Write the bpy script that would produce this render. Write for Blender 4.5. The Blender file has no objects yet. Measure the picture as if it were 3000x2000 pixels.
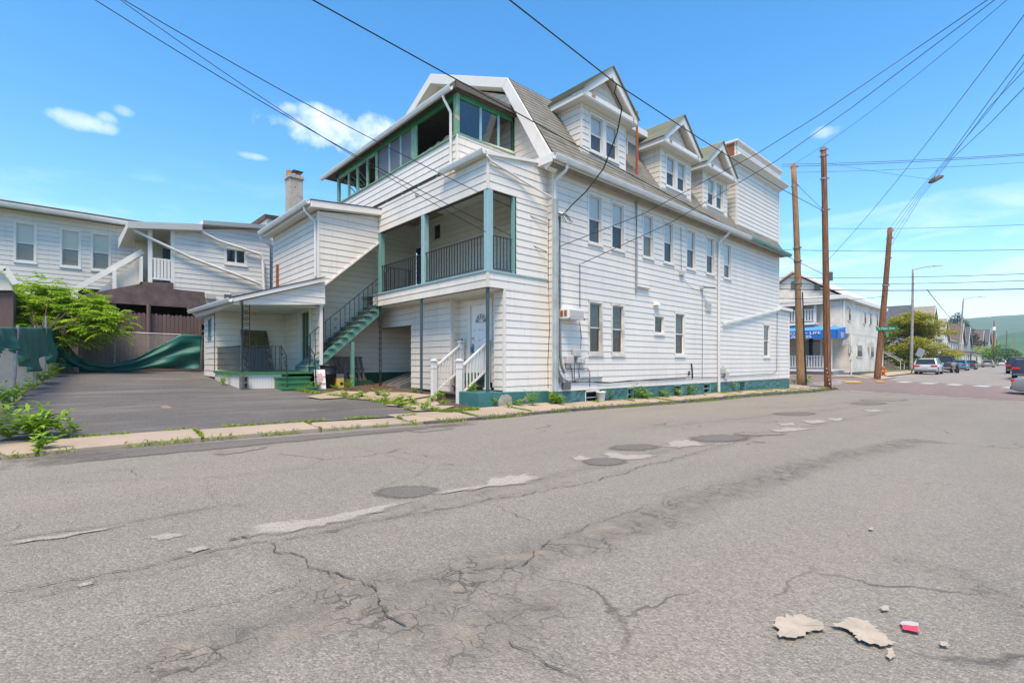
import bpy, bmesh, math, random
from mathutils import Vector, Matrix, noise as mnoise
R = math.radians
random.seed(7)
scene = bpy.context.scene
COL = scene.collection

# ------------------------------------------------------------------ camera
# world axes: +X runs along the side street (away, to the right), +Y runs into the lots on the left
FOC = 1430.0; CX = 1500.0; HOR = 1060.0; EYE = 1.5
TH = math.atan2(1568.0, FOC); cT, sT = math.cos(TH), math.sin(TH)
cam_d = bpy.data.cameras.new('camera'); cam = bpy.data.objects.new('camera', cam_d); COL.objects.link(cam)
cam.location = (0, 0, EYE)
cam.rotation_euler = (R(90), 0, TH - R(90))
cam_d.sensor_width = 36.0; cam_d.lens = 36.0 * FOC / 3000.0
cam_d.shift_y = (HOR - 1000.0) / 3000.0
cam_d.clip_start = 0.05; cam_d.clip_end = 9000
scene.camera = cam

# ------------------------------------------------------------------ light, sky, exposure
SUN_AZ = R(228); SUN_EL = R(62)          # azimuth measured clockwise from +Y
sun_dir = Vector((math.sin(SUN_AZ)*math.cos(SUN_EL), math.cos(SUN_AZ)*math.cos(SUN_EL), math.sin(SUN_EL)))
ld = bpy.data.lights.new('sun', 'SUN'); ld.energy = 3.0; ld.angle = R(24); ld.color = (1.0, 0.81, 0.58)
lo = bpy.data.objects.new('sun', ld); COL.objects.link(lo); lo.location = sun_dir*60
lo.rotation_euler = sun_dir.to_track_quat('Z', 'Y').to_euler()
scene.view_settings.view_transform = 'Standard'; scene.view_settings.look = 'None'
scene.view_settings.exposure = 1.13; scene.view_settings.gamma = 1.0
scene.render.engine = 'CYCLES'

def ray(px, py):
    u = (px-CX)/FOC; v = (HOR-py)/FOC
    return Vector((cT+u*sT, sT-u*cT, v))
def onY(px, py, Y):
    d = ray(px, py); t = Y/d.y; return (d.x*t, EYE+d.z*t)          # -> X, Z
def onX(px, py, X):
    d = ray(px, py); t = X/d.x; return (d.y*t, EYE+d.z*t)          # -> Y, Z
def at(px, py, depth):
    d = ray(px, py)*depth; return Vector((d.x, d.y, EYE+d.z))

wd = bpy.data.worlds.new('World'); scene.world = wd; wd.use_nodes = True
nt = wd.node_tree; N = nt.nodes; L = nt.links
for n in list(N): N.remove(n)
out = N.new('ShaderNodeOutputWorld'); bg = N.new('ShaderNodeBackground'); bg.inputs[1].default_value = 0.115
L.new(bg.outputs[0], out.inputs[0])
sky = N.new('ShaderNodeTexSky'); sky.sky_type = 'NISHITA'; sky.sun_disc = False
sky.sun_elevation = SUN_EL; sky.sun_rotation = SUN_AZ; sky.air_density = 1.0; sky.dust_density = 0.3; sky.ozone_density = 1.2
hs = N.new('ShaderNodeHueSaturation'); hs.inputs['Hue'].default_value = .495; hs.inputs['Saturation'].default_value = 1.38; hs.inputs['Value'].default_value = 1.2
L.new(sky.outputs[0], hs.inputs['Color'])
tc = N.new('ShaderNodeTexCoord')
def wmath(op, a, b=None, clamp=False):
    m = N.new('ShaderNodeMath'); m.operation = op; m.use_clamp = clamp
    for i, x in enumerate((a, b)):
        if x is None: continue
        if isinstance(x, (int, float)): m.inputs[i].default_value = x
        else: L.new(x, m.inputs[i])
    return m.outputs[0]
def wdot(vec, scale):
    m = N.new('ShaderNodeVectorMath'); m.operation = 'DOT_PRODUCT'
    L.new(tc.outputs['Generated'], m.inputs[0]); m.inputs[1].default_value = vec*scale
    return m.outputs['Value']
nz = N.new('ShaderNodeTexNoise'); nz.inputs['Scale'].default_value = 15; nz.inputs['Detail'].default_value = 7; nz.inputs['Roughness'].default_value = 0.62
L.new(tc.outputs['Generated'], nz.inputs['Vector'])
total = None
# clouds: image position, half width, half height (pixels), density
for (px, py, w, h, dens) in [(225, 353, 78, 26, .55), (312, 345, 24, 14, .35), (368, 328, 24, 14, .3), (1010, 392, 185, 58, .85),
                             (930, 325, 85, 30, .75), (838, 314, 50, 22, .7), (870, 362, 90, 22, .55), (745, 459, 50, 10, .4), (2415, 385, 40, 20, .5)]:
    d = ray(px, py); dist = d.length; d.normalize()
    rt = d.cross(Vector((0, 0, 1))).normalized(); up = rt.cross(d)
    a = wdot(rt, FOC/w*dist); b = wdot(up, FOC/h*dist); f = wdot(d, 1.0)
    r2 = wmath('ADD', wmath('MULTIPLY', a, a), wmath('MULTIPLY', b, b))
    m = wmath('SUBTRACT', 1.0, r2)
    m = wmath('ADD', wmath('MULTIPLY', m, 0.5), wmath('MULTIPLY', wmath('SUBTRACT', nz.outputs[0], 0.50), 2.6))
    m = wmath('MULTIPLY', wmath('MULTIPLY', m, dens*1.1, True), wmath('GREATER_THAN', f, 0.5))
    m = wmath('MULTIPLY', m, wmath('GREATER_THAN', 2.2, r2))
    total = m if total is None else wmath('MAXIMUM', total, m)
# thin cirrus streaks low in the sky, all the way round
mp = N.new('ShaderNodeMapping'); mp.inputs['Scale'].default_value = (3.2, 3.2, 15); mp.inputs['Rotation'].default_value = (R(9), R(-7), 0)
mp.inputs['Location'].default_value = (0.35, 0.2, 0.1)
L.new(tc.outputs['Generated'], mp.inputs['Vector'])
n2 = N.new('ShaderNodeTexNoise'); n2.inputs['Scale'].default_value = 1.5; n2.inputs['Detail'].default_value = 6; n2.inputs['Roughness'].default_value = 0.55; n2.inputs['Distortion'].default_value = 0.5
L.new(mp.outputs[0], n2.inputs['Vector'])
sx = N.new('ShaderNodeSeparateXYZ'); L.new(tc.outputs['Generated'], sx.inputs[0])
rmp = N.new('ShaderNodeMapRange'); rmp.inputs[1].default_value = 0.50; rmp.inputs[2].default_value = 0.78; rmp.inputs[3].default_value = 0; rmp.inputs[4].default_value = 0.55
L.new(n2.outputs[0], rmp.inputs[0])
low = N.new('ShaderNodeMapRange'); low.inputs[1].default_value = 0.33; low.inputs[2].default_value = 0.17; low.inputs[3].default_value = 0; low.inputs[4].default_value = 1
L.new(sx.outputs[2], low.inputs[0])
total = wmath('MAXIMUM', total, wmath('MULTIPLY', rmp.outputs[0], low.outputs[0]))
mix = N.new('ShaderNodeMix'); mix.data_type = 'RGBA'
L.new(total, mix.inputs[0]); L.new(hs.outputs[0], mix.inputs[6]); mix.inputs[7].default_value = (6.6, 6.7, 7.0, 1)
L.new(mix.outputs[2], bg.inputs[0])

# ------------------------------------------------------------------ ground shape
def lerp_tab(tab, x):
    if x <= tab[0][0]: return tab[0][1]
    for (a, za), (b, zb) in zip(tab, tab[1:]):
        if x <= b:
            t = (x-a)/(b-a); t = t*t*(3-2*t); return za+(zb-za)*t
    return tab[-1][1]
ZK = [(-60, .5), (-20, .37), (0, .30), (8, .20), (20, .07), (34, -.10), (40, .0), (46, .14), (52, .20), (60, .25), (80, .30), (110, .34), (170, .42), (300, 1.5)]
def sst(a, b, x):
    t = min(1, max(0, (x-a)/(b-a))); return t*t*(3-2*t)
def G(X, Y):
    z = lerp_tab(ZK, X)
    cross = sst(35.6, 36.4, X)*(1-sst(45.0, 45.8, X))
    k = sst(24, 36, X)*(1-sst(46, 60, X))
    zr = z - k*0.034*(8.75-max(Y, -6)) - (0.09*sst(2, 30, X)*(1-sst(36, 40, X)) + .015)
    if Y >= 8.75: zr = z + min(Y-8.75, 25)*.02
    yk = 8.75 if X < 40 else (8.4 if X < 51 else 9.3)
    if Y < yk: return zr
    if Y < 10.0: zs = z + 0.03 + 0.07*(Y-8.75)/1.25
    else:
        lot = 1 - sst(8.5, 14, X)
        zs = z + 0.10 + min(Y-10.0, 20)*(0.055*lot + .004*(1-lot))
        if X > 36: zs += 0.16*sst(40, 50, X)
    return zs + (zr-zs)*cross
def onG(px, py, it=30):
    d = ray(px, py); lo_, hi_ = 0.5, 0.5
    prev = 0.5
    t = 0.5
    while t < 400:
        if EYE+d.z*t < G(d.x*t, d.y*t): break
        prev = t; t *= 1.02
    a, b = prev, t
    for _ in range(it):
        m = (a+b)/2
        if EYE+d.z*m < G(d.x*m, d.y*m): b = m
        else: a = m
    return Vector((d.x*a, d.y*a, EYE+d.z*a))

# ------------------------------------------------------------------ materials
MATS = {}
def mat(name, col, rough=0.6, var=0.0, vscale=3.0, bump=0.0, bscale=40.0, metal=0.0, spec=0.4, col2=None, stretch=None, rnd=0.0, patch=None):
    if name in MATS: return MATS[name]
    m = bpy.data.materials.new(name); m.use_nodes = True; MATS[name] = m
    t = m.node_tree; b = t.nodes['Principled BSDF']
    b.inputs['Roughness'].default_value = rough; b.inputs['Metallic'].default_value = metal
    b.inputs['Specular IOR Level'].default_value = spec
    c = (col[0], col[1], col[2], 1)
    b.inputs['Base Color'].default_value = c
    src = None
    if var or bump or rnd or patch:
        g = t.nodes.new('ShaderNodeNewGeometry'); vec = g.outputs['Position']
        if stretch:
            mp_ = t.nodes.new('ShaderNodeMapping'); mp_.inputs['Scale'].default_value = stretch
            t.links.new(vec, mp_.inputs['Vector']); vec = mp_.outputs[0]
        if var:
            n = t.nodes.new('ShaderNodeTexNoise'); n.inputs['Scale'].default_value = vscale; n.inputs['Detail'].default_value = 6; n.inputs['Roughness'].default_value = 0.65
            t.links.new(vec, n.inputs['Vector'])
            rr = t.nodes.new('ShaderNodeMapRange'); rr.inputs[1].default_value = 0.32; rr.inputs[2].default_value = 0.68
            t.links.new(n.outputs[0], rr.inputs[0])
            mx = t.nodes.new('ShaderNodeMix'); mx.data_type = 'RGBA'
            c2 = col2 if col2 else tuple(x*(1-var) for x in col)
            mx.inputs[6].default_value = c; mx.inputs[7].default_value = (c2[0], c2[1], c2[2], 1)
            if col2:
                mm = t.nodes.new('ShaderNodeMath'); mm.operation = 'MULTIPLY'; mm.inputs[1].default_value = var
                t.links.new(rr.outputs[0], mm.inputs[0]); t.links.new(mm.outputs[0], mx.inputs[0])
            else: t.links.new(rr.outputs[0], mx.inputs[0])
            src = mx.outputs[2]
        if patch:                                   # flaked paint: (colour, scale, threshold)
            n = t.nodes.new('ShaderNodeTexNoise'); n.inputs['Scale'].default_value = patch[1]; n.inputs['Detail'].default_value = 5
            t.links.new(g.outputs['Position'], n.inputs['Vector'])
            th = t.nodes.new('ShaderNodeMapRange'); th.inputs[1].default_value = patch[2]; th.inputs[2].default_value = patch[2]+.03
            t.links.new(n.outputs[0], th.inputs[0])
            mx = t.nodes.new('ShaderNodeMix'); mx.data_type = 'RGBA'
            if src: t.links.new(src, mx.inputs[6])
            else: mx.inputs[6].default_value = c
            mx.inputs[7].default_value = (*patch[0], 1); t.links.new(th.outputs[0], mx.inputs[0]); src = mx.outputs[2]
        if rnd:
            oi = t.nodes.new('ShaderNodeObjectInfo')
            rr = t.nodes.new('ShaderNodeMapRange'); rr.inputs[3].default_value = 1-rnd; rr.inputs[4].default_value = 1+rnd*.5
            t.links.new(oi.outputs['Random'], rr.inputs[0])
            h = t.nodes.new('ShaderNodeHueSaturation'); t.links.new(rr.outputs[0], h.inputs['Value'])
            if src: t.links.new(src, h.inputs['Color'])
            else: h.inputs['Color'].default_value = c
            src = h.outputs[0]
        if src: t.links.new(src, b.inputs['Base Color'])
        if bump:
            n = t.nodes.new('ShaderNodeTexNoise'); n.inputs['Scale'].default_value = bscale; n.inputs['Detail'].default_value = 5
            t.links.new(vec, n.inputs['Vector'])
            bp = t.nodes.new('ShaderNodeBump'); bp.inputs['Strength'].default_value = bump; bp.inputs['Distance'].default_value = 0.03
            t.links.new(n.outputs[0], bp.inputs['Height']); t.links.new(bp.outputs[0], b.inputs['Normal'])
    return m

mat('siding', (.72, .685, .635), .42, var=.8, vscale=.9, col2=(.65, .61, .55), stretch=(1, 1, .35), rnd=.035, bump=.04, bscale=3)
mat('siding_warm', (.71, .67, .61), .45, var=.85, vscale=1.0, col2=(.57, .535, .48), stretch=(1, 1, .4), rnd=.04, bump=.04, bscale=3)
mat('siding_porch', (.74, .70, .62), .5, var=.8, vscale=1.2, col2=(.62, .57, .48), rnd=.04)
mat('siding_far', (.64, .62, .58), .5, var=.6, vscale=.7, col2=(.56, .55, .52), rnd=.04)
mat('cream_siding', (.66, .62, .54), .5, var=.5, vscale=.8, rnd=.03)
mat('sheathing', (.10, .085, .07), .9)
mat('trim', (.70, .68, .65), .4, var=.7, vscale=1.6, col2=(.62, .61, .57))
mat('trim_cream', (.72, .68, .60), .45, var=.5, vscale=2)
mat('gutter', (.68, .69, .68), .38, var=.7, vscale=2.2, col2=(.52, .52, .49))
mat('downspout_grey', (.40, .45, .46), .4, var=.4, vscale=2)
mat('soffit', (.52, .45, .36), .6, var=.6, vscale=4, col2=(.36, .29, .2))
mat('soffit_white', (.72, .69, .63), .6)
mat('shingle', (.23, .225, .20), .9, var=.9, vscale=2.2, col2=(.13, .125, .105), bump=.25, bscale=30)
mat('shingle_green', (.27, .28, .22), .9, var=.9, vscale=1.6, col2=(.19, .20, .14), bump=.25, bscale=30)
mat('slate_dark', (.10, .11, .13), .8, var=.5, vscale=3)
mat('roof_brown', (.16, .12, .10), .85, var=.5, vscale=3)
mat('roof_tan', (.30, .27, .21), .85, var=.4, vscale=3)
mat('teal_post', (.27, .42, .45), .45, var=.6, vscale=6, col2=(.20, .34, .36), patch=((.45, .42, .36), 7, .72))
mat('teal_green', (.15, .29, .26), .45, var=.5, vscale=6, col2=(.10, .23, .20))
mat('stair_green', (.10, .25, .20), .5, var=.6, vscale=5, col2=(.16, .30, .25))
mat('foundation', (.03, .125, .125), .55, var=.7, vscale=4, col2=(.06, .17, .165), bump=.15, bscale=14, patch=((.30, .22, .15), 3.2, .665))
mat('foundation_stone', (.028, .115, .12), .6, var=.8, vscale=6, col2=(.075, .18, .175), bump=1.0, bscale=7, patch=((.42, .30, .22), 3.0, .70))
mat('cement_patch', (.42, .40, .35), .9, var=.5, vscale=6, bump=.4, bscale=18)
mat('green_paint', (.03, .15, .06), .45, var=.6, vscale=4, col2=(.06, .20, .10), patch=((.16, .15, .12), 6, .70))
mat('green_dark', (.02, .09, .04), .6, var=.4, vscale=4)
mat('sun_green', (.22, .36, .26), .5, var=.7, vscale=5, col2=(.03, .16, .07), patch=((.42, .33, .24), 5, .62))
mat('green_trim', (.02, .16, .06), .5, var=.5, vscale=5, col2=(.10, .3, .18))
mat('iron', (.018, .02, .022), .45, spec=.5)
mat('iron_grey', (.10, .105, .11), .45)
mat('dark_post', (.05, .085, .10), .4, var=.5, vscale=8, col2=(.02, .03, .035))
mat('concrete', (.40, .325, .25), .85, var=.9, vscale=1.3, col2=(.31, .25, .19), bump=.12, bscale=60)
mat('concrete_grey', (.27, .25, .22), .9, var=.7, vscale=3, bump=.2, bscale=50)
mat('block', (.20, .195, .175), .95, var=.6, vscale=10, bump=.4, bscale=60)
mat('kerb', (.17, .155, .13), .9, var=.7, vscale=3, bump=.3, bscale=40)
mat('black_plastic', (.012, .012, .016), .35)
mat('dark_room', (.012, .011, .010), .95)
mat('door_white', (.80, .79, .77), .4)
mat('door_green', (.02, .07, .03), .4)
mat('wood_dark', (.035, .03, .028), .8, var=.8, vscale=12, col2=(.11, .09, .08), stretch=(1, 1, 5), bump=.3, bscale=20)
mat('wood_grey', (.20, .175, .15), .85, var=.7, vscale=10, col2=(.10, .085, .07), stretch=(4, 4, 1), rnd=.25, bump=.3, bscale=20)
mat('wood_raw', (.42, .28, .15), .8, var=.5, vscale=8)
mat('brown_fence', (.15, .10, .095), .8, var=.7, vscale=6, col2=(.10, .068, .064), stretch=(3, 3, .5), rnd=.18)
mat('brown_panel', (.145, .105, .10), .75, var=.5, vscale=3, patch=((.45, .42, .4), 9, .80))
mat('pole_wood', (.27, .125, .06), .85, var=.95, vscale=7, col2=(.09, .04, .02), stretch=(2.5, 2.5, .22), bump=.5, bscale=16)
mat('pole_pale', (.40, .25, .12), .85, var=.9, vscale=6, col2=(.20, .10, .045), stretch=(2.5, 2.5, .25), bump=.45, bscale=16)
mat('pole_concrete', (.34, .31, .27), .8, var=.4, vscale=3)
mat('wire', (.012, .012, .012), .5)
mat('galv', (.36, .38, .39), .4, metal=.6, var=.4, vscale=10)
mat('plastic_grey', (.42, .42, .41), .5)
mat('tarp', (.016, .11, .088), .5, var=.6, vscale=2, col2=(.035, .17, .14), spec=.3)
mat('brick_white', (.44, .41, .365), .9, var=.9, vscale=5, col2=(.30, .26, .22), bump=.6, bscale=22, patch=((.09, .05, .035), 5.5, .68))
mat('terracotta', (.42, .19, .08), .8, var=.4, vscale=6)
mat('rust', (.30, .10, .04), .8, var=.7, vscale=9, col2=(.16, .05, .02))
mat('red_pipe', (.36, .07, .035), .6)
mat('sage', (.20, .22, .20), .8)
mat('blind', (.72, .70, .66), .7); mat('blind_tan', (.66, .60, .47), .7); mat('curtain', (.36, .36, .35), .8, var=.6, vscale=9, stretch=(6, 6, .3)); mat('curtain_dark', (.13, .13, .13), .8, var=.6, vscale=9, stretch=(6, 6, .3)); mat('curtain_blue', (.10, .17, .25), .8); mat('curtain_green', (.03, .14, .10), .8)
mat('lens_red', (.5, .02, .015), .2); mat('lens_amber', (.8, .35, .05), .3); mat('plate', (.6, .62, .64), .4)
mat('tyre', (.012, .012, .012), .85); mat('rim', (.42, .43, .45), .3, metal=.8)
mat('awning_blue', (.015, .15, .52), .55, var=.2, vscale=3); mat('awning_top', (.07, .27, .60), .6)
mat('sign_white', (.78, .78, .76), .5); mat('sign_green', (.0, .22, .13), .4); mat('sign_red', (.5, .03, .02), .5)
mat('hydrant_red', (.42, .09, .03), .5, var=.4, vscale=12); mat('hydrant_yellow', (.65, .36, .03), .5)
mat('bark', (.13, .10, .075), .9, var=.6, vscale=12, bump=.6, bscale=20)
mat('soil', (.12, .085, .055), .95, var=.6, vscale=8, bump=.5, bscale=40)
mat('paint_white', (.60, .60, .58), .7, var=.95, vscale=3.5, col2=(.36, .34, .32)); mat('paint_yellow', (.62, .36, .07), .7, var=.5, vscale=5)
mat('papery', (.44, .385, .31), .9, var=.8, vscale=12, col2=(.31, .26, .20))
mat('bucket', (.62, .62, .60), .4); mat('litter_red', (.65, .05, .07), .4)

def add_joints(name, length=3.66):
    t = MATS[name].node_tree; nd = t.nodes; b = nd['Principled BSDF']; src = b.inputs['Base Color'].links[0].from_socket
    g = nd.new('ShaderNodeNewGeometry'); sp = nd.new('ShaderNodeSeparateXYZ'); t.links.new(g.outputs['Position'], sp.inputs[0])
    def mm(op, a, b_=None, c=None):
        q = nd.new('ShaderNodeMath'); q.operation = op
        for i, z in enumerate((a, b_, c)):
            if z is None: continue
            if isinstance(z, (int, float)): q.inputs[i].default_value = z
            else: t.links.new(z, q.inputs[i])
        return q.outputs[0]
    row = mm('FLOOR', mm('DIVIDE', mm('SUBTRACT', sp.outputs[2], .62), .2032))
    wn_ = nd.new('ShaderNodeTexWhiteNoise'); wn_.noise_dimensions = '1D'; t.links.new(row, wn_.inputs['W'])
    u = mm('FRACT', mm('ADD', mm('DIVIDE', mm('ADD', sp.outputs[0], sp.outputs[1]), length), wn_.outputs['Value']))
    k = mm('LESS_THAN', u, .0022)
    mx = nd.new('ShaderNodeMix'); mx.data_type = 'RGBA'; t.links.new(mm('MULTIPLY', k, .55), mx.inputs[0]); t.links.new(src, mx.inputs[6]); mx.inputs[7].default_value = (.16, .14, .12, 1)
    # faint rain streaks under the eaves and sills
    mp_ = nd.new('ShaderNodeMapping'); mp_.inputs['Scale'].default_value = (5, 5, .22); t.links.new(g.outputs['Position'], mp_.inputs[0])
    n = nd.new('ShaderNodeTexNoise'); n.inputs['Scale'].default_value = 2.2; n.inputs['Detail'].default_value = 6; t.links.new(mp_.outputs[0], n.inputs[0])
    r = nd.new('ShaderNodeMapRange'); r.inputs[1].default_value = .56; r.inputs[2].default_value = .80; r.inputs[3].default_value = 0; r.inputs[4].default_value = .38; t.links.new(n.outputs[0], r.inputs[0])
    m2 = nd.new('ShaderNodeMix'); m2.data_type = 'RGBA'; t.links.new(r.outputs[0], m2.inputs[0]); t.links.new(mx.outputs[2], m2.inputs[6]); m2.inputs[7].default_value = (.40, .35, .28, 1)
    t.links.new(m2.outputs[2], b.inputs['Base Color'])
for n_ in ('siding', 'siding_warm', 'siding_far'): add_joints(n_)
def leafmat(name, a, b, trans=.35):
    m = bpy.data.materials.new(name); m.use_nodes = True; MATS[name] = m; t = m.node_tree
    bs = t.nodes['Principled BSDF']; bs.inputs['Roughness'].default_value = .5; bs.inputs['Specular IOR Level'].default_value = .3
    g = t.nodes.new('ShaderNodeNewGeometry'); oi = t.nodes.new('ShaderNodeObjectInfo')
    n = t.nodes.new('ShaderNodeTexNoise'); n.inputs['Scale'].default_value = 3.0; n.inputs['Detail'].default_value = 4
    t.links.new(g.outputs['Position'], n.inputs['Vector'])
    ad = t.nodes.new('ShaderNodeMath'); ad.operation = 'MULTIPLY_ADD'; ad.inputs[1].default_value = .55
    t.links.new(g.outputs['Random Per Island'], ad.inputs[0])
    m2 = t.nodes.new('ShaderNodeMath'); m2.operation = 'MULTIPLY_ADD'; m2.inputs[1].default_value = 1.6; m2.inputs[2].default_value = -.55
    t.links.new(n.outputs[0], m2.inputs[0]); t.links.new(m2.outputs[0], ad.inputs[2])
    mx = t.nodes.new('ShaderNodeMix'); mx.data_type = 'RGBA'; mx.clamp_factor = True
    t.links.new(ad.outputs[0], mx.inputs[0]); mx.inputs[6].default_value = (*a, 1); mx.inputs[7].default_value = (*b, 1)
    t.links.new(mx.outputs[2], bs.inputs['Base Color'])
    tr = t.nodes.new('ShaderNodeBsdfTranslucent'); t.links.new(mx.outputs[2], tr.inputs[0])
    ms = t.nodes.new('ShaderNodeMixShader'); ms.inputs[0].default_value = trans
    o = t.nodes['Material Output']; t.links.new(bs.outputs[0], ms.inputs[1]); t.links.new(tr.outputs[0], ms.inputs[2]); t.links.new(ms.outputs[0], o.inputs[0])
leafmat('leaf_bright', (.16, .34, .02), (.42, .58, .04), .45)
leafmat('leaf_weed', (.14, .30, .03), (.34, .50, .05))
leafmat('leaf_grass', (.14, .25, .025), (.32, .42, .04))
leafmat('leaf_dogwood', (.24, .28, .03), (.52, .48, .06), .45)
leafmat('leaf_dark', (.03, .09, .02), (.07, .17, .03), .2)
leafmat('leaf_conifer', (.02, .05, .02), (.045, .09, .035), .1)
leafmat('leaf_lawn', (.10, .20, .03), (.19, .31, .045), .3)

def glassmat(name, tint, refl=.12, alpha=.75):
    m = bpy.data.materials.new(name); m.use_nodes = True; MATS[name] = m; t = m.node_tree
    for n in list(t.nodes):
        if n.type != 'OUTPUT_MATERIAL': t.nodes.remove(n)
    o = [n for n in t.nodes if n.type == 'OUTPUT_MATERIAL'][0]
    tp = t.nodes.new('ShaderNodeBsdfTransparent'); tp.inputs[0].default_value = (*tint, 1)
    gl = t.nodes.new('ShaderNodeBsdfGlossy'); gl.inputs['Roughness'].default_value = .03
    fr = t.nodes.new('ShaderNodeLayerWeight'); pw_ = t.nodes.new('ShaderNodeMath'); pw_.operation = 'POWER'; pw_.inputs[1].default_value = 4.0; t.links.new(fr.outputs['Facing'], pw_.inputs[0])
    ad = t.nodes.new('ShaderNodeMath'); ad.operation = 'MULTIPLY_ADD'; ad.inputs[1].default_value = .9; ad.inputs[2].default_value = refl+.045; t.links.new(pw_.outputs[0], ad.inputs[0])
    ms = t.nodes.new('ShaderNodeMixShader'); t.links.new(ad.outputs[0], ms.inputs[0]); t.links.new(tp.outputs[0], ms.inputs[1]); t.links.new(gl.outputs[0], ms.inputs[2])
    t.links.new(ms.outputs[0], o.inputs[0])
glassmat('glass', (.84, .86, .86), .05)
glassmat('glass_dark', (.50, .55, .56), .04)
glassmat('glass_screen', (.50, .51, .52), .03)
glassmat('car_glass', (.10, .12, .13), .12)
def sheetmat(name, col, tr):
    m = bpy.data.materials.new(name); m.use_nodes = True; MATS[name] = m; t = m.node_tree; b = t.nodes['Principled BSDF']
    b.inputs['Base Color'].default_value = (*col, 1); b.inputs['Roughness'].default_value = .35
    tp = t.nodes.new('ShaderNodeBsdfTransparent'); ms = t.nodes.new('ShaderNodeMixShader'); ms.inputs[0].default_value = tr
    o = t.nodes['Material Output']; t.links.new(b.outputs[0], ms.inputs[1]); t.links.new(tp.outputs[0], ms.inputs[2]); t.links.new(ms.outputs[0], o.inputs[0])
sheetmat('screen_film', (.20, .19, .21), .45)
def carpaint(name, col):
    m = mat(name, col, .28, spec=.5); m.node_tree.nodes['Principled BSDF'].inputs['Coat Weight'].default_value = .6; return m

# ------------------------------------------------------------------ mesh helpers
class MB:
    def __init__(s): s.v = []; s.f = []; s.sm = False
    def poly(s, pts):
        i = len(s.v); s.v += [tuple(p) for p in pts]; s.f.append(tuple(range(i, i+len(pts)))); return s
    def box(s, x0, x1, y0, y1, z0, z1):
        i = len(s.v); s.v += [(x, y, z) for z in (z0, z1) for y in (y0, y1) for x in (x0, x1)]
        s.f += [tuple(i+k for k in q) for q in ((0, 2, 3, 1), (4, 5, 7, 6), (0, 1, 5, 4), (2, 6, 7, 3), (0, 4, 6, 2), (1, 3, 7, 5))]; return s
    def hexa(s, b, t):
        i = len(s.v); n = len(b); s.v += [tuple(p) for p in b]+[tuple(p) for p in t]
        s.f.append(tuple(i+k for k in reversed(range(n)))); s.f.append(tuple(i+n+k for k in range(n)))
        for k in range(n): s.f.append((i+k, i+(k+1) % n, i+n+(k+1) % n, i+n+k))
        return s
    def tube(s, pts, r, n=6, r2=None, cap=True):
        pts = [Vector(p) for p in pts]; i0 = len(s.v); m = len(pts)
        for k, p in enumerate(pts):
            d = (pts[min(k+1, m-1)]-pts[max(k-1, 0)]).normalized()
            a = d.cross(Vector((0, 0, 1)))
            if a.length < 1e-3: a = d.cross(Vector((1, 0, 0)))
            a.normalize(); b = d.cross(a)
            rr = r if r2 is None else r+(r2-r)*k/(m-1)
            for j in range(n):
                q = 2*math.pi*j/n; s.v.append(tuple(p+a*math.cos(q)*rr+b*math.sin(q)*rr))
        for k in range(m-1):
            for j in range(n):
                s.f.append((i0+k*n+j, i0+k*n+(j+1) % n, i0+(k+1)*n+(j+1) % n, i0+(k+1)*n+j))
        if cap:
            s.f.append(tuple(i0+j for j in reversed(range(n)))); s.f.append(tuple(i0+(m-1)*n+j for j in range(n)))
        return s
    def bar(s, a, b, w, h, up=(0, 0, 1)):
        a = Vector(a); b = Vector(b); d = (b-a).normalized(); x = d.cross(Vector(up))
        if x.length < 1e-3: x = d.cross(Vector((1, 0, 0)))
        x.normalize(); y = x.cross(d)
        o = [x*(-w/2)+y*(-h/2), x*(w/2)+y*(-h/2), x*(w/2)+y*(h/2), x*(-w/2)+y*(h/2)]
        return s.hexa([a+q for q in o], [b+q for q in o])
    def lathe(s, c, prof, n=16, sx=1, sy=1):
        i0 = len(s.v); c = Vector(c)
        for (r, z) in prof:
            for j in range(n):
                q = 2*math.pi*j/n; s.v.append((c.x+r*sx*math.cos(q), c.y+r*sy*math.sin(q), c.z+z))
        for k in range(len(prof)-1):
            for j in range(n): s.f.append((i0+k*n+j, i0+k*n+(j+1) % n, i0+(k+1)*n+(j+1) % n, i0+(k+1)*n+j))
        s.f.append(tuple(i0+j for j in reversed(range(n)))); s.f.append(tuple(i0+(len(prof)-1)*n+j for j in range(n)))
        return s
    def mesh(s, name, material, o=Vector((0, 0, 0)), smooth=False):
        me = bpy.data.meshes.new(name); me.from_pydata([(x-o.x, y-o.y, z-o.z) for x, y, z in s.v], [], s.f)
        for mm in (material if isinstance(material, (list, tuple)) else [material]): me.materials.append(MATS[mm] if isinstance(mm, str) else mm)
        if smooth or s.sm: me.polygons.foreach_set('use_smooth', [True]*len(me.polygons))
        me.update(); return me
    def build(s, name, material, parent=None, base=None, smooth=False, bevel=0):
        """world-space geometry -> one object; origin at the parent's origin, or at base for a top-level thing"""
        o = wloc(parent) if parent is not None else Vector(base if base is not None else s.base())
        me = s.mesh(name, material, o, smooth)
        ob = bpy.data.objects.new(name, me); COL.objects.link(ob)
        if parent is not None: ob.parent = parent
        else: ob.location = o
        if bevel:
            b = ob.modifiers.new('bevel', 'BEVEL'); b.width = bevel; b.segments = 1; b.limit_method = 'ANGLE'
        return ob
    def base(s):
        xs = [v[0] for v in s.v]; ys = [v[1] for v in s.v]; zs = [v[2] for v in s.v]
        return ((min(xs)+max(xs))/2, (min(ys)+max(ys))/2, min(zs))
def wloc(o):
    p = Vector((0, 0, 0))
    while o is not None: p += o.location; o = o.parent
    return p
def thing(name, label, cat, loc, group=None):
    o = bpy.data.objects.new(name, None); COL.objects.link(o); o.location = loc; o.empty_display_size = .2
    return tag(o, label, cat, group)
def tag(o, label=None, cat=None, group=None, kind=None):
    if label: o['label'] = label
    if cat: o['category'] = cat
    if group: o['group'] = group
    if kind: o['kind'] = kind
    return o
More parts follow.
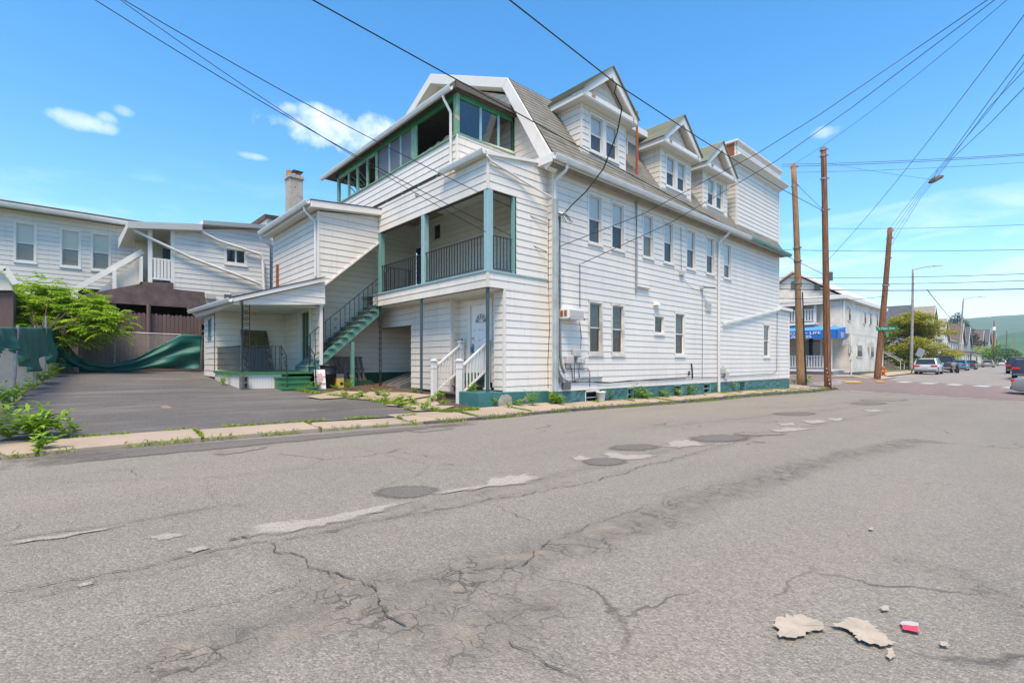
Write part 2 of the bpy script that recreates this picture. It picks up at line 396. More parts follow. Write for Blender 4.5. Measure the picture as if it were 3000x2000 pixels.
def copy_tree(o, parent=None):
    c = o.copy(); COL.objects.link(c); c.parent = parent
    for ch in list(o.children): copy_tree(ch, c)
    return c
def inst(name, me, parent, loc):
    ob = bpy.data.objects.new(name, me); COL.objects.link(ob); ob.parent = parent
    ob.location = Vector(loc)-(wloc(parent) if parent else Vector((0, 0, 0))); return ob

class Fr:
    """vertical wall plane: axis 'Y' faces -Y (u = world X), axis 'X' faces -X (u = world Y)"""
    def __init__(s, axis, c, sgn=1): s.a = axis; s.c = c; s.s = sgn
    def P(s, u, z, o=0):
        return (u, s.c-o*s.s, z) if s.a == 'Y' else (s.c-o*s.s, u, z)
    def px(s, px, py):
        return onY(px, py, s.c) if s.a == 'Y' else onX(px, py, s.c)
    def box(s, mb, u0, u1, z0, z1, o0, o1):
        a = s.P(u0, z0, o0); b = s.P(u1, z1, o1)
        return mb.box(min(a[0], b[0]), max(a[0], b[0]), min(a[1], b[1]), max(a[1], b[1]), z0, z1)
def clip_z(poly, z, keep_above):
    out_ = []
    for i, p in enumerate(poly):
        q = poly[(i+1) % len(poly)]; a = (p[1] >= z) if keep_above else (p[1] <= z); b = (q[1] >= z) if keep_above else (q[1] <= z)
        if a: out_.append(p)
        if a != b and abs(q[1]-p[1]) > 1e-9:
            t = (z-p[1])/(q[1]-p[1]); out_.append((p[0]+(q[0]-p[0])*t, z))
    return out_
def clip_u(poly, u, keep_right):
    return [(b, a) for a, b in clip_z([(b, a) for a, b in poly], u, keep_right)]
CH = 0.2032
def siding(parent, fr, poly, material='siding', holes=(), z0=None, h=CH, gap=.006, lip=.014, joined=False, name='siding_board', off=.0):
    """one board per course over a convex outline (u,z), cut round holes (u0,u1,z0,z1)"""
    zs = [p[1] for p in poly]; zmin, zmax = min(zs), max(zs)
    zb = zmin if z0 is None else z0+math.floor((zmin-z0)/h+1e-6)*h
    J = MB(); made = []
    while zb < zmax-.01:
        zt = zb+h; mb = MB() if not joined else J
        cuts = sorted({max(zb+gap, zmin), min(zt, zmax)} | {z for hh in holes for z in (hh[2], hh[3]) if zb+gap < z < min(zt, zmax)})
        for a, b in zip(cuts, cuts[1:]):
            if b-a < .003: continue
            strip = clip_z(clip_z(poly, a, True), b, False)
            if len(strip) < 3: continue
            u0 = min(p[0] for p in strip); u1 = max(p[0] for p in strip)
            ivs = [(u0, u1)]
            for hh in holes:
                if hh[2] <= a+1e-6 and hh[3] >= b-1e-6:
                    nv = []
                    for (s0, s1) in ivs:
                        if hh[1] <= s0 or hh[0] >= s1: nv.append((s0, s1)); continue
                        if hh[0] > s0: nv.append((s0, hh[0]))
                        if hh[1] < s1: nv.append((hh[1], s1))
                    ivs = nv
            for (s0, s1) in ivs:
                if s1-s0 < .005: continue
                pg = strip
                if s0 > u0+1e-6: pg = clip_u(pg, s0, True)
                if s1 < u1-1e-6: pg = clip_u(pg, s1, False)
                if len(pg) < 3: continue
                mb.poly([fr.P(u, z, off+.004+lip*(1-(z-zb)/h)) for u, z in pg])
                if abs(a-(zb+gap)) < 1e-6:
                    bs = [p for p in pg if abs(p[1]-a) < 1e-6]
                    if len(bs) >= 2:
                        b0 = min(p[0] for p in bs); b1 = max(p[0] for p in bs)
                        mb.poly([fr.P(b0, a, off+.004+lip), fr.P(b1, a, off+.004+lip), fr.P(b1, a, off-.02), fr.P(b0, a, off-.02)])
        if not joined and mb.f:
            # boards interrupted by windows are separate pieces
            ui = 0 if fr.a == 'Y' else 1; sp = [(min(mb.v[i][ui] for i in f), max(mb.v[i][ui] for i in f), f) for f in mb.f]; sp.sort(key=lambda q: q[0]); grp = []
            for q in sp:
                if grp and q[0] <= grp[-1][0]+1e-6: grp[-1][1].append(q[2]); grp[-1][0] = max(grp[-1][0], q[1])
                else: grp.append([q[1], [q[2]]])
            for _, fs in grp:
                nb_ = MB()
                for f in fs: nb_.poly([mb.v[i] for i in f])
                made.append(nb_.build(name, material, parent))
        zb = zt
    if joined and J.f:
        o = J.build('siding', material, parent); o['kind'] = 'stuff'; made.append(o)
    return made
def wallplate(parent, fr, poly, name='wall', thick=.12, back=.10, material='sheathing'):
    mb = MB(); mb.hexa([fr.P(u, z, -back-thick) for u, z in poly], [fr.P(u, z, -back) for u, z in poly])
    return mb.build(name, material, parent)
def window(parent, fr, u0, u1, z0, z1, style='hung', case=.06, blind='blind', lower='curtain_dark', depth=.09, proud=.028, sill=True, frame_mat='trim', glass='glass', split=.52, glass2=None, part='window', reveal=.0):
    m = MB()
    fr.box(m, u0, u0+case, z0, z1, -depth-.01, proud); fr.box(m, u1-case, u1, z0, z1, -depth-.01, proud)
    fr.box(m, u0, u1, z1-case, z1, -depth-.01, proud+.002); fr.box(m, u0, u1, z0, z0+case*1.2, -depth-.01, proud+.004)
    w = m.build(part, frame_mat, parent)
    if sill:
        q = MB(); fr.box(q, u0-.01, u1+.01, z0-.035, z0+.012, -.02, proud+.035); q.build('sill', frame_mat, w)
    a, b, c_, d = u0+case, u1-case, z0+case*1.2, z1-case
    sw = .035
    if style == 'hung':
        zm = c_+(d-c_)*(1-split)
        for (p, q_, dep, gm, bl) in ((zm-.015, d, -.035-reveal, glass, blind), (c_, zm+.015, -.06-reveal, glass2 or glass, lower)):
            s_ = MB()
            fr.box(s_, a, a+sw, p, q_, dep-.02, dep); fr.box(s_, b-sw, b, p, q_, dep-.02, dep)
            fr.box(s_, a+sw, b-sw, q_-sw, q_, dep-.02, dep-.001); fr.box(s_, a+sw, b-sw, p, p+sw, dep-.02, dep-.001)
            sa = s_.build('sash', frame_mat, w)
            g_ = MB(); g_.poly([fr.P(a+sw, p+sw, dep-.012), fr.P(b-sw, p+sw, dep-.012), fr.P(b-sw, q_-sw, dep-.012), fr.P(a+sw, q_-sw, dep-.012)])
            g_.build('pane', gm, w)
            k = MB(); fr.box(k, a, b, p, q_, -depth-.004, -depth+.002 if dep-.03 > -depth+.002 else -depth); k.build('blind' if bl.startswith('blind') else 'curtain', bl, w)
    else:
        nx = 2 if style == 'slide' else 1
        for i in range(nx):
            p = a+(b-a)*i/nx; q_ = a+(b-a)*(i+1)/nx
            s_ = MB(); fr.box(s_, p, p+sw, c_, d, -.065, -.04); fr.box(s_, q_-sw, q_, c_, d, -.065, -.04)
            fr.box(s_, p+sw, q_-sw, d-sw, d, -.065, -.041); fr.box(s_, p+sw, q_-sw, c_, c_+sw, -.065, -.041); s_.build('sash', frame_mat, w)
            g_ = MB(); g_.poly([fr.P(p+sw, c_+sw, -.052), fr.P(q_-sw, c_+sw, -.052), fr.P(q_-sw, d-sw, -.052), fr.P(p+sw, d-sw, -.052)]); g_.build('pane', glass, w)
        k = MB(); fr.box(k, a, b, c_, d, -depth-.004, -depth); k.build('curtain', lower, w)
    return w
# ================================================================== ground, roads, pavement
def asphalt(name, a, b, speck=(.42, .38, .32), dirt=None, crack=0.5, rough=.85, streak=None, feather=False, wear=False):
    m = bpy.data.materials.new(name); m.use_nodes = True; MATS[name] = m; t = m.node_tree; nd = t.nodes; lk = t.links
    bs = nd['Principled BSDF']; bs.inputs['Roughness'].default_value = rough; bs.inputs['Specular IOR Level'].default_value = .25
    g = nd.new('ShaderNodeNewGeometry'); P = g.outputs['Position']
    def noise(scale, det=5, vec=P, rough_=.6, dist=0):
        n = nd.new('ShaderNodeTexNoise'); n.inputs['Scale'].default_value = scale; n.inputs['Detail'].default_value = det; n.inputs['Roughness'].default_value = rough_; n.inputs['Distortion'].default_value = dist
        lk.new(vec, n.inputs['Vector']); return n.outputs[0]
    def rng(x, lo, hi, a0=0, a1=1):
        r = nd.new('ShaderNodeMapRange'); r.inputs[1].default_value = lo; r.inputs[2].default_value = hi; r.inputs[3].default_value = a0; r.inputs[4].default_value = a1; lk.new(x, r.inputs[0]); return r.outputs[0]
    def mixc(f, c0, c1):
        x = nd.new('ShaderNodeMix'); x.data_type = 'RGBA'; lk.new(f, x.inputs[0])
        for i, cc in ((6, c0), (7, c1)):
            if isinstance(cc, tuple): x.inputs[i].default_value = (*cc, 1)
            else: lk.new(cc, x.inputs[i])
        return x.outputs[2]
    def mth(op, x, y):
        q = nd.new('ShaderNodeMath'); q.operation = op
        for i, z in enumerate((x, y)):
            if isinstance(z, (int, float)): q.inputs[i].default_value = z
            else: lk.new(z, q.inputs[i])
        return q.outputs[0]
    mp_ = nd.new('ShaderNodeMapping'); mp_.inputs['Scale'].default_value = (.22, 1, 1); lk.new(P, mp_.inputs['Vector'])
    mp2 = nd.new('ShaderNodeMapping'); mp2.inputs['Scale'].default_value = (.05, .8, 1); lk.new(P, mp2.inputs['Vector'])
    base = mixc(rng(noise(.35, 7, P, .62), .35, .65), a, b)
    base = mixc(rng(noise(1.0, 5, mp2.outputs[0], .6), .42, .7, 0, .55), base, tuple(min(1, x*1.22) for x in a))
    base = mixc(rng(noise(2.6, 6, P, .7), .50, .75, 0, .5), base, tuple(x*.72 for x in a))
    if dirt: base = mixc(mth('MULTIPLY', rng(noise(.8, 7, mp_.outputs[0], .65, .6), .48, .72), .75), base, dirt)
    if streak: base = mixc(mth('MULTIPLY', rng(noise(1.3, 6, mp_.outputs[0], .6, 1.2), .5, .75), .8), base, streak)
    vo = nd.new('ShaderNodeTexVoronoi'); vo.inputs['Scale'].default_value = 95; lk.new(P, vo.inputs['Vector'])
    sp = nd.new('ShaderNodeSeparateColor'); lk.new(vo.outputs['Color'], sp.inputs[0])
    base = mixc(rng(sp.outputs[0], .45, 1.0, 0, .62), base, speck)
    base = mixc(rng(sp.outputs[1], .35, 1.0, 0, .66), base, tuple(x*.45 for x in a))
    f2 = noise(160, 3)
    base = mixc(rng(f2, .3, .7, .30, 0), base, tuple(x*.55 for x in a))
    if wear:                                     # ravelled, alligator-cracked bands (vertex mask), ragged by noise
        aw_ = nd.new('ShaderNodeAttribute'); aw_.attribute_name = 'worn'; n8 = noise(2.3, 8, P, .72); n7 = noise(7, 6, P, .7)
        wf = rng(mth('ADD', mth('MULTIPLY', aw_.outputs['Fac'], .9), mth('MULTIPLY', n8, .9)), .62, 1.25)
        base = mixc(mth('MULTIPLY', wf, rng(n7, .3, .62, .25, .9)), base, tuple(x*.60 for x in a))
        base = mixc(mth('MULTIPLY', wf, rng(noise(4.2, 6, P, .7), .5, .66, 0, .75)), base, dirt)
        v3 = nd.new('ShaderNodeTexVoronoi'); v3.feature = 'DISTANCE_TO_EDGE'; v3.inputs['Scale'].default_value = 7.5
        q9 = nd.new('ShaderNodeTexNoise'); q9.inputs['Scale'].default_value = 5; q9.inputs['Detail'].default_value = 5; lk.new(P, q9.inputs['Vector'])
        vq = nd.new('ShaderNodeVectorMath'); vq.operation = 'MULTIPLY_ADD'; lk.new(q9.outputs['Color'], vq.inputs[0]); vq.inputs[1].default_value = (.40, .40, 0); lk.new(P, vq.inputs[2]); lk.new(vq.outputs[0], v3.inputs['Vector'])
        ag = mth('MULTIPLY', rng(v3.outputs['Distance'], .0, .055, 1, 0), mth('MULTIPLY', wf, rng(n8, .42, .58, 0, .9)))
        base = mixc(ag, base, tuple(x*.30 for x in a))
    # cracks: warped cell edges, broken up by a mask
    n_ = nd.new('ShaderNodeTexNoise'); n_.inputs['Scale'].default_value = 1.6; n_.inputs['Detail'].default_value = 6; lk.new(P, n_.inputs['Vector'])
    vm = nd.new('ShaderNodeVectorMath'); vm.operation = 'MULTIPLY_ADD'; lk.new(n_.outputs['Color'], vm.inputs[0]); vm.inputs[1].default_value = (.9, .9, 0); lk.new(P, vm.inputs[2])
    v2 = nd.new('ShaderNodeTexVoronoi'); v2.feature = 'DISTANCE_TO_EDGE'; v2.inputs['Scale'].default_value = .42; lk.new(vm.outputs[0], v2.inputs['Vector'])
    ck = rng(v2.outputs['Distance'], .0, .009, 1, 0)
    ck = mth('MULTIPLY', ck, rng(noise(.5, 3), .50, .60, 0, crack))
    base = mixc(ck, base, tuple(x*.28 for x in a))
    lk.new(base, bs.inputs['Base Color'])
    if feather:                                  # ragged edge: the piece breaks up towards its border
        at_ = nd.new('ShaderNodeAttribute'); at_.attribute_name = 'inner'; n9 = noise(5.5, 7, P, .7)
        f9 = rng(mth('ADD', mth('MULTIPLY', at_.outputs['Fac'], .75), n9), .50, 1.02)
        tp = nd.new('ShaderNodeBsdfTransparent'); ms = nd.new('ShaderNodeMixShader'); lk.new(f9, ms.inputs[0]); lk.new(tp.outputs[0], ms.inputs[1]); lk.new(bs.outputs[0], ms.inputs[2]); lk.new(ms.outputs[0], nd['Material Output'].inputs[0])
    bp = nd.new('ShaderNodeBump'); bp.inputs['Strength'].default_value = .55; bp.inputs['Distance'].default_value = .012
    hh = mth('SUBTRACT', mth('ADD', mth('MULTIPLY', vo.outputs['Distance'], -.9), mth('MULTIPLY', noise(30, 4), .9)), mth('MULTIPLY', ck, 2.0))
    if wear: hh = mth('SUBTRACT', hh, mth('MULTIPLY', ag, 2.5))
    lk.new(hh, bp.inputs['Height']); lk.new(bp.outputs[0], bs.inputs['Normal'])
asphalt('asphalt_road', (.258, .243, .210), (.216, .203, .174), speck=(.42, .385, .335), dirt=(.30, .25, .195), crack=.8, wear=True)
asphalt('asphalt_patch_dark', (.185, .172, .155), (.16, .148, .132), speck=(.2, .19, .18), crack=.1, feather=True)
asphalt('asphalt_patch_light', (.42, .39, .345), (.36, .33, .29), crack=.5, feather=True)
asphalt('asphalt_worn', (.232, .213, .185), (.19, .172, .148), dirt=(.28, .233, .182), crack=1.0, feather=True)
asphalt('asphalt_stain', (.34, .20, .12), (.30, .2, .13), feather=True)
asphalt('asphalt_lot', (.135, .129, .125), (.085, .082, .081), speck=(.24, .23, .22), crack=.25, streak=(.30, .28, .26))
asphalt('asphalt_red', (.26, .20, .185), (.23, .175, .16), speck=(.25, .22, .2), crack=.3)
asphalt('asphalt_far', (.30, .285, .26), (.265, .25, .228), crack=.4)

def frange(a, b, n): return [a+(b-a)*i/n for i in range(n+1)]
def sheet(name, xs, ys, off, material, fn=G, label=None, kind='structure', parent=None):
    mb = MB(); nx = len(xs); ny = len(ys)
    for y in ys:
        for x in xs: mb.v.append((x, y, fn(x, y)+off))
    for j in range(ny-1):
        for i in range(nx-1): mb.f.append((j*nx+i, j*nx+i+1, (j+1)*nx+i+1, (j+1)*nx+i))
    o = mb.build(name, material, parent, base=(0, 0, 0) if parent is None else None, smooth=True)
    if kind and parent is None: o['kind'] = kind
    if label: o['label'] = label
    return o
def groundfn(x, y):
    r = math.hypot(x-20, y-10)
    return G(max(-60, min(300, x)), max(-40, min(60, y)))-.10-min(3, max(0, r-400)*.004)
gx = [-3500, -1500, -600, -200, -80]+frange(-40, 30, 40)+frange(31, 62, 31)+[70, 80, 95, 110, 140, 170, 230, 300, 450, 800, 1500, 3500]
gy = [-3500, -1200, -400, -120, -50, -20, -10]+frange(-7, 8.6, 16)+[8.76, 9.2, 9.9, 10.1, 11, 12.5, 14, 16, 18, 20, 23, 26, 30, 36, 45, 60, 90, 150, 400, 1200, 3500]
mat('grass_ground', (.075, .13, .03), .9, var=.8, vscale=1.5, col2=(.13, .11, .06), bump=.5, bscale=30)
sheet('ground', gx, gy, 0, 'grass_ground', groundfn)
road_x = frange(-45, -5, 20)+frange(-4, 17.9, 180)+frange(18, 36, 45)
road = sheet('road', road_x, frange(-5.5, -1.1, 9)+frange(-1, 8.74, 80), 0, 'asphalt_road')
WORN = [([(0, 1755), (300, 1695), (560, 1635), (800, 1590), (1240, 1500), (1750, 1402), (2230, 1275)], .10, .55), ([(0, 1588), (400, 1530), (640, 1488), (760, 1478)], .10, .5),
        ([(560, 1905), (820, 1830), (1060, 1750), (1300, 1715), (1500, 1640), (1700, 1585), (1900, 1520), (2100, 1450), (2400, 1350), (2700, 1290)], .26, .95), ([(1080, 1720), (1180, 1790), (1290, 1850), (1480, 1840), (1600, 1760)], .28, .9), ([(760, 1600), (930, 1680), (1080, 1730)], .10, .6),
        ([(1500, 1885), (1600, 1950), (1720, 2000)], .10, .5), ([(2680, 1650), (2830, 1690), (2990, 1800)], .16, .6), ([(600, 1325), (900, 1290), (1300, 1255)], .12, .45), ([(1250, 1480), (1400, 1440), (1600, 1400), (1800, 1352), (2000, 1310), (2300, 1262), (2600, 1205)], .16, .6), ([(200, 1410), (600, 1400), (900, 1370)], .15, .35), ([(1850, 1260), (2200, 1222), (2600, 1180)], .25, .5), ([(2300, 1195), (2700, 1168), (2950, 1165)], .5, .5)]
_w = [([onG(*p).xy for p in pts], w, k) for pts, w, k in WORN]
def seg_d(p, a, b):
    d = b-a; t = max(0, min(1, (p-a).dot(d)/max(d.length_squared, 1e-9))); return (p-a-d*t).length
vals = []
for v in road.data.vertices:
    p = v.co.xy; m_ = 0
    if -3.9 < p.x < 36 and p.y > -1:
        for pl, w, k in _w:
            dd = min(seg_d(p, a, b) for a, b in zip(pl, pl[1:]))
            if dd < 3*w: m_ = max(m_, k*math.exp(-(dd/w)**2))
    vals.append(m_)
road.data.attributes.new('worn', 'FLOAT', 'POINT').data.foreach_set('value', vals)
road['label'] = 'worn grey side street with cracks and patches'
cross = sheet('cross_street', frange(35.0, 46.0, 22), frange(-70, 8.6, 60)+frange(8.8, 70, 40), .004, 'asphalt_red')
far_road = sheet('far_road', frange(45.9, 110, 64)+frange(112, 300, 40), frange(-3.2, 9.28, 12), .006, 'asphalt_far')
cross['label'] = 'reddish main street crossing behind the corner'; far_road['label'] = 'grey street continuing beyond the intersection'
# parking lot: sloping up from the pavement to the back fence
lot = sheet('parking_lot', frange(-.75, 6.9, 24), [9.62, 9.9]+frange(10.0, 25.0, 30), .004, 'asphalt_lot')
lot['label'] = 'dark patched asphalt parking yard'
def gpoly(name, pts, off, material, parent=None, jitter=.0, sub=3, kind=None, fn=G):
    """flat piece following the ground; pts are image positions on the ground or (x,y) world pairs"""
    w = [onG(*p) if max(abs(p[0]), abs(p[1])) > 60 else Vector((p[0], p[1], 0)) for p in pts]
    r2 = []; rr = random.Random(len(pts)*31+int(abs(w[0].x)*100))
    for a, b in zip(w, w[1:]+w[:1]):
        for k in range(sub):
            p = a.lerp(b, k/sub); j = jitter*(b-a).length
            r2.append((p.x+rr.uniform(-j, j), p.y+rr.uniform(-j, j)))
    c0 = (sum(p[0] for p in r2)/len(r2), sum(p[1] for p in r2)/len(r2))
    mb = MB(); mb.v = [(c0[0], c0[1], fn(*c0)+off)]+[(x, y, fn(x, y)+off) for x, y in r2]; n = len(r2)
    # inner ring keeps the piece on the curved ground
    mb.v += [((x+c0[0])/2, (y+c0[1])/2, fn((x+c0[0])/2, (y+c0[1])/2)+off) for x, y in r2]
    for i in range(n):
        j = (i+1) % n; mb.f += [(1+i, 1+j, 1+n+j, 1+n+i), (0, 1+n+i, 1+n+j)]
    o = mb.build(name, material, parent, base=None if parent else (0, 0, 0))
    at_ = o.data.attributes.new('inner', 'FLOAT', 'POINT'); at_.data.foreach_set('value', [1.0]+[0.0]*n+[1.0]*n)
    if kind: o['kind'] = kind
    return o
def ell(cx, cy, w, h, n=14, tilt=0):
    return [(cx+w*math.cos(2*math.pi*i/n), cy+h*math.sin(2*math.pi*i/n)+tilt*math.cos(2*math.pi*i/n)) for i in range(n)]
gpoly('stain', [(455, 1190), (490, 1187), (515, 1195), (480, 1199)], .009, 'asphalt_stain', lot, jitter=.1, sub=4)
dk, lt, wn = 'asphalt_patch_dark', 'asphalt_patch_light', 'asphalt_worn'
for k, (pts, m_) in enumerate([
    (ell(1190, 1441, 108, 21, tilt=-4), dk), (ell(1860, 1311, 82, 11, tilt=-2), dk), (ell(1772, 1353, 72, 13), dk),
    (ell(2110, 1284, 100, 12, tilt=-2), dk), (ell(2225, 1271, 90, 7), wn), (ell(2330, 1212, 70, 6), dk), (ell(2545, 1182, 60, 5), dk), (ell(2590, 1172, 80, 4), wn),
    ([(675, 1578), (690, 1545), (790, 1530), (860, 1535), (1060, 1490), (1235, 1462), (1210, 1475), (1080, 1512), (940, 1548), (760, 1575)], lt),
    ([(1240, 1455), (1400, 1425), (1440, 1400), (1560, 1382), (1612, 1398), (1560, 1412), (1420, 1432)], lt),
    ([(1665, 1340), (1700, 1332), (1748, 1342), (1720, 1350), (1680, 1349)], lt), ([(1770, 1320), (1830, 1332), (1935, 1332), (1920, 1345), (1820, 1350), (1740, 1345)], lt),
    ([(1950, 1293), (2020, 1283), (2080, 1303), (1990, 1315), (1940, 1310)], lt), ([(2245, 1262), (2300, 1252), (2390, 1254), (2330, 1264), (2270, 1268)], lt),
    ([(2340, 1234), (2400, 1228), (2430, 1238), (2380, 1243)], lt), ([(2420, 1226), (2470, 1222), (2480, 1230), (2440, 1234)], lt), ([(2520, 1200), (2580, 1198), (2600, 1208), (2540, 1206)], lt), ([(2270, 1240), (2330, 1238), (2345, 1246), (2290, 1248)], lt),
    ([(0, 1592), (150, 1570), (380, 1535), (340, 1550), (180, 1578), (0, 1602)], lt), ([(530, 1612), (600, 1600), (625, 1606), (560, 1624)], lt), ([(420, 1575), (500, 1558), (560, 1565), (470, 1585)], lt),
    ([(220, 1715), (280, 1700), (275, 1712), (230, 1722)], lt),
    ([(600, 1330), (720, 1315), (800, 1305), (770, 1316), (650, 1335)], wn), ([(1180, 1262), (1300, 1250), (1340, 1254), (1230, 1268)], wn)]):
    gpoly('asphalt_patch', pts, .0045+.0012*(k % 5), m_, road, jitter=.10, sub=4)
mat('crack', (.12, .105, .088), .95, var=.6, vscale=20)
def crack(pts, w=.012):
    w_ = [onG(*p) for p in pts]; mb = MB(); rr = random.Random(int(pts[0][0])); line = []
    for a, b in zip(w_, w_[1:]):
        n = max(2, int((b-a).length/.035))
        for k in range(n): line.append(a.lerp(b, k/n))
    line.append(w_[-1]); ox = oy = 0; L_, R_ = [], []
    for i, p in enumerate(line):
        ox = ox*.85+rr.uniform(-.022, .022); oy = oy*.85+rr.uniform(-.022, .022)
        d = (line[min(i+1, len(line)-1)]-line[max(0, i-1)]); d.normalize(); nx, ny = -d.y, d.x
        q = w*rr.uniform(.05, 1.0)*.30
        x, y = p.x+ox, p.y+oy
        L_.append((x+nx*q, y+ny*q, G(x, y)+.0118)); R_.append((x-nx*q, y-ny*q, G(x, y)+.0118))
    mb.v = L_+R_; n = len(L_); mb.f = [(i, i+1, n+i+1, n+i) for i in range(n-1)]
    return mb.build('crack', 'crack', road)
for pts, w in [([(0, 1742), (250, 1705), (550, 1632), (790, 1590), (1010, 1545), (1240, 1500), (1500, 1455), (1750, 1410), (1960, 1345), (2230, 1275)], .022),
               ([(0, 1585), (250, 1555), (450, 1520), (640, 1485), (760, 1480)], .02), ([(790, 1595), (870, 1640), (930, 1668), (1080, 1720), (1120, 1790), (1180, 1850)], .022),
               ([(1080, 1725), (1280, 1700), (1500, 1660), (1680, 1560), (1900, 1480)], .016), ([(1080, 1450), (1130, 1425), (1280, 1365), (1040, 1312)], .010),
               ([(1380, 1462), (1440, 1480), (1560, 1530)], .012), ([(290, 1375), (390, 1373), (405, 1395), (380, 1430)], .012), ([(0, 1775), (180, 1745), (560, 1660)], .012),
               ([(1500, 1885), (1560, 1930), (1700, 1995)], .014), ([(1760, 1465), (1960, 1445), (2010, 1425)], .010), ([(200, 1890), (500, 1800), (760, 1760), (930, 1680)], .012), ([(640, 1480), (610, 1400)], .008),
               ([(1290, 1376), (1460, 1385), (1600, 1398)], .011), ([(670, 1585), (720, 1572), (760, 1573)], .05), ([(1300, 1360), (1345, 1362)], .05)]:
    crack(pts, w)
# broken strip of darker asphalt along the kerb
gpoly('asphalt_patch', [(0, 1342), (600, 1296), (1000, 1267), (1400, 1234), (1400, 1243), (1000, 1282), (600, 1322), (0, 1380)], .007, dk, road, jitter=.02, sub=12)

# pavement slabs
sidewalk = tag(bpy.data.objects.new('sidewalk', None), 'tan concrete pavement slabs between road and buildings', kind='structure'); COL.objects.link(sidewalk)
jx = [-9, -7.1, -5.3, -3.5, -1.85, -.27, 1.55, 3.37, 5.25, 7.0]+frange(8.7, 34.6, 15)
rr = random.Random(3)
def slab(x0, x1, y0, y1, rise=.0):
    mb = MB(); n = 3; t = .018*rr.uniform(-1, 1); t2 = .012*rr.uniform(-1, 1)
    top = []; pts = [(x0, y0), (x1, y0), (x1, y1), (x0, y1)]
    def zz(x, y): return G(x, y)+.012+rise+t*(x-x0)/(x1-x0)+t2*(y-y0)/(y1-y0)
    mb.hexa([(x, y, G(x, y)-.15) for x, y in pts], [(x, y, zz(x, y)) for x, y in pts])
    return mb.build('slab', 'concrete', sidewalk, bevel=.008)
for a, b in zip(jx, jx[1:]):
    g_ = rr.uniform(.012, .035); yi = 9.57 if b < 6 else (9.66 if a > 9.5 else 9.9)
    if a > 29.5: yi = 10.6
    slab(a+g_, b-g_, 8.78+rr.uniform(-.02, .03), yi+rr.uniform(-.03, .03))
slab(29.98, 35.4, 10.64, 14.5); slab(29.98, 35.4, 14.55, 19)
# walk and patches of old concrete between the yard and the porch steps
for pts in ([(1015, 1168), (1085, 1150), (1190, 1152), (1270, 1160), (1200, 1172), (1120, 1178)], [(1130, 1190), (1260, 1166), (1290, 1186), (1240, 1200)],
            [(1180, 1198), (1255, 1190), (1330, 1192), (1290, 1206), (1215, 1207)], [(900, 1165), (985, 1148), (1065, 1150), (1000, 1168), (940, 1172)]):
    gpoly('slab', pts, .035, 'concrete', sidewalk, jitter=.02)
yard = gpoly('yard_soil', [(6.9, 9.7), (7.8, 9.95), (8.8, 10.4), (8.8, 17.2), (6.0, 17.2), (5.2, 15.2), (6.4, 12.5), (6.9, 10.6)], .012, 'soil', sub=6, kind='structure')
# kerb, right of the driveway
kb = MB()
for a, b in zip(frange(5.5, 34.8, 40), frange(5.5, 34.8, 40)[1:]):
    kb.hexa([(a, 8.68, G(a, 8.6)-.1), (b, 8.68, G(b, 8.6)-.1), (b, 8.775, G(b, 8.6)-.1), (a, 8.775, G(a, 8.6)-.1)], [(a, 8.69, G(a, 8.8)+.004), (b, 8.69, G(b, 8.8)+.004), (b, 8.775, G(b, 8.8)+.008), (a, 8.775, G(a, 8.8)+.008)])
tag(kb.build('kerb', 'kerb'), 'low worn kerb along the side street', kind='structure')
# far corner pavement with tactile strips and lawn, crosswalk paint
far_walk = sheet('far_pavement', frange(51.2, 110, 30), [9.32, 9.8, 10.4], .03, 'concrete')
sheet('corner_apron', frange(45.7, 51.2, 10), [8.42, 8.8, 9.4, 10.4], .035, 'concrete')['label'] = 'rounded corner pavement under the leaning pole'; far_walk['label'] = 'pavement across the main street'
fw2 = sheet('corner_pavement', frange(45.6, 48.1, 5), frange(10.4, 40, 30), .03, 'concrete'); fw2['label'] = 'pavement in front of the awning building'
gpoly('tactile_strip', [(2465, 1119), (2520, 1118), (2527, 1124), (2480, 1123)], .045, 'paint_yellow', kind='structure')['label'] = 'yellow kerb-ramp strip at far corner'
gpoly('tactile_strip', [(2562, 1116), (2585, 1116), (2596, 1121), (2570, 1121)], .045, 'paint_yellow', kind='structure')['label'] = 'yellow kerb-ramp strip beside leaning pole'
gpoly('tactile_strip', [(2405, 1134), (2440, 1135), (2440, 1139), (2415, 1139)], .05, 'paint_yellow', kind='structure')['label'] = 'yellow kerb-ramp strip under near pole'
mk = tag(bpy.data.objects.new('crosswalk', None), 'worn white crosswalk paint on the main street', kind='structure'); COL.objects.link(mk)
for i in range(9):
    x0 = 44.1-i*.02; y = 7.4-i*1.35
    gpoly('stripe', [(x0-.1, y), (x0+1.1, y-.25), (x0+1.1, y-.95), (x0-.1, y-.7)], .014, 'paint_white', mk, sub=4, jitter=.02)
for i in range(6):
    y = 7.9-i*1.6
    gpoly('stripe', [(34.3, y), (34.6, y), (34.6, y-1.1), (34.3, y-1.1)], .016, 'paint_white', mk, sub=4, jitter=.03)
for i in range(5):
    x = 36.2+i*1.6
    gpoly('stripe', [(x, 9.3), (x+.5, 9.3), (x+.5, 10.9), (x, 10.9)], .016, 'paint_white', mk, sub=4, jitter=.02)
lawn = sheet('lawn', frange(51.3, 76, 24), frange(10.42, 11.45, 6), .04, 'grass_ground'); lawn['label'] = 'mown green lawn beside the awning building'
lawn2 = sheet('front_lawns', frange(62.6, 240, 60), frange(11.46, 15, 6), .04, 'grass_ground'); lawn2['label'] = 'green front lawns along the far street'
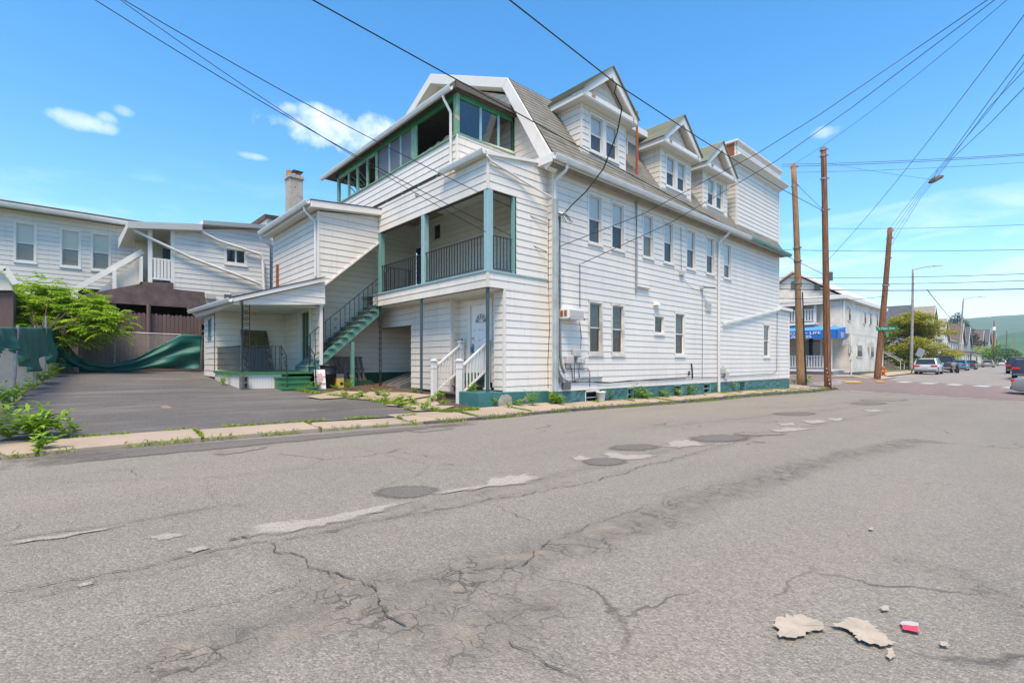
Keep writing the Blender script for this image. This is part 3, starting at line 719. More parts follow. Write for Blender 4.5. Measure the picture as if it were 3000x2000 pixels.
# hills
mat('hill_green', (.06, .15, .045), .95, var=1.0, vscale=.02, col2=(.025, .075, .03), bump=1.0, bscale=.05)
def hill(name, label, prof, depth, thick, material):
    """ridge profile given by image points at a camera distance"""
    mb = MB(); n = len(prof); rows = [(0, 0.0), (.35, .45), (.7, .8), (1, 1), (1.6, .6), (2.4, 0)]
    for (f, hgt) in rows:
        for (px, py) in prof:
            d = depth+thick*f; p = at(px, py, depth+thick)
            q = at(px, HOR, d); rz = 8*mnoise.noise(Vector((q.x*.01, q.y*.01, 0)))+3*mnoise.noise(Vector((q.x*.04, q.y*.04, 3)))
            mb.v.append((q.x, q.y, -3+(p.z+3)*hgt+rz*hgt*.6))
    for j in range(len(rows)-1):
        for i in range(n-1): mb.f.append((j*n+i, j*n+i+1, (j+1)*n+i+1, (j+1)*n+i))
    o = mb.build(name, material, base=(0, 0, 0), smooth=True); return tag(o, label, kind='structure')
pr = [(2300, 1010), (2500, 985), (2640, 960), (2760, 938), (2850, 930), (2930, 924), (3000, 920), (3100, 915), (3300, 905), (3600, 915), (4000, 950), (4600, 1000)]
def dens(p, k=8):
    o = []
    for a, b in zip(p, p[1:]): o += [(a[0]+(b[0]-a[0])*i/k, a[1]+(b[1]-a[1])*i/k) for i in range(k)]
    return o+[p[-1]]
hill('hill', 'long wooded blue-green hill on the horizon', dens(pr), 900, 700, 'hill_green')
hill('near_hill', 'nearer green wooded slope below the ridge', dens([(2700, 1040), (2800, 1005), (2900, 985), (3000, 968), (3200, 955), (3600, 980), (4200, 1030)]), 420, 260, 'hill_green')
# ================================================================== the white corner building
BX = 10.55; YB = 9.77; YA = 10.0; XP = 8.25; XS = 8.83; Z0 = .62
bld = thing('corner_building', 'large white-sided gambrel-roofed building with stacked rear porches and three gabled dormers', 'building', (10, 12, 0))
fB = Fr('Y', YB); fA = Fr('Y', YA); fG = Fr('X', BX); fP = Fr('X', XP)
def xs(px, Y=YB): return onY(px, 900, Y)[0]
def W(name, fr, poly, **k):
    w = wallplate(bld, fr, poly, name, **{a: b for a, b in k.items() if a in ('thick', 'back')})
    return w
# ---- street-side wall with its windows
up = [(1721, 1764), (1789, 1829), (1880.5, 1914.5), (1942, 1973), (2009, 2037.5), (2067, 2092.5), (2118, 2141.5)]
gr = [(1723, 1765), (1790, 1829), (1975.5, 2006.5), (2235, 2255)]
holes = []; jobs = []
lowers = ['curtain', 'curtain_dark', 'blind_tan', 'curtain_dark', 'curtain', 'curtain_green', 'curtain']
for i, (a, b) in enumerate(up):
    h_ = (xs(a), xs(b), 5.25, 6.87); holes.append(h_); jobs.append((h_, dict(blind='blind', lower=lowers[i], glass2='glass_screen', split=.5 if i != 6 else .62)))
for i, (a, b) in enumerate(gr):
    h_ = (xs(a), xs(b), 1.72, 3.46); holes.append(h_)
    jobs.append((h_, dict(blind='curtain', lower='curtain_dark', depth=.1, proud=.022, case=.07, glass='glass_dark', frame_mat='trim_cream' if i < 2 else 'trim', split=.5)))
x0_, zt_ = onY(1915, 921.5, YB); x1_, zb_ = onY(1945, 981, YB)
hs_ = (x0_, x1_, zb_, zt_); holes.append(hs_); jobs.append((hs_, dict(style='fixed', lower='curtain_green', depth=.1, case=.05)))
wB = W('street_wall', fB, [(BX, .5), (28.38, .5), (28.38, 7.2), (BX, 7.2)])
siding(wB, fB, [(BX+.02, Z0), (28.38, Z0-.04), (28.38, 7.17), (BX+.02, 7.17)], 'siding', holes, Z0)
for h_, k in jobs: window(bld, fB, *h_, **k)
# low shop-front extension at the far end
wE = W('shopfront_wall', fB, [(28.38, .5), (29.94, .5), (29.94, 4.28), (28.38, 4.36)])
siding(wE, fB, [(28.39, .58), (29.94, .58), (29.94, 4.26), (28.39, 4.34)], 'siding', (), Z0)
m = MB(); m.box(29.80, 29.94, YB+.02, 16, .3, 4.3).build('shopfront_side', 'siding', bld)
m = MB(); m.box(28.2, 30.12, YB-.16, 16, 4.30, 4.46).build('shopfront_cap', 'trim', bld, bevel=.02)
# corner strips
for q in ((BX-.03, BX+.02, Z0, 7.17), (28.36, 28.41, 4.47, 7.2), (29.92, 29.965, .58, 4.3)): m = MB(); m.box(q[0], q[1], YB-.03, YB+.03, q[2], q[3]).build('corner_trim', 'siding', bld)
# ---- jog and rear porch block side wall
wA = W('rear_side_wall', fA, [(XS+.1, .5), (BX+.2, .5), (BX+.2, 6.9), (9.3, 6.9), (9.3, 3.6), (XS+.1, 3.6)][:2]+[(BX+.2, 3.6), (XS+.1, 3.6)])
siding(wA, fA, [(XS, Z0), (BX, Z0), (BX, 3.49), (XS, 3.49)], 'siding', (), Z0)
siding(wA, fA, [(XP, 3.49), (BX, 3.49), (BX, 3.93), (XP, 3.93)], 'siding', (), 3.49, h=.22)
wA2 = W('porch_side_wall', fA, [(9.26, 3.9), (BX+.2, 3.9), (BX+.2, 6.2), (9.26, 6.2)])
siding(wA2, fA, [(9.27, 3.93), (BX, 3.93), (BX, 6.1), (9.27, 6.1)], 'siding', (), 3.93)
wA3 = W('porch_side_fascia', fA, [(XP+.1, 6.1), (BX+.2, 6.1), (BX+.2, 7.36), (XP+.1, 7.0)], thick=.06)
siding(wA3, fA, [(XP, 6.1), (BX, 6.1), (BX, 7.34), (XP, 7.0)], 'siding', (), 6.1, h=.212)
wJ = W('jog_wall', fG, [(YB, .5), (YA+.05, .5), (YA+.05, 7.17), (YB, 7.17)], back=.02)
siding(wJ, fG, [(YB, Z0), (YA, Z0), (YA, 7.17), (YB, 7.17)], 'siding_warm', (), Z0, joined=True)
for q in ((XP, 6.1, 7.0), (XP, 3.49, 3.93), (XS, Z0, 3.49)): m = MB(); m.box(q[0]-.03, q[0]+.03, YA-.03, YA+.03, q[1], q[2]).build('corner_trim', 'siding_warm', bld)
# ---- porch fascia and floor band facing the yard
wP = W('porch_fascia', fP, [(YA+.1, 6.1), (16.15, 6.1), (16.15, 7.0), (YA+.1, 7.0)], thick=.06)
siding(wP, fP, [(YA, 6.1), (16.14, 6.1), (16.14, 7.03), (YA, 7.03)], 'siding_warm', (), 6.1, h=.212)
wP2 = W('floor_band', fP, [(YA+.1, 3.5), (16.5, 3.5), (16.5, 3.9), (YA+.1, 3.9)], thick=.06)
siding(wP2, fP, [(YA, 3.49), (16.55, 3.49), (16.55, 3.9), (YA, 3.9)], 'siding_warm', (), 3.49, h=.205)
m = MB(); m.box(XP-.04, BX, YA-.04, 17.44, 3.905, 3.95).build('porch_floor', 'teal_post', bld)
m = MB(); m.box(XP+.1, BX, YA+.1, 17.44, 3.47, 3.5).build('porch_underside', 'soffit_white', bld)
m = MB(); m.box(XP+.1, BX, YA+.1, 17.44, 7.02, 7.08).build('porch_ceiling', 'siding_porch', bld)
m = MB(); m.box(9.2, 10.45, 15.2, 17.3, 7.0, 7.015).build('ceiling_hatch', 'wood_raw', bld)
# porch back wall and left wall (upper and lower storeys)
y0_, za = onX(1267, 664, BX); y1_, zb = onX(1293, 690, BX)
hw = (min(y0_, y1_)-.0, max(y0_, y1_), 6.18, 6.86)
yd0, yd1 = onX(1247, 800, BX)[0], 17.36
hd = (yd0, yd1, 3.95, 6.12)
wK = W('porch_back_wall', fG, [(YA, 3.9), (17.44, 3.9), (17.44, 7.1), (YA, 7.1)], back=.08)
siding(wK, fG, [(YA, 3.95), (17.44, 3.95), (17.44, 7.02), (YA, 7.02)], 'siding_porch', (hw, hd), 3.93)
window(bld, fG, *hw, style='fixed', lower='dark_room', case=.04, glass='glass_dark', sill=False)
m = MB(); fG.box(m, yd0, yd1, 3.95, 6.12, -.07, -.05); m.build('porch_door', 'dark_room', bld)
m = MB(); fG.box(m, yd0-.06, yd0, 3.95, 6.18, -.05, .03); fG.box(m, yd0, yd1, 6.12, 6.18, -.05, .03); m.build('door_frame', 'trim', bld)
fW1 = Fr('Y', 17.44)
wL = W('stair_wall', fW1, [(6.3, .5), (BX, .5), (BX, 7.0), (8.3, 7.0), (6.3, 6.3)])
siding(wL, fW1, [(6.15, 1.1), (BX, 1.1), (BX, 7.0), (8.3, 7.0), (6.15, 6.3)], 'siding_porch', (), Z0)
m = MB(); fW1.box(m, 6.1, BX, .4, 1.1, -.06, .03); m.build('wall_base', 'green_dark', bld)
# ---- ground floor under the porch
fS = Fr('X', XS); fD = Fr('X', 9.16)
YO = onX(1205, 1100, XS)[0]; YN = onX(1320, 1000, XS)[0]
wS = W('lower_rear_wall', fS, [(YN, .45), (YO, .45), (YO, 3.49), (YN, 3.49)])
siding(wS, fS, [(YN, Z0-.05), (YO, Z0), (YO, 3.47), (YN, 3.47)], 'siding_warm', (), Z0-.06)
wH = W('carport_header', fS, [(YO, 2.77), (17.2, 2.77), (17.2, 3.49), (YO, 3.49)])
siding(wH, fS, [(YO, 2.77), (17.2, 2.77), (17.2, 3.47), (YO, 3.47)], 'siding_warm', (), 2.77)
m = MB(); m.box(XS+.02, XS+.12, YO-.015, YO+.03, .5, 2.77); m.box(XS-.03, XS+.1, YN-.03, YN+.0, .55, 3.47); m.build('corner_trim', 'siding_warm', bld)
fN = Fr('Y', YN)
wN = W('nook_return', fN, [(XS, .5), (9.2, .5), (9.2, 3.49), (XS, 3.49)], back=.02)
siding(wN, fN, [(XS, .6), (9.16, .6), (9.16, 3.47), (XS, 3.47)], 'siding_porch', (), Z0-.06, joined=True)
YD0 = onX(1379, 1000, 9.16)[0]; door = (YD0-.93, YD0, 1.18, 3.22)
wD = W('door_wall', fD, [(10.0, .5), (YN+.1, .5), (YN+.1, 3.49), (10.0, 3.49)])
siding(wD, fD, [(10.1, .75), (YN, .75), (YN, 3.47), (10.1, 3.47)], 'siding_porch', ((door[0]-.12, door[1]+.14, .6, 3.36),), Z0-.06, joined=True)
wT = W('stub_wall', fS, [(YA+.05, .6), (10.42, .6), (10.42, 3.49), (YA+.05, 3.49)], back=.03, thick=.2)
siding(wT, fS, [(YA, .72), (10.42, .72), (10.42, 3.47), (YA, 3.47)], 'siding_warm', (), Z0, joined=True)
m = MB(); fD.box(m, door[1], door[1]+.14, .9, 3.36, -.1, .03); fD.box(m, door[0]-.12, door[0], .9, 3.36, -.1, .03); fD.box(m, door[0], door[1], 3.22, 3.36, -.1, .032)
m.build('door_frame', 'trim', bld)
m = MB(); fD.box(m, door[0], door[1], 1.18, 3.22, -.09, -.04)
dr = m.build('front_door', 'door_white', bld); dr['label'] = 'white panelled door with a fan-shaped light'
yc = (door[0]+door[1])/2
m = MB()
for (a, b, c_, d) in ((-.34, -.06, .95, 1.3), (.06, .34, .95, 1.3), (-.34, -.06, .2, .8), (.06, .34, .2, .8)):
    for q in ((a, b, c_, c_+.03), (a, b, d-.03, d), (a, a+.03, c_, d), (b-.03, b, c_, d)): fD.box(m, yc+q[0], yc+q[1], 1.18+q[2], 1.18+q[3], -.045, -.028)
m.build('door_panel', 'door_white', dr)
m = MB(); n = 12; pts = [(yc+.27*math.cos(math.pi*i/n), 2.68+.27*math.sin(math.pi*i/n)) for i in range(n+1)]
m.hexa([fD.P(y, z, -.05) for y, z in pts], [fD.P(y, z, -.034) for y, z in pts]); m.build('fan_light', 'glass_dark', dr)
m = MB()
for q in (0, 36, 72, 108, 144, 180): m.bar(fD.P(yc, 2.68, -.03), fD.P(yc+.27*math.cos(R(q)), 2.68+.27*math.sin(R(q)), -.03), .022, .022, (1, 0, 0))
m.tube([fD.P(yc+.28*math.cos(math.pi*i/n), 2.68+.28*math.sin(math.pi*i/n), -.03) for i in range(n+1)], .018, 5); m.tube([fD.P(yc+.09*math.cos(math.pi*i/6), 2.68+.09*math.sin(math.pi*i/6), -.03) for i in range(7)], .012, 5); m.build('fan_bars', 'door_white', dr)
mat('brass', (.45, .26, .08), .3, metal=.9); mat('lock_blue', (.07, .14, .22), .5)
m = MB(); m.lathe(fD.P(door[1]-.09, 2.22, -.02), [(.0, -.03), (.03, -.02), (.03, .02), (0, .03)], 8); m.lathe(fD.P(door[1]-.09, 2.02, .0), [(.0, -.035), (.035, -.02), (.035, .02), (0, .035)], 8); m.build('door_knob', 'brass', dr)
m = MB(); fD.box(m, door[1]-.13, door[1]-.06, 1.78, 1.96, -.02, .05); m.build('lock_box', 'lock_blue', dr)
# ---- foundations
m = MB(); m.hexa([(7.9, 9.94, -.1), (10.62, 9.94, -.1), (10.62, 10.95, -.1), (7.9, 10.95, -.1)], [(7.9, 9.94, .70), (10.62, 9.94, .65), (10.62, 10.95, .65), (7.9, 10.95, .70)])
fnd = m.build('foundation', 'foundation', bld, bevel=.015); fnd['label'] = 'smooth teal-painted foundation with flaking paint'
m = MB(); pts = [(8.52, .22), (8.56, .45), (8.68, .60), (8.88, .62), (9.02, .55), (9.06, .3), (9.08, .22)]
m.hexa([(x, 9.94, z) for x, z in pts], [(x, 9.915, z) for x, z in pts]); m.build('cement_patch', 'cement_patch', fnd)
ops = [(1713, 1757), (1837, 1856), (1972, 1997), (2060, 2081), (2165, 2184)]
edges = [BX-.02]+[v for a, b in ops for v in (xs(a), xs(b))]+[29.96]
for i in range(0, len(edges), 2):
    m = MB(); a, b = edges[i], edges[i+1]; nn = max(2, int((b-a)/.12)); rows = 7; rr = random.Random(i)
    top = lambda x: .615-(x-BX)*.0035
    for j in range(rows+1):
        for k in range(nn+1):
            x = a+(b-a)*k/nn; z = -.35+(top(x)+.35)*j/rows
            o = .045*mnoise.noise(Vector((x*3.1, z*4.5, 1)))+.03*mnoise.noise(Vector((x*8, z*9, 5))) if x < 28.3 else 0
            m.v.append((x, YB-.02-max(-.02, o), z))
    for j in range(rows):
        for k in range(nn): p = j*(nn+1)+k; m.f.append((p, p+1, p+nn+2, p+nn+1))
    m.poly([(a, YB-.02, top(a)), (b, YB-.02, top(b)), (b, YB+.2, top(b)), (a, YB+.2, top(a))])
    m.poly([(a, YB-.02, -.35), (a, YB-.02, top(a)), (a, YB+.25, top(a)), (a, YB+.25, -.35)]); m.poly([(b, YB-.02, -.35), (b, YB-.02, top(b)), (b, YB+.25, top(b)), (b, YB+.25, -.35)])
    m.build('foundation_stone', 'foundation_stone', bld)
for i, (a, b) in enumerate(ops):
    a, b = xs(a), xs(b); m = MB(); m.box(a-.02, b+.02, YB+.16, YB+.24, -.3, .62); w = m.build('basement_opening', 'dark_room', bld)
    m = MB(); m.box(a, a+.04, YB-.02, YB+.12, .05, .6); m.box(b-.05, b, YB-.02, YB+.12, .05, .6); m.box(a, b, YB-.02, YB+.12, .56, .61); m.build('frame', 'teal_green' if i else 'trim', w)
    for z in ((.18, .36) if i < 4 else frange(.1, .5, 6)):
        m = MB(); m.box(a+.04, b-.05, YB+.02, YB+.05, z, z+.028); m.build('bar', 'teal_post' if i < 4 else 'foundation', w)
# ---- eaves, gutters
def gutter(parent, p0, p1, r=.07, material='gutter', name='gutter'):
    p0 = Vector(p0); p1 = Vector(p1); d = (p1-p0).normalized(); s_ = d.cross(Vector((0, 0, 1))).normalized(); mb = MB()
    prof = [(-r, r), (-r, -.2*r), (-.5*r, -r), (.6*r, -r), (.95*r, -.1*r), (1.15*r, .6*r), (1.15*r, r), (.95*r, r), (.8*r, .3*r), (.4*r, -.7*r), (-.4*r, -.7*r), (-.85*r, 0), (-.85*r, r)]
    return mb.hexa([p0+s_*a+Vector((0, 0, b)) for a, b in prof], [p1+s_*a+Vector((0, 0, b)) for a, b in prof]).build(name, material, parent)
m = MB(); m.box(10.12, 23.4, 9.42, YB+.02, 7.17, 7.20); m.build('soffit', 'soffit', bld)
m = MB(); m.box(23.4, 28.75, 9.42, YB+.02, 7.165, 7.195); m.build('soffit', 'soffit', bld)
m = MB(); m.box(10.12, 28.75, 9.38, 9.42, 7.16, 7.32); m.build('fascia_board', 'trim', bld)
m = MB(); m.box(10.10, 10.15, 9.38, 10.05, 7.16, 7.40); m.hexa([(10.15, 9.42, 7.17), (10.55, 9.42, 7.17), (10.55, 10.0, 7.17), (10.15, 10.0, 7.17)], [(10.15, 9.42, 7.2), (10.55, 9.42, 7.2), (10.55, 10.0, 7.2), (10.15, 10.0, 7.2)]); m.build('eave_return', 'trim', bld)
gutter(bld, (10.1, 9.30, 7.27), (23.5, 9.30, 7.245), .075)
gg = gutter(bld, (23.5, 9.30, 7.25), (28.75, 9.30, 7.21), .075, 'teal_green'); gg['label'] = 'green-stained end of the eave gutter'
def spout(parent, pts, w=.085, d=.065, material='gutter', name='downspout'):
    mb = MB()
    for a, b in zip(pts, pts[1:]): mb.bar(a, b, w, d, (0, 1, 0) if abs((Vector(b)-Vector(a)).normalized().z) > .5 else (0, 0, 1))
    return mb.build(name, material, parent, bevel=.012)
xd = onY(1628, 900, 9.66)[0]
spout(bld, [(xd+.12, 9.32, 7.2), (xd+.12, 9.34, 7.05), (xd, 9.68, 6.78), (xd, 9.68, 6.2)])
m = MB(); m.box(xd-.075, xd+.075, 9.60, 9.74, .62, 6.25); m.build('downspout', 'downspout_grey', bld, bevel=.02)
m = MB(); m.tube([(xd, 9.67, -.1), (xd, 9.67, .64)], .075, 8); m.build('drain_boot', 'dark_post', bld)
xd2 = onY(2107, 900, 9.68)[0]
spout(bld, [(xd2+.15, 9.32, 7.18), (xd2+.15, 9.36, 7.05), (xd2, 9.69, 6.75), (xd2, 9.69, .15)], .11, .08)
ex = xs(2117), onY(2117, 946, YB)[1]; ex2 = xs(2284), onY(2284, 905, YB)[1]
m = MB(); m.bar((ex[0]-.1, 9.67, ex[1]-.04), (ex2[0]+.1, 9.67, ex2[1]+.02), .07, .12); m.build('sloping_drain', 'gutter', bld, bevel=.01)
# ---- roof
XR = 10.2
sec = [(9.36, 7.22), (11.35, 10.35), (15.7, 12.37), (20.05, 10.35), (22.04, 7.22)]
def inset(sc, d): return [(y+(15.7-y)*d/6.3, z-d*1.05 if abs(y-15.7) < 1 else z-d*.62) for y, z in sc]
rows_mat = 'shingle'
def shingle_slope(parent, x0, x1, a, b, material, rise=.17, name='roof_slope', t=.014):
    """overlapping shingle courses between eave point a=(y,z) and top point b=(y,z)"""
    A = Vector((0, a[0], a[1])); B = Vector((0, b[0], b[1])); d = B-A; n = max(1, int(d.length/rise)); nrm = Vector((0, -d.z, d.y)).normalized() if d.y > 0 else Vector((0, d.z, -d.y)).normalized()
    if nrm.z < 0: nrm = -nrm
    mb = MB()
    for i in range(n):
        p = A+d*(i/n)+nrm*t; q = A+d*((i+1)/n)+nrm*.001; f_ = A+d*(i/n)-nrm*.01
        mb.poly([(x0, p.y, p.z), (x1, p.y, p.z), (x1, q.y, q.z), (x0, q.y, q.z)]); mb.poly([(x0, f_.y, f_.z), (x1, f_.y, f_.z), (x1, p.y, p.z), (x0, p.y, p.z)])
    return mb.build(name, material, parent)
roof = MB()
ins = inset(sec, .22)
for a, b, c_, d in zip(sec, sec[1:], ins, ins[1:]):
    roof.hexa([(XR, a[0], a[1]), (XR, b[0], b[1]), (XR, d[0], d[1]), (XR, c_[0], c_[1])], [(28.3, a[0], a[1]), (28.3, b[0], b[1]), (28.3, d[0], d[1]), (28.3, c_[0], c_[1])])
rf = roof.build('roof', 'shingle', bld); rf['label'] = 'weathered grey shingle gambrel roof'
shingle_slope(rf, XR+.02, 28.2, (9.34, 7.24), sec[1], 'shingle')
shingle_slope(rf, XR+.02, 28.2, sec[1], sec[2], 'shingle')
rk = MB(); ins2 = inset(sec, .34)
for a, b, c_, d in zip(sec, sec[1:], ins2, ins2[1:]):
    rk.hexa([(XR-.05, a[0], a[1]+.01), (XR-.05, b[0], b[1]+.01), (XR-.05, d[0], d[1]), (XR-.05, c_[0], c_[1])], [(XR-.003, a[0], a[1]+.01), (XR-.003, b[0], b[1]+.01), (XR-.003, d[0], d[1]), (XR-.003, c_[0], c_[1])])
rk.build('rake_board', 'trim', bld, bevel=.01)
sf = MB()
for a, b, c_, d in zip(ins, ins[1:], ins2, ins2[1:]):
    sf.hexa([(XR, a[0], a[1]-.001), (XR, b[0], b[1]-.001), (XR, d[0], d[1]), (XR, c_[0], c_[1])], [(BX, a[0], a[1]-.001), (BX, b[0], b[1]-.001), (BX, d[0], d[1]), (BX, c_[0], c_[1])])
sf.build('rake_soffit', 'trim', bld)
gp = [(9.8, 7.2), (11.6, 10.05), (15.7, 12.05), (19.8, 10.05), (21.6, 7.2)]
wG = W('gable_wall', fG, gp, back=.06)
siding(wG, fG, gp, 'siding_warm', (), Z0)
# flat-roofed front block with cornice and parapet
XK = xs(2157)
fK = Fr('X', XK)
wU = W('front_block_wall', fB, [(XK, 7.2), (28.38, 7.2), (28.38, 10.7), (XK, 10.7)])
siding(wU, fB, [(XK, 7.42), (28.38, 7.42), (28.38, 10.66), (XK, 10.66)], 'siding', (), Z0)
wU2 = W('front_block_side', fK, [(YB, 7.2), (14, 7.2), (14, 10.7), (YB, 10.7)], back=.03)
siding(wU2, fK, [(YB, 7.42), (12.5, 7.42), (12.5, 10.66), (YB, 10.66)], 'siding_warm', (), Z0, joined=True)
for q in ((28.33, 28.42), (XK-.03, XK+.02)): m = MB(); m.box(q[0], q[1], YB-.03, YB+.04, 7.42, 10.66); m.build('corner_trim', 'siding', bld)
m = MB(); m.box(28.2, 28.38, YB+.06, 16, .6, 11.5); m.build('front_wall', 'siding', bld)
m = MB(); m.hexa([(XK-.05, YB-.05, 10.66), (28.48, YB-.05, 10.66), (28.48, 16, 10.66), (XK-.05, 16, 10.66)], [(XK-.42, YB-.42, 10.98), (28.85, YB-.42, 10.98), (28.85, 16, 10.98), (XK-.42, 16, 10.98)]); m.build('cornice', 'trim', bld, bevel=.02)
fU = Fr('Y', YB-.05)
m = MB(); m.box(XK-.05, 28.5, YB-.03, 16, 10.98, 11.72); par = m.build('parapet', 'sheathing', bld)
siding(par, fU, [(XK-.05, 10.99), (28.5, 10.99), (28.5, 11.72), (XK-.05, 11.72)], 'siding', (), 10.99, joined=True)
fU2 = Fr('X', XK-.07); siding(par, fU2, [(YB-.05, 10.99), (16, 10.99), (16, 11.72), (YB-.05, 11.72)], 'siding_warm', (), 10.99, joined=True)
m = MB(); m.box(XK-.095, XK-.085, YB+.05, YB+.5, 11.0, 11.7); m.build('rust_stain_plate', 'rust', par)
m = MB(); m.box(XK-.18, 28.62, YB-.16, 16, 11.72, 11.82); m.build('parapet_cap', 'trim', bld, bevel=.02)
# ---- dormers
def dormer(xa, xb):
    yf = 9.9; zb, zw, za = 7.70, 9.70, 11.12; xm = (xa+xb)/2; fr = Fr('Y', yf)
    ys_ = lambda z: 9.36+(z-7.22)*(11.35-9.36)/(10.35-7.22)
    m = MB(); m.hexa([(xa, yf+.1, zb), (xb, yf+.1, zb), (xb, yf+.1, zw), (xm, yf+.1, za-.25), (xa, yf+.1, zw)], [(xa, 13.5, zb), (xb, 13.5, zb), (xb, 13.5, zw), (xm, 13.5, za-.25), (xa, 13.5, zw)])
    d = m.build('dormer', 'sheathing', bld)
    wp = (xm-.80, xm+.80, 8.26, 9.53)
    siding(d, fr, [(xa, zb), (xb, zb), (xb, zw), (xa, zw)], 'siding', (wp,), Z0, joined=True)
    siding(d, Fr('Y', yf-.02), [(xa+.1, zw+.2), (xb-.1, zw+.2), (xm, za-.3)], 'siding', (), zw+.2, joined=True)
    for sx_, fx in ((xa, Fr('X', xa)), (xb, Fr('X', xb, -1))):
        siding(d, fx, [(yf, zb), (ys_(zb)+.02, zb), (ys_(zw)+.3, zw), (yf, zw)], 'siding_warm', (), Z0, joined=True)
    m = MB(); m.box(xa-.028, xa+.02, yf-.028, yf+.02, zb, zw); m.box(xb-.02, xb+.028, yf-.028, yf+.02, zb, zw); m.build('corner_trim', 'siding', d)
    # boxed eaves with returns
    oh = .30
    for (e0, e1) in ((xa-oh, xa), (xb, xb+oh)):
        m = MB(); m.hexa([(min(e0, e1), yf-.32, zw-.02), (max(e0, e1), yf-.32, zw-.02), (max(e0, e1), 12.4, zw-.02), (min(e0, e1), 12.4, zw-.02)], [(min(e0, e1), yf-.32, zw+.2), (max(e0, e1), yf-.32, zw+.2), (max(e0, e1), 12.4, zw+.2), (min(e0, e1), 12.4, zw+.2)]); m.build('eave_box', 'trim', d)
    m = MB(); m.box(xa, xb, yf-.32, yf+.1, zw-.02, zw+.16); m.build('cornice', 'trim', d)
    m = MB(); m.box(xa-oh+.02, xb+oh-.02, yf-.335, yf-.322, zw+.02, zw+.17); m.build('cornice_face', 'trim', d)
    m = MB()
    for k in range(4): m.box(xa+.10+k*.05, xa+.13+k*.05, yf-.340, yf-.335, zw+.05+.02*(k % 2), zw+.165)
    m.box(xb+.02, xb+.06, yf-.340, yf-.335, zw+.03, zw+.165); m.build('rust_streak', 'rust', d)
    # raking boards
    m = MB(); t = .24; yy0, yy1 = yf-.34, yf-.02
    for s in (-1, 1):
        ex_ = xm+s*((xb-xa)/2+oh+.02)
        q = [(ex_, zw+.06), (ex_, zw+.26), (xm, za), (xm, za-.30), (ex_-s*.30, zw+.17)]
        q = [(ex_, zw+.16), (xm, za), (xm, za-.34), (ex_-s*.26, zw+.165)]
        m.hexa([(x, yy0, z) for x, z in q], [(x, yy0+.06, z) for x, z in q])
        q2 = [(ex_, zw+.16), (xm, za), (xm, za-.06), (ex_, zw+.10)]
        m.hexa([(x, yy0+.06, z) for x, z in q2], [(x, yf+.1, z) for x, z in q2])
    m.build('raking_board', 'trim', d)
    # roof planes
    m = MB()
    for s in (-1, 1):
        ex_ = xm+s*((xb-xa)/2+oh+.05); n = 13; A = Vector((ex_, 0, zw+.18)); B = Vector((xm, 0, za+.03)); dd = B-A; nr = Vector((s*dd.z, 0, abs(dd.x))).normalized()
        for i in range(n):
            p = A+dd*(i/n)+nr*.016; q = A+dd*((i+1)/n); f_ = A+dd*(i/n)-nr*.02
            m.poly([(p.x, yf-.40, p.z), (p.x, 14.4, p.z), (q.x, 14.4, q.z), (q.x, yf-.40, q.z)]); m.poly([(f_.x, yf-.40, f_.z), (f_.x, 14.4, f_.z), (p.x, 14.4, p.z), (p.x, yf-.40, p.z)])
        m.poly([(A.x, yf-.40, A.z-.02), (A.x, 14.4, A.z-.02), (B.x, 14.4, B.z-.02), (B.x, yf-.40, B.z-.02)])
        m.poly([(A.x, yf-.40, A.z-.02), (B.x, yf-.40, B.z-.02), (B.x, yf-.40, B.z+.016), (A.x, yf-.40, A.z+.016)])
    m.build('dormer_roof', 'shingle_green', d)
    for (a, b) in ((wp[0], xm-.02), (xm+.02, wp[1])):
        w = window(d, fr, a, b, wp[2], wp[3], blind='blind', lower='curtain_blue' if xa > 15 else 'curtain', glass2='glass_screen', case=.07, sill=True, part='window')
        for c2 in list(w.children):                    # keep three levels: fold panes and sashes under the dormer
            c2.parent = d; c2.name = 'window_'+c2.name.split('.')[0]
    m = MB(); m.box(xm-.05, xm+.05, yf-.02, yf+.02, wp[2], wp[3]); m.build('window_mullion', 'trim', d)
    return d
dA = dormer(11.99, 14.33); dB = dormer(16.65, 18.95); dC = dormer(20.03, 22.33)
dA['label'] = 'dormer nearest the rear gable'; dC['label'] = 'dormer beside the front block'
# small flat dormer tucked between the first two gables, plus vents
m = MB(); m.box(14.5, 16.5, 10.75, 13, 8.6, 10.2); fl = m.build('flat_dormer', 'siding_warm', bld)
for a in (14.75, 15.6): window(fl, Fr('Y', 10.73), a, a+.75, 9.0, 9.9, 'fixed', lower='curtain', depth=.015, sill=False, case=.06, part='window', proud=.05)
m = MB(); m.box(14.35, 16.65, 10.45, 13, 10.2, 10.42); m.build('flat_dormer_eave', 'trim', fl)
for w in list(fl.children):
    for c2 in list(w.children): c2.parent = fl
xv, zv0 = onY(1866, 540, 10.0); zv1 = onY(1866, 327, 10.0)[1]; zs_ = onY(1866, 452, 10.0)[1]
m = MB(); m.tube([(xv, 10.0, zv0), (xv, 10.0, zs_)], .045, 8); m.build('vent_stack_base', 'red_pipe', bld); m = MB(); m.tube([(xv, 10.0, zs_), (xv, 10.0, zv1)], .042, 8); m.build('vent_stack', 'rust', bld)
xv2, zz2 = onY(1850, 522, 10.15); m = MB(); m.tube([(xv2, 10.15, zz2), (xv2, 10.15, zz2+.42)], .06, 8); m.build('vent_stub', 'red_pipe', bld)
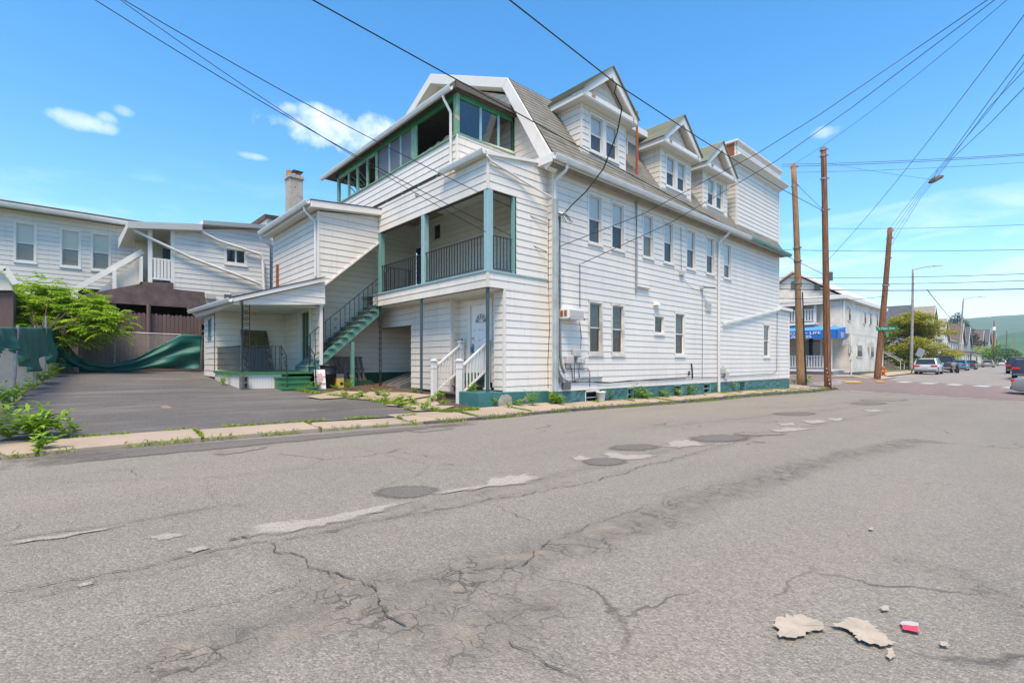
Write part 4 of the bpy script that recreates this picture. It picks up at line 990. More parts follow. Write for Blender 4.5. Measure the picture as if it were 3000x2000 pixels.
# ---- shed roof over the porch end
m = MB(); pz = [(XP-.13, 7.04), (BX-.02, 7.40), (BX-.02, 7.32), (XP-.13, 6.96)]
m.hexa([(x, 9.93, z) for x, z in pz], [(x, 11.43, z) for x, z in pz]); m.build('porch_roof', 'trim', bld)
gutter(bld, (XP-.17, 11.95, 7.03), (XP-.17, 9.93, 7.03), .07)
spout(bld, [(XP-.1, 9.93, 6.93), (XP+.05, 9.93, 6.82), (9.3, 9.93, 6.62), (xd-.1, 9.72, 6.28)], .06, .05)
# ---- third-floor sunroom
XU = 8.28; YS0 = 11.43; YS1 = 19.85; fX = Fr('X', XU); fSd = Fr('Y', YS0)
wX = W('sunroom_front_wall', fX, [(YS0+.1, 7.2), (YS1, 7.2), (YS1, 7.98), (YS0+.1, 7.98)], thick=.04, back=.05)
siding(wX, fX, [(YS0, 7.17), (YS1, 7.17), (YS1, 7.98), (YS0, 8.02)], 'siding', (), 7.17, h=.2032)
wX2 = W('sunroom_side_wall', fSd, [(XU+.1, 7.15), (BX, 7.3), (BX, 8.2), (XU+.1, 8.06)], thick=.04, back=.05)
siding(wX2, fSd, [(XU, 7.15), (BX-.02, 7.35), (BX-.02, 8.2), (XU, 8.06)], 'siding', (), 7.17)
m = MB(); m.box(XU-.03, XU+.03, YS0-.03, YS0+.03, 7.15, 8.04); m.build('corner_trim', 'siding', bld)
m = MB(); fX.box(m, YS0, YS1, 7.06, 7.15, -.2, -.06); m.build('gap_board', 'green_trim', bld)
for y in frange(12.4, 16.6, 4): m = MB(); m.box(XU-.0, XU+.07, y, y+.1, 7.03, 7.17); m.build('gap_block', 'sun_green', bld)
m = MB(); m.box(XP, XU+.3, 11.43, 17, 7.02, 7.05); m.build('porch_roof_edge', 'gutter', bld)
m = MB(); m.box(XU, BX, YS0+.05, YS1, 7.10, 7.14); m.build('sunroom_floor', 'wood_dark', bld)
m = MB(); m.box(XU-.05, XU+.06, YS0-.02, YS1+.03, 7.98, 8.03); m.box(XU, BX-.02, YS0-.03, YS0+.05, 8.05, 8.10); m.build('sunroom_sill', 'sun_green', bld)
m = MB(); m.hexa([(8.12, 11.25, 9.28), (BX, 11.25, 9.34), (BX, 20.75, 9.34), (8.12, 20.75, 9.28)], [(8.12, 11.25, 9.42), (BX, 11.25, 9.50), (BX, 20.75, 9.50), (8.12, 20.75, 9.42)])
m.build('sunroom_roof', 'roof_tan', bld)
m = MB(); m.box(8.16, BX, 11.3, 20.7, 9.262, 9.276); m.build('sunroom_ceiling', 'wood_dark', bld)
m = MB(); m.box(8.09, 8.118, 11.22, 20.75, 9.26, 9.44); m.box(8.09, BX-.02, 11.215, 11.247, 9.26, 9.46); m.build('sunroom_fascia', 'wood_grey', bld)
gutter(bld, (8.02, 20.85, 9.28), (8.02, 11.35, 9.26), .065)
spout(bld, [(8.02, 11.75, 9.2), (8.04, 11.75, 9.1), (8.20, 11.62, 8.7), (8.20, 11.62, 7.12)], .075, .06)
m = MB(); m.box(XU, XU+.08, YS0, YS1, 9.1, 9.26); m.box(XU, BX, YS0, YS0+.07, 9.12, 9.26); m.box(XU, BX, YS1-.07, YS1, 9.12, 9.26); m.build('sunroom_header', 'green_trim', bld)
m = MB(); m.box(XU, XU+.06, onX(1098, 500, XU)[0], YS1-.1, 9.02, 9.1); m.build('sunroom_header_trim', 'sun_green', bld)
def post(x0, x1, y0, y1, z0, z1, material, name='post'):
    mb = MB(); mb.box(min(x0, x1), max(x0, x1), min(y0, y1), max(y0, y1), z0, z1); return mb.build(name, material, bld, bevel=.008)
post(XU-.01, XU+.10, YS0-.01, YS0+.17, 8.06, 9.25, 'sun_green'); post(XU, XU+.1, YS1-.16, YS1, 7.98, 9.25, 'sun_green')
for (a, b, mm) in ((1204, 1220, 'sun_green'), (1099, 1105.5, 'sun_green'), (1138, 1142, 'teal_post'), (1171, 1175, 'teal_post'), (1018.5, 1023, 'sun_green'), (1043.5, 1049, 'sun_green'), (1072.5, 1078, 'sun_green')):
    post(XU+.02, XU+.08, onX(a, 500, XU+.02)[0], onX(b, 500, XU+.02)[0], 8.02, 9.12, mm, 'mullion')
for (a, b) in ((1405, 1411), (1457.5, 1463)): post(xs(a, YS0+.03), xs(b, YS0+.03), YS0+.01, YS0+.06, 8.08, 9.13, 'teal_post', 'mullion')
post(BX-.12, BX-.02, YS0+.0, YS0+.08, 8.1, 9.25, 'green_dark')
g_ = MB(); fX.box(g_, onX(1107, 500, XU)[0], onX(1202, 500, XU)[0], 8.03, 9.1, -.052, -.05); g_.build('pane', 'screen_film', bld)
g_ = MB(); fSd.box(g_, XU+.12, BX-.12, 8.1, 9.12, -.042, -.04); g_.build('pane', 'glass', bld)
rr = random.Random(11); m = MB(); ya_, yb_ = onX(1222, 500, XU)[0], onX(1325, 500, XU)[0]
pts = [(ya_, 8.03)]+[(ya_+(yb_-ya_)*i/9, 8.08+.12*i/9*rr.uniform(.6, 1.4)+(.05 if i % 2 else 0)) for i in range(10)]+[(yb_, 8.03)]
m.hexa([fX.P(y, z, -.10) for y, z in pts], [fX.P(y, z, -.07) for y, z in pts]); m.build('torn_board', 'wood_grey', bld)
for k in range(5):
    y = 18.2+.35*k; m = MB(); m.bar((9.2, y, 8.3+.1*(k % 3)), (8.6, y+.25, 9.1), .09, .02); m.build('broken_lath', 'teal_green', bld)
# ---- porch posts and rails
pz = {'a': (8.33, 10.07), 'b': (8.33, onX(1245, 700, 8.33)[0]), 'c': (8.33, 16.08)}
for k, (x, y) in pz.items(): post(x-.09, x+.09, y-.09, y+.09, 3.95, 6.12 if k != 'c' else 6.1, 'teal_post' if k != 'c' else 'teal_green')
post(9.16, 9.25, 10.0, 10.1, 3.95, 6.12, 'teal_green')
def railing(parent, p0, p1, h0, h1, n, r=.011, rail=.016, name='railing', material='iron', skip=None):
    """iron rail with upright bars; p0,p1 = (x,y,z) feet"""
    p0 = Vector(p0); p1 = Vector(p1); mb = MB(); up_ = Vector((0, 0, 1))
    mb.bar(p0+up_*h1, p1+up_*h1, rail*2.2, rail*1.2); mb.bar(p0+up_*h0, p1+up_*h0, rail*1.6, rail)
    o = mb.build(name, material, parent)
    key = ('bal', round(h1-h0, 3), r, material)
    if key not in CACHE:
        q = MB(); q.box(-r, r, -r, r, 0, h1-h0); CACHE[key] = q.mesh('baluster', material)
    for i in range(n):
        p = p0.lerp(p1, (i+.5)/n)+up_*h0; inst('baluster', CACHE[key], o, p)
    return o
CACHE = {}
ya, yb, yc_ = pz['a'][1], pz['b'][1], pz['c'][1]
railing(bld, (8.30, ya+.09, 3.95), (8.30, yb-.09, 3.95), .07, .95, 22)
railing(bld, (8.30, yb+.09, 3.95), (8.30, yc_-.09, 3.95), .07, .95, 20)
railing(bld, (8.42, 10.04, 3.95), (9.15, 10.04, 3.95), .07, .95, 6)
railing(bld, (8.42, 16.0, 3.95), (9.5, 16.0, 3.95), .07, .95, 7)
# posts below the porch
m = MB(); m.tube([(8.31, 10.08, .68), (8.31, 10.08, 3.5)], .048, 8); m.build('steel_post', 'dark_post', bld)
yq = onX(1234.5, 1000, 8.3)[0]; m = MB(); m.tube([(8.3, yq, G(8.3, yq)), (8.3, yq, 3.5)], .045, 8); m.build('steel_post', 'dark_post', bld)
def scroll(mb, c, r, axis, turns=1.6, rad=.009, flip=1, up_=1):
    """iron spiral in the plane of unit vector axis and z"""
    pts = []; n = 22
    for i in range(n+1):
        t = i/n; a = t*turns*2*math.pi; q = r*(1-.8*t)
        pts.append(Vector(c)+Vector(axis)*(flip*q*math.cos(a))+Vector((0, 0, up_*q*math.sin(a))))
    mb.tube(pts, rad, 4)
def iron_post(x, y, z0, z1, axis=(0, 1, 0), w=.13, name='iron_post'):
    mb = MB(); ax = Vector(axis); c = Vector((x, y, z0))
    for s in (-1, 1): mb.bar(c+ax*(s*w/2), c+ax*(s*w/2)+Vector((0, 0, z1-z0)), .025, .025)
    z = z0+.12; k = 0
    while z < z1-.1:
        scroll(mb, (x, y, z), w*.42, axis, 1.3, .008, 1 if k % 2 else -1, 1 if (k//2) % 2 else -1); z += .2; k += 1
    return mb.build(name, 'iron', bld)
yi = onX(1114, 1000, 8.28)[0]; iron_post(8.28, yi, G(8.28, yi), 3.5)
# ---- enclosed upper stair
XL = 6.11; fL = Fr('X', XL); fT = Fr('Y', 16.15)
sp_ = [(XL, 4.05), (6.31, 4.05), (8.24, 5.78), (8.24, 6.68), (XL, 6.45)]
wQ = W('stair_box_side', fT, sp_, thick=.03, back=.03); siding(wQ, fT, sp_, 'siding', (), Z0)
wQ2 = W('stair_box_rear', fL, [(16.2, 4.1), (20.9, 4.35), (20.9, 6.5), (16.2, 6.5)], thick=.03, back=.03); siding(wQ2, fL, [(16.15, 4.1), (20.9, 4.4), (20.9, 6.5), (16.15, 6.47)], 'siding_warm', (), Z0)
m = MB(); m.bar((6.28, 16.11, 4.02), (8.25, 16.11, 5.76), .05, .05); m.box(XL-.03, XL+.03, 16.12, 16.18, 4.05, 6.46); m.build('stair_box_trim', 'trim', bld)
m = MB(); m.hexa([(6.31, 16.2, 4.03), (8.6, 16.2, 6.08), (8.6, 17.4, 6.08), (6.31, 17.4, 4.03)], [(6.31, 16.2, 4.10), (8.6, 16.2, 6.15), (8.6, 17.4, 6.15), (6.31, 17.4, 4.10)]); m.build('stair_soffit', 'soffit_white', bld)
m = MB(); m.hexa([(5.78, 15.9, 6.47), (8.27, 15.9, 6.70), (8.27, 21.1, 6.70), (5.78, 21.1, 6.47)], [(5.78, 15.9, 6.70), (8.27, 15.9, 6.92), (8.27, 21.1, 6.92), (5.78, 21.1, 6.70)]); m.build('stair_box_roof', 'trim', bld, bevel=.015)
m = MB(); m.hexa([(5.76, 15.88, 6.703), (8.27, 15.88, 6.923), (8.27, 21.1, 6.923), (5.76, 21.1, 6.703)], [(5.76, 15.88, 6.72), (8.27, 15.88, 6.94), (8.27, 21.1, 6.94), (5.76, 21.1, 6.72)]); m.build('roof_felt', 'roof_brown', bld)
gutter(bld, (5.70, 21.25, 6.63), (5.70, 15.92, 6.63), .07)
spout(bld, [(5.70, 16.3, 6.55), (5.74, 16.3, 6.4), (6.05, 16.25, 6.1), (6.05, 16.25, 4.3)], .075, .06)
spout(bld, [(5.70, 21.15, 6.55), (5.74, 21.15, 6.4), (6.2, 21.1, 6.05)], .06, .06)
# ---- outdoor stair
n = 14; z1_, z2_ = 1.19, 3.93; x1_, x2_ = 5.80, 8.84
run = (x2_-x1_)/n; rise = (z2_-z1_)/n
m = MB()
for y in (16.18, 17.22):
    q = [(x1_-.05, z1_-.0), (x1_+.22, z1_-.0), (x2_, z2_-.30), (x2_, z2_-.02), (x1_-.05, z1_+.17)]
    m.hexa([(x, y, z) for x, z in q], [(x, y+.05, z) for x, z in q])
st = m.build('outdoor_stair', 'stair_green', bld); st['label'] = 'green painted outdoor stair up to the porch'
tr = MB(); tr.box(-.03, run+.01, -.06, 1.08, -.035, 0); tm = tr.mesh('tread', 'stair_green')
ri = MB(); ri.box(0, .02, .05, 1.03, -rise, -.035); rm = ri.mesh('riser', 'sage')
br = MB(); br.box(0, .05, -.035, .0, -.09, -.035); bm = br.mesh('bracket', 'dark_post')
for i in range(n-1):
    p = (x1_+i*run, 16.18, z1_+(i+1)*rise); inst('tread', tm, st, p); inst('riser', rm, st, p); inst('bracket', bm, st, (p[0]+run*.45, p[1], p[2]))
m = MB(); m.box(7.26, 7.36, 16.17, 16.27, .4, 2.2); m.build('stair_post', 'stair_green', bld)
sr = MB(); a = Vector((x1_+.05, 16.16, z1_+.3)); b = Vector((x2_-.15, 16.16, z2_+.02)); up_ = Vector((0, 0, 1))
sr.bar(a+up_*.92, b+up_*.92, .035, .02); sr.bar(a+up_*.08, b+up_*.08, .022, .016); sr.bar(a, a+up_*.92, .03, .03); scroll(sr, a+up_*.86+Vector((-.05, 0, 0)), .05, (1, 0, 0), 1.2, .01)
for i in range(1, 17):
    p = a.lerp(b, i/17)
    if i in (5, 14): scroll(sr, p+up_*.72, .07, (1, 0, 0), 1.5, .008); scroll(sr, p+up_*.45, .05, (1, 0, 0), 1.5, .008, -1, -1); scroll(sr, p+up_*.24, .06, (1, 0, 0), 1.5, .008)
    else: sr.bar(p+up_*.08, p+up_*.92, .016, .016)
sr.build('stair_railing', 'iron', bld)
# ---- ground-floor porch
XD0 = 3.83; YD = 16.2; YBK = 19.6; DZ = 1.19
m = MB(); m.box(XD0-.06, 6.2, YD-.06, YBK, DZ-.07, DZ); dk_ = m.build('porch_deck', 'green_paint', bld); dk_['label'] = 'green painted porch deck'
m = MB(); m.box(XD0, 4.98, YD, YD+.04, .55, DZ-.072); m.box(XD0, XD0+.04, YD+.04, YBK, .6, DZ-.072)
m.build('deck_skirt', 'trim', bld)
for i in range(14):
    m = MB(); x = XD0+.04+i*.081; m.box(x, x+.006, YD-.004, YD, .6, DZ-.08); m.build('skirt_groove', 'plastic_grey', bld)
for i in range(3):
    m = MB(); y0 = YD-.28*(i+1); zt = DZ-.155*(i+1)
    m.box(4.78, 5.76, y0, YD-.28*i, .45, zt-.04).box(4.75, 5.79, y0-.03, YD-.28*i, zt-.04, zt); m.build('step', 'green_paint', bld)
fBk = Fr('Y', YBK); fRt = Fr('X', 6.15); fLw = Fr('X', XD0+.02)
wR = W('porch_rear_wall', fBk, [(XD0, DZ), (6.2, DZ), (6.2, 4.1), (XD0, 3.4)], back=.04); siding(wR, fBk, [(XD0, DZ), (6.15, DZ), (6.15, 4.1), (XD0, 3.4)], 'siding_porch', (), DZ, h=.21)
gd = (17.0, 17.75, DZ+.02, 3.22)
wRr = W('porch_right_wall', fRt, [(16.2, .6), (YBK, .6), (YBK, 4.2), (16.2, 4.2)], back=.05); siding(wRr, fRt, [(16.2, DZ), (YBK, DZ), (YBK, 4.15), (16.2, 4.15)], 'siding_porch', ((gd[0]-.12, gd[1]+.35, DZ-.1, 3.3),), DZ, h=.21)
m = MB(); fRt.box(m, gd[0], gd[1], gd[2], gd[3], -.06, -.01); gdr = m.build('porch_door', 'door_green', bld)
m = MB(); m.lathe(fRt.P(gd[1]-.08, 2.15, .02), [(0, -.03), (.03, -.02), (.03, .02), (0, .03)], 8); m.build('door_knob', 'brass', gdr)
m = MB(); fRt.box(m, gd[1], gd[1]+.35, gd[2]-.02, 3.3, -.05, .05); fRt.box(m, gd[0]-.12, gd[0], gd[2]-.02, 3.3, -.05, .05); fRt.box(m, gd[0], gd[1], gd[3], 3.3, -.05, .052); m.build('door_frame', 'trim', bld)
lwn = (20.25, 20.75, 2.35, 3.05)
wLw = W('porch_room_wall', fLw, [(YBK, .7), (21.5, .7), (21.5, 3.6), (YBK, 3.6)], back=.08); siding(wLw, fLw, [(YBK, .95), (21.5, 1.0), (21.5, 3.5), (YBK, 3.5)], 'siding', (lwn,), DZ, h=.21)
window(bld, fLw, *lwn, style='fixed', frame_mat='teal_green', lower='curtain_green', case=.05)
m = MB(); m.box(6.14, 6.24, 16.1, 16.28, DZ, 3.4); m.box(6.13, 6.26, 16.07, 16.3, 3.3, 3.4); m.build('white_post', 'trim', bld)
# shed roof over the ground-floor porch
q = [(3.55, 3.36), (6.2, 4.25), (6.2, 4.12), (3.55, 3.24)]
m = MB(); m.hexa([(x, 15.85, z) for x, z in q], [(x, 22.2, z+.12) for x, z in q]); m.build('porch_shed_roof', 'trim', bld)
m = MB(); q2 = [(3.52, 3.37), (6.22, 4.265), (6.22, 4.285), (3.52, 3.39)]; m.hexa([(x, 15.83, z) for x, z in q2], [(x, 22.25, z+.12) for x, z in q2]); m.build('roof_felt', 'roof_brown', bld)
fGb = Fr('Y', 16.0); gb = [(3.85, 3.19), (6.27, 3.38), (6.27, 4.13), (3.85, 3.31)]
m = MB(); m.hexa([fGb.P(u, z, -.1) for u, z in gb], [fGb.P(u, z, -.02) for u, z in gb]); gbo = m.build('porch_gable', 'trim', bld); siding(gbo, fGb, gb, 'siding', (), 3.19, joined=True)
m = MB(); m.box(3.7, 6.2, 16.2, YBK, 3.30, 3.33); m.build('porch_ceiling', 'soffit_white', bld)
gutter(bld, (3.48, 22.3, 3.42), (3.48, 15.83, 3.29), .06)
m = MB(); m.box(3.6, 3.75, 16.0, 21.9, 3.18, 3.3); m.build('porch_beam', 'trim', bld)
# iron corner posts with scroll panel, rails, lamp
ip = MB()
for x in (3.90, 4.08): ip.bar((x, 16.24, DZ), (x, 16.24, 3.3), .022, .022)
ip.bar((3.90, 16.36, DZ), (3.90, 16.36, 3.3), .022, .022)
z = DZ+.1; k = 0
while z < 3.2: scroll(ip, (3.99, 16.24, z), .07, (1, 0, 0), 1.5, .008, 1 if k % 2 else -1, 1 if (k//2) % 2 else -1); scroll(ip, (3.90, 16.30, z), .045, (0, 1, 0), 1.3, .007, 1 if k % 2 else -1); z += .19; k += 1
ip.build('iron_post', 'iron', bld)
r1 = railing(bld, (4.1, 16.24, DZ), (4.98, 16.24, DZ), .05, .80, 8, .009)
m = MB(); scroll(m, (4.62, 16.23, DZ+.62), .09, (1, 0, 0), 1.8, .009); scroll(m, (4.66, 16.23, DZ+.36), .06, (1, 0, 0), 1.6, .009, -1, -1); m.bar((4.98, 16.24, DZ), (4.98, 16.24, DZ+.84), .03, .03); m.bar((4.98, 16.24, DZ+.82), (4.98, 15.75, DZ+.5), .03, .02); m.bar((4.98, 15.75, DZ+.5), (4.98, 15.62, .75), .03, .03)
for k in range(4): scroll(m, (4.98, 16.1-.1*k, DZ+.55-.12*k), .05, (0, 1, 0), 1.4, .008)
m.build('scrollwork', 'iron', r1)
r2 = railing(bld, (3.88, 16.45, DZ), (3.88, 19.5, DZ), .05, .80, 24, .008)
m = MB(); m.bar((5.82, 16.15, DZ), (5.82, 16.15, DZ+.84), .03, .03); m.bar((5.82, 16.15, DZ+.82), (5.82, 15.7, DZ+.52), .03, .02); m.bar((5.82, 15.7, DZ+.52), (5.82, 15.55, .6), .03, .03)
for k in range(4): scroll(m, (5.82, 16.05-.09*k, DZ+.6-.12*k), .05, (0, 1, 0), 1.4, .008)
m.build('step_handrail', 'iron', bld)
px_, pz_ = onY(741, 914, YBK-.08); m = MB(); m.lathe((px_, YBK-.1, pz_-.1), [(.04, .0), (.10, .02), (.11, .1), (.06, .13)], 10); m.build('porch_lamp', 'lens_amber', bld); m = MB(); m.lathe((px_, YBK-.1, pz_+.03), [(.11, 0), (.08, .06), (.02, .1)], 10); m.build('lamp_cap', 'iron', bld)
# ---- carport interior
fCb = Fr('X', 10.5); wC = W('carport_back', fCb, [(14.9, .4), (17.44, .4), (17.44, 3.0), (14.9, 3.0)], back=.03); siding(wC, fCb, [(14.9, .5), (17.44, .5), (17.44, 3.0), (14.9, 3.0)], 'siding_porch', (), Z0, joined=True)
m = MB(); m.box(8.9, 10.5, YO-.06, YO-.02, .4, 3.0); m.build('carport_side', 'sheathing', bld)
# ================================================================== fittings on the street wall
fBw = Fr('Y', YB-.03)
def pw(px, py, o=.05): x, z = onY(px, py, YB-o); return Vector((x, YB-o, z))
xa_, za_ = onY(1664, 902, YB-.40); xb_, zb2 = onY(1713, 937, YB-.40)
ac = thing('air_conditioner', 'rusty white air conditioner sticking out of the street wall', 'air conditioner', (xa_+.3, YB-.2, zb2))
m = MB(); m.box(xa_+.02, xb_, YB-.40, YB-.02, zb2, za_); m.build('case', 'trim', ac, bevel=.015)
m = MB(); m.box(xa_+.09, xb_-.05, YB-.412, YB-.401, zb2+.06, za_-.05); m.build('condenser_grille', 'plastic_grey', ac)
for k in range(2): m = MB(); m.box(xa_+.012, xa_+.019, YB-.34+.15*k, YB-.24+.15*k, zb2+.08, za_-.06); m.build('side_louvre', 'rust', ac)
for q in ((xa_+.03, xa_+.10, -.01, .03), (xb_-.05, xb_+.01, -.02, .04)): m = MB(); m.box(q[0], q[1], YB-.408, YB-.402, zb2+q[2], zb2+q[3]); m.build('rust_patch', 'rust', ac)
def wtube(pts, r=.012, material='wire', name='cable', parent=bld, o=.05, n=5):
    mb = MB(); mb.tube([pw(x, y, o) for x, y in pts], r, n); return mb.build(name, material, parent)
# service mast, conduits and meters
wtube([(1641, 632), (1640, 760), (1641, 900), (1642, 1040), (1645, 1070), (1655, 1092)], .035, 'galv', 'conduit', n=8)
wtube([(1636, 640), (1635, 800), (1635, 1000), (1637, 1080), (1643, 1105), (1660, 1118)], .022, 'galv', 'conduit', n=8)
wtube([(1633, 640), (1633, 850), (1631, 980), (1634, 1130)], .014, 'wire', 'cable')
m = MB(); p = pw(1638, 628, .12); m.tube([p+Vector((0, .1, -.12)), p+Vector((0, .02, .05)), p+Vector((.06, -.08, .0))], .05, 8); m.build('weatherhead', 'galv', bld)
rr = random.Random(4)
for k in range(6):
    p = pw(1640+k*3, 624, .16); q = pw(1650+k*4, 640+6*(k % 3), .2); m = MB(); m.tube([p, (p+q)/2+Vector((.05*(k-2), -.08, -.12)), q], .009, 4); m.build('service_loop', 'wire', bld)
m = MB(); m.bar(pw(1631, 618, .03), pw(1631, 632, .03), .03, .05); m.bar(pw(1631, 632, .05), pw(1640, 640, .25), .03, .03); m.build('mast_bracket', 'iron', bld)
for (a, b, c_, d) in ((1654, 1040, 1674, 1066), (1675, 1022, 1696, 1045), (1686, 1047, 1697, 1064), (1698, 1047, 1708, 1066)):
    p, q = pw(a, b), pw(c_, d); m = MB(); m.box(p.x, q.x, YB-.17, YB-.02, q.z, p.z); mo = m.build('meter_box', 'plastic_grey', bld, bevel=.03)
for pts in ([(1656, 1066), (1658, 1080), (1700, 1080), (1722, 1079), (1728, 1090), (1728, 1132)], [(1670, 1066), (1675, 1085), (1678, 1110), (1690, 1120)], [(1683, 1066), (1683, 1118)], [(1698, 1066), (1696, 1090), (1698, 1105)], [(1640, 1090), (1650, 1110), (1680, 1119), (1740, 1119), (1780, 1122), (1850, 1115), (1950, 1108), (2020, 1104), (2060, 1105), (2105, 1105)],
            [(1740, 1118), (1790, 1120), (1850, 1114), (1930, 1112), (2010, 1107)], [(1608, 640), (1606, 800), (1610, 960), (1605, 1060), (1606, 1138)], [(1699, 772), (1699, 900)], [(1698, 940), (1703, 985), (1700, 1040)], [(2110, 1104), (2165, 1100), (2190, 1098), (2262, 1094), (2273, 1090), (2276, 1080), (2277, 910)]):
    wtube(pts, .011)
wtube([(1662, 1118), (1700, 1108), (1735, 1106), (1764, 1105)], .03, 'galv', 'conduit', n=8)
for (a, b, c_, d) in ((1634, 1104, 1645, 1121), (1647, 1120, 1668, 1140)):
    p, q = pw(a, b, .04), pw(c_, d, .04); m = MB(); m.box(p.x, q.x, YB-.10, YB-.02, q.z, p.z); m.build('junction_box', 'iron_grey', bld)
wtube([(1865, 592), (1865, 720), (1864, 858)], .04, 'galv', 'vent_pipe', n=8)
m = MB(); a, b = pw(1866, 838, .07), pw(1902, 845, .07); m.tube([a, b], .045, 8); m.build('vent_pipe', 'trim_cream', bld)
p, q = pw(1990, 793, .03), pw(2000, 808, .03); m = MB(); m.box(p.x, q.x, YB-.12, YB-.02, q.z, p.z); m.build('junction_box', 'plastic_grey', bld)
wtube([(1995, 665), (1996, 793)], .008); wtube([(2000, 808), (2012, 830), (2035, 848), (2056, 852)], .006)
p, q = pw(1914, 883, .03), pw(1928, 897, .03); m = MB(); m.hexa([(p.x, YB-.02, q.z), (q.x, YB-.02, q.z), (q.x, YB-.16, q.z+.02), (p.x, YB-.16, q.z+.02)], [(p.x+.03, YB-.02, p.z), (q.x-.03, YB-.02, p.z), (q.x-.03, YB-.06, p.z), (p.x+.03, YB-.06, p.z)]); m.build('vent_hood', 'trim', bld)
p, q = pw(2067, 884, .03), pw(2083.5, 914, .03)
m = MB(); m.box(p.x, q.x, YB-.05, YB-.025, q.z, p.z); lv = m.build('louvre_vent', 'trim_cream', bld)
for k in range(6): m = MB(); z = q.z+.03+(p.z-q.z-.05)*k/6; m.box(p.x+.03, q.x-.03, YB-.075, YB-.052, z, z+.03); m.build('slat', 'trim', lv)
wtube([(2058, 842), (2058, 950), (2058, 1108)], .011, 'galv', 'conduit')
p = pw(2058, 841, .1); m = MB(); m.box(p.x-.05, p.x+.06, YB-.14, YB-.02, p.z-.07, p.z+.07); m.build('flood_light', 'plastic_grey', bld)
m = MB(); m.hexa([(p.x+.02, YB-.2, p.z-.03), (p.x+.5, YB-.45, p.z-.03), (p.x+.55, YB-.35, p.z-.03), (p.x+.06, YB-.1, p.z-.03)], [(p.x+.02, YB-.2, p.z+.02), (p.x+.5, YB-.45, p.z+.0), (p.x+.55, YB-.35, p.z+.0), (p.x+.06, YB-.1, p.z+.03)]); m.build('flood_light_head', 'iron_grey', bld)
wtube([(2026, 1064), (2028, 1085), (2029, 1108)], .03, 'iron', 'cable_guard', n=6)
p = pw(2018, 1100, .07); m = MB(); m.tube([p, p+Vector((0, -.02, .18))], .035, 6); m.build('hose_tap', 'iron', bld)
for (a, b) in ((2117, 1085), (2126, 1100)):
    p = pw(a, b, .05); m = MB(); m.box(p.x-.14, p.x+.14, YB-.14, YB-.02, p.z-.12, p.z+.12)
    for k in (-.08, 0, .08): m.tube([(p.x+k, YB-.08, p.z+.1), (p.x+k, YB-.08, p.z+.2)], .025, 6)
    m.build('gas_regulator', 'plastic_grey', bld)
# ================================================================== entry steps with white railings
es = thing('entry_steps', 'weathered dark wooden steps with white picket railings at the side door', 'steps', (8.4, 11.5, .3))
sx = [7.98, 8.27, 8.56, 8.86]; y0s, y1s = 10.98, 12.05
for i, x in enumerate(sx):
    z = .40+.20*i; m = MB(); m.box(x+.02, 9.06, y0s+.03, y1s-.03, .15, z-.045); m.build('riser', 'wood_dark', es); m = MB(); m.box(x-.03, x+.32, y0s, y1s, z-.04, z+.005); m.build('tread', 'wood_dark', es, bevel=.006)
m = MB(); m.box(8.9, 9.1, 10.95, 12.4, .3, 1.16); m.build('landing', 'green_dark', es)
def newel(x, y, z0, z1, cap=True):
    m = MB(); m.box(x-.065, x+.065, y-.065, y+.065, z0, z1); m.box(x-.085, x+.085, y-.085, y+.085, z0, z0+.06)
    m.box(x-.09, x+.09, y-.09, y+.09, z1, z1+.03); m.hexa([(x-.075, y-.075, z1+.03), (x+.075, y-.075, z1+.03), (x+.075, y+.075, z1+.03), (x-.075, y+.075, z1+.03)], [(x-.03, y-.03, z1+.07), (x+.03, y-.03, z1+.07), (x+.03, y+.03, z1+.07), (x-.03, y+.03, z1+.07)])
    m.box(x-.075, x+.075, y-.075, y+.075, z1-.2, z1-.18)
    return m.build('newel_post', 'trim', es)
for (yy, zb_) in ((10.87, .28), (12.12, .34)):
    newel(7.95, yy, zb_, 1.52); newel(8.98, yy+.06, .70, 2.10)
    a = Vector((8.02, yy, 1.36)); b = Vector((8.92, yy+.05, 2.0)); c_ = Vector((8.02, yy, .62)); d = Vector((8.92, yy+.05, 1.24))
    m = MB(); m.bar(a, b, .07, .05); m.build('top_rail', 'trim', es); m = MB(); m.bar(c_, d, .05, .05); m.build('bottom_rail', 'trim', es)
    for k in range(7):
        p = a.lerp(b, (k+.7)/7.4); q = c_.lerp(d, (k+.7)/7.4); m = MB(); m.bar(q, p, .035, .035); m.build('baluster', 'trim', es)
m = MB(); m.tube([(8.95, 12.08, 2.19), (9.02, 12.28, 2.19)], .022, 6); tag(m.build('glove', 'black_plastic'), 'small black object resting on the far newel post', 'glove')
# ================================================================== things in the yard
def gz(x, y): return G(x, y)+.012
# cinder blocks
def cinder(loc, rz, upright, label, group=None):
    m = MB(); L_, H_, D_ = .39, .19, .19
    for (a, b, c_, d) in ((0, L_, 0, .03), (0, L_, H_-.03, H_), (0, .035, .03, H_-.03), (L_-.035, L_, .03, H_-.03), (L_/2-.016, L_/2+.016, .03, H_-.03)):
        m.box(a, b, 0, D_, c_, d)
    me = m.mesh('cinder_block', 'block'); o = bpy.data.objects.new('cinder_block', me); COL.objects.link(o)
    o.location = loc; o.rotation_euler = (0, R(-90), R(rz)) if upright else (0, 0, R(rz)); return tag(o, label, 'block', group)
cinder((3.98, 15.97, gz(3.9, 16)), 4, True, 'cinder block standing on end against the porch skirt')
cinder((-.1, 23.1, gz(0, 23)), -42, False, 'cinder block lying at the corner of the chain-link fence')
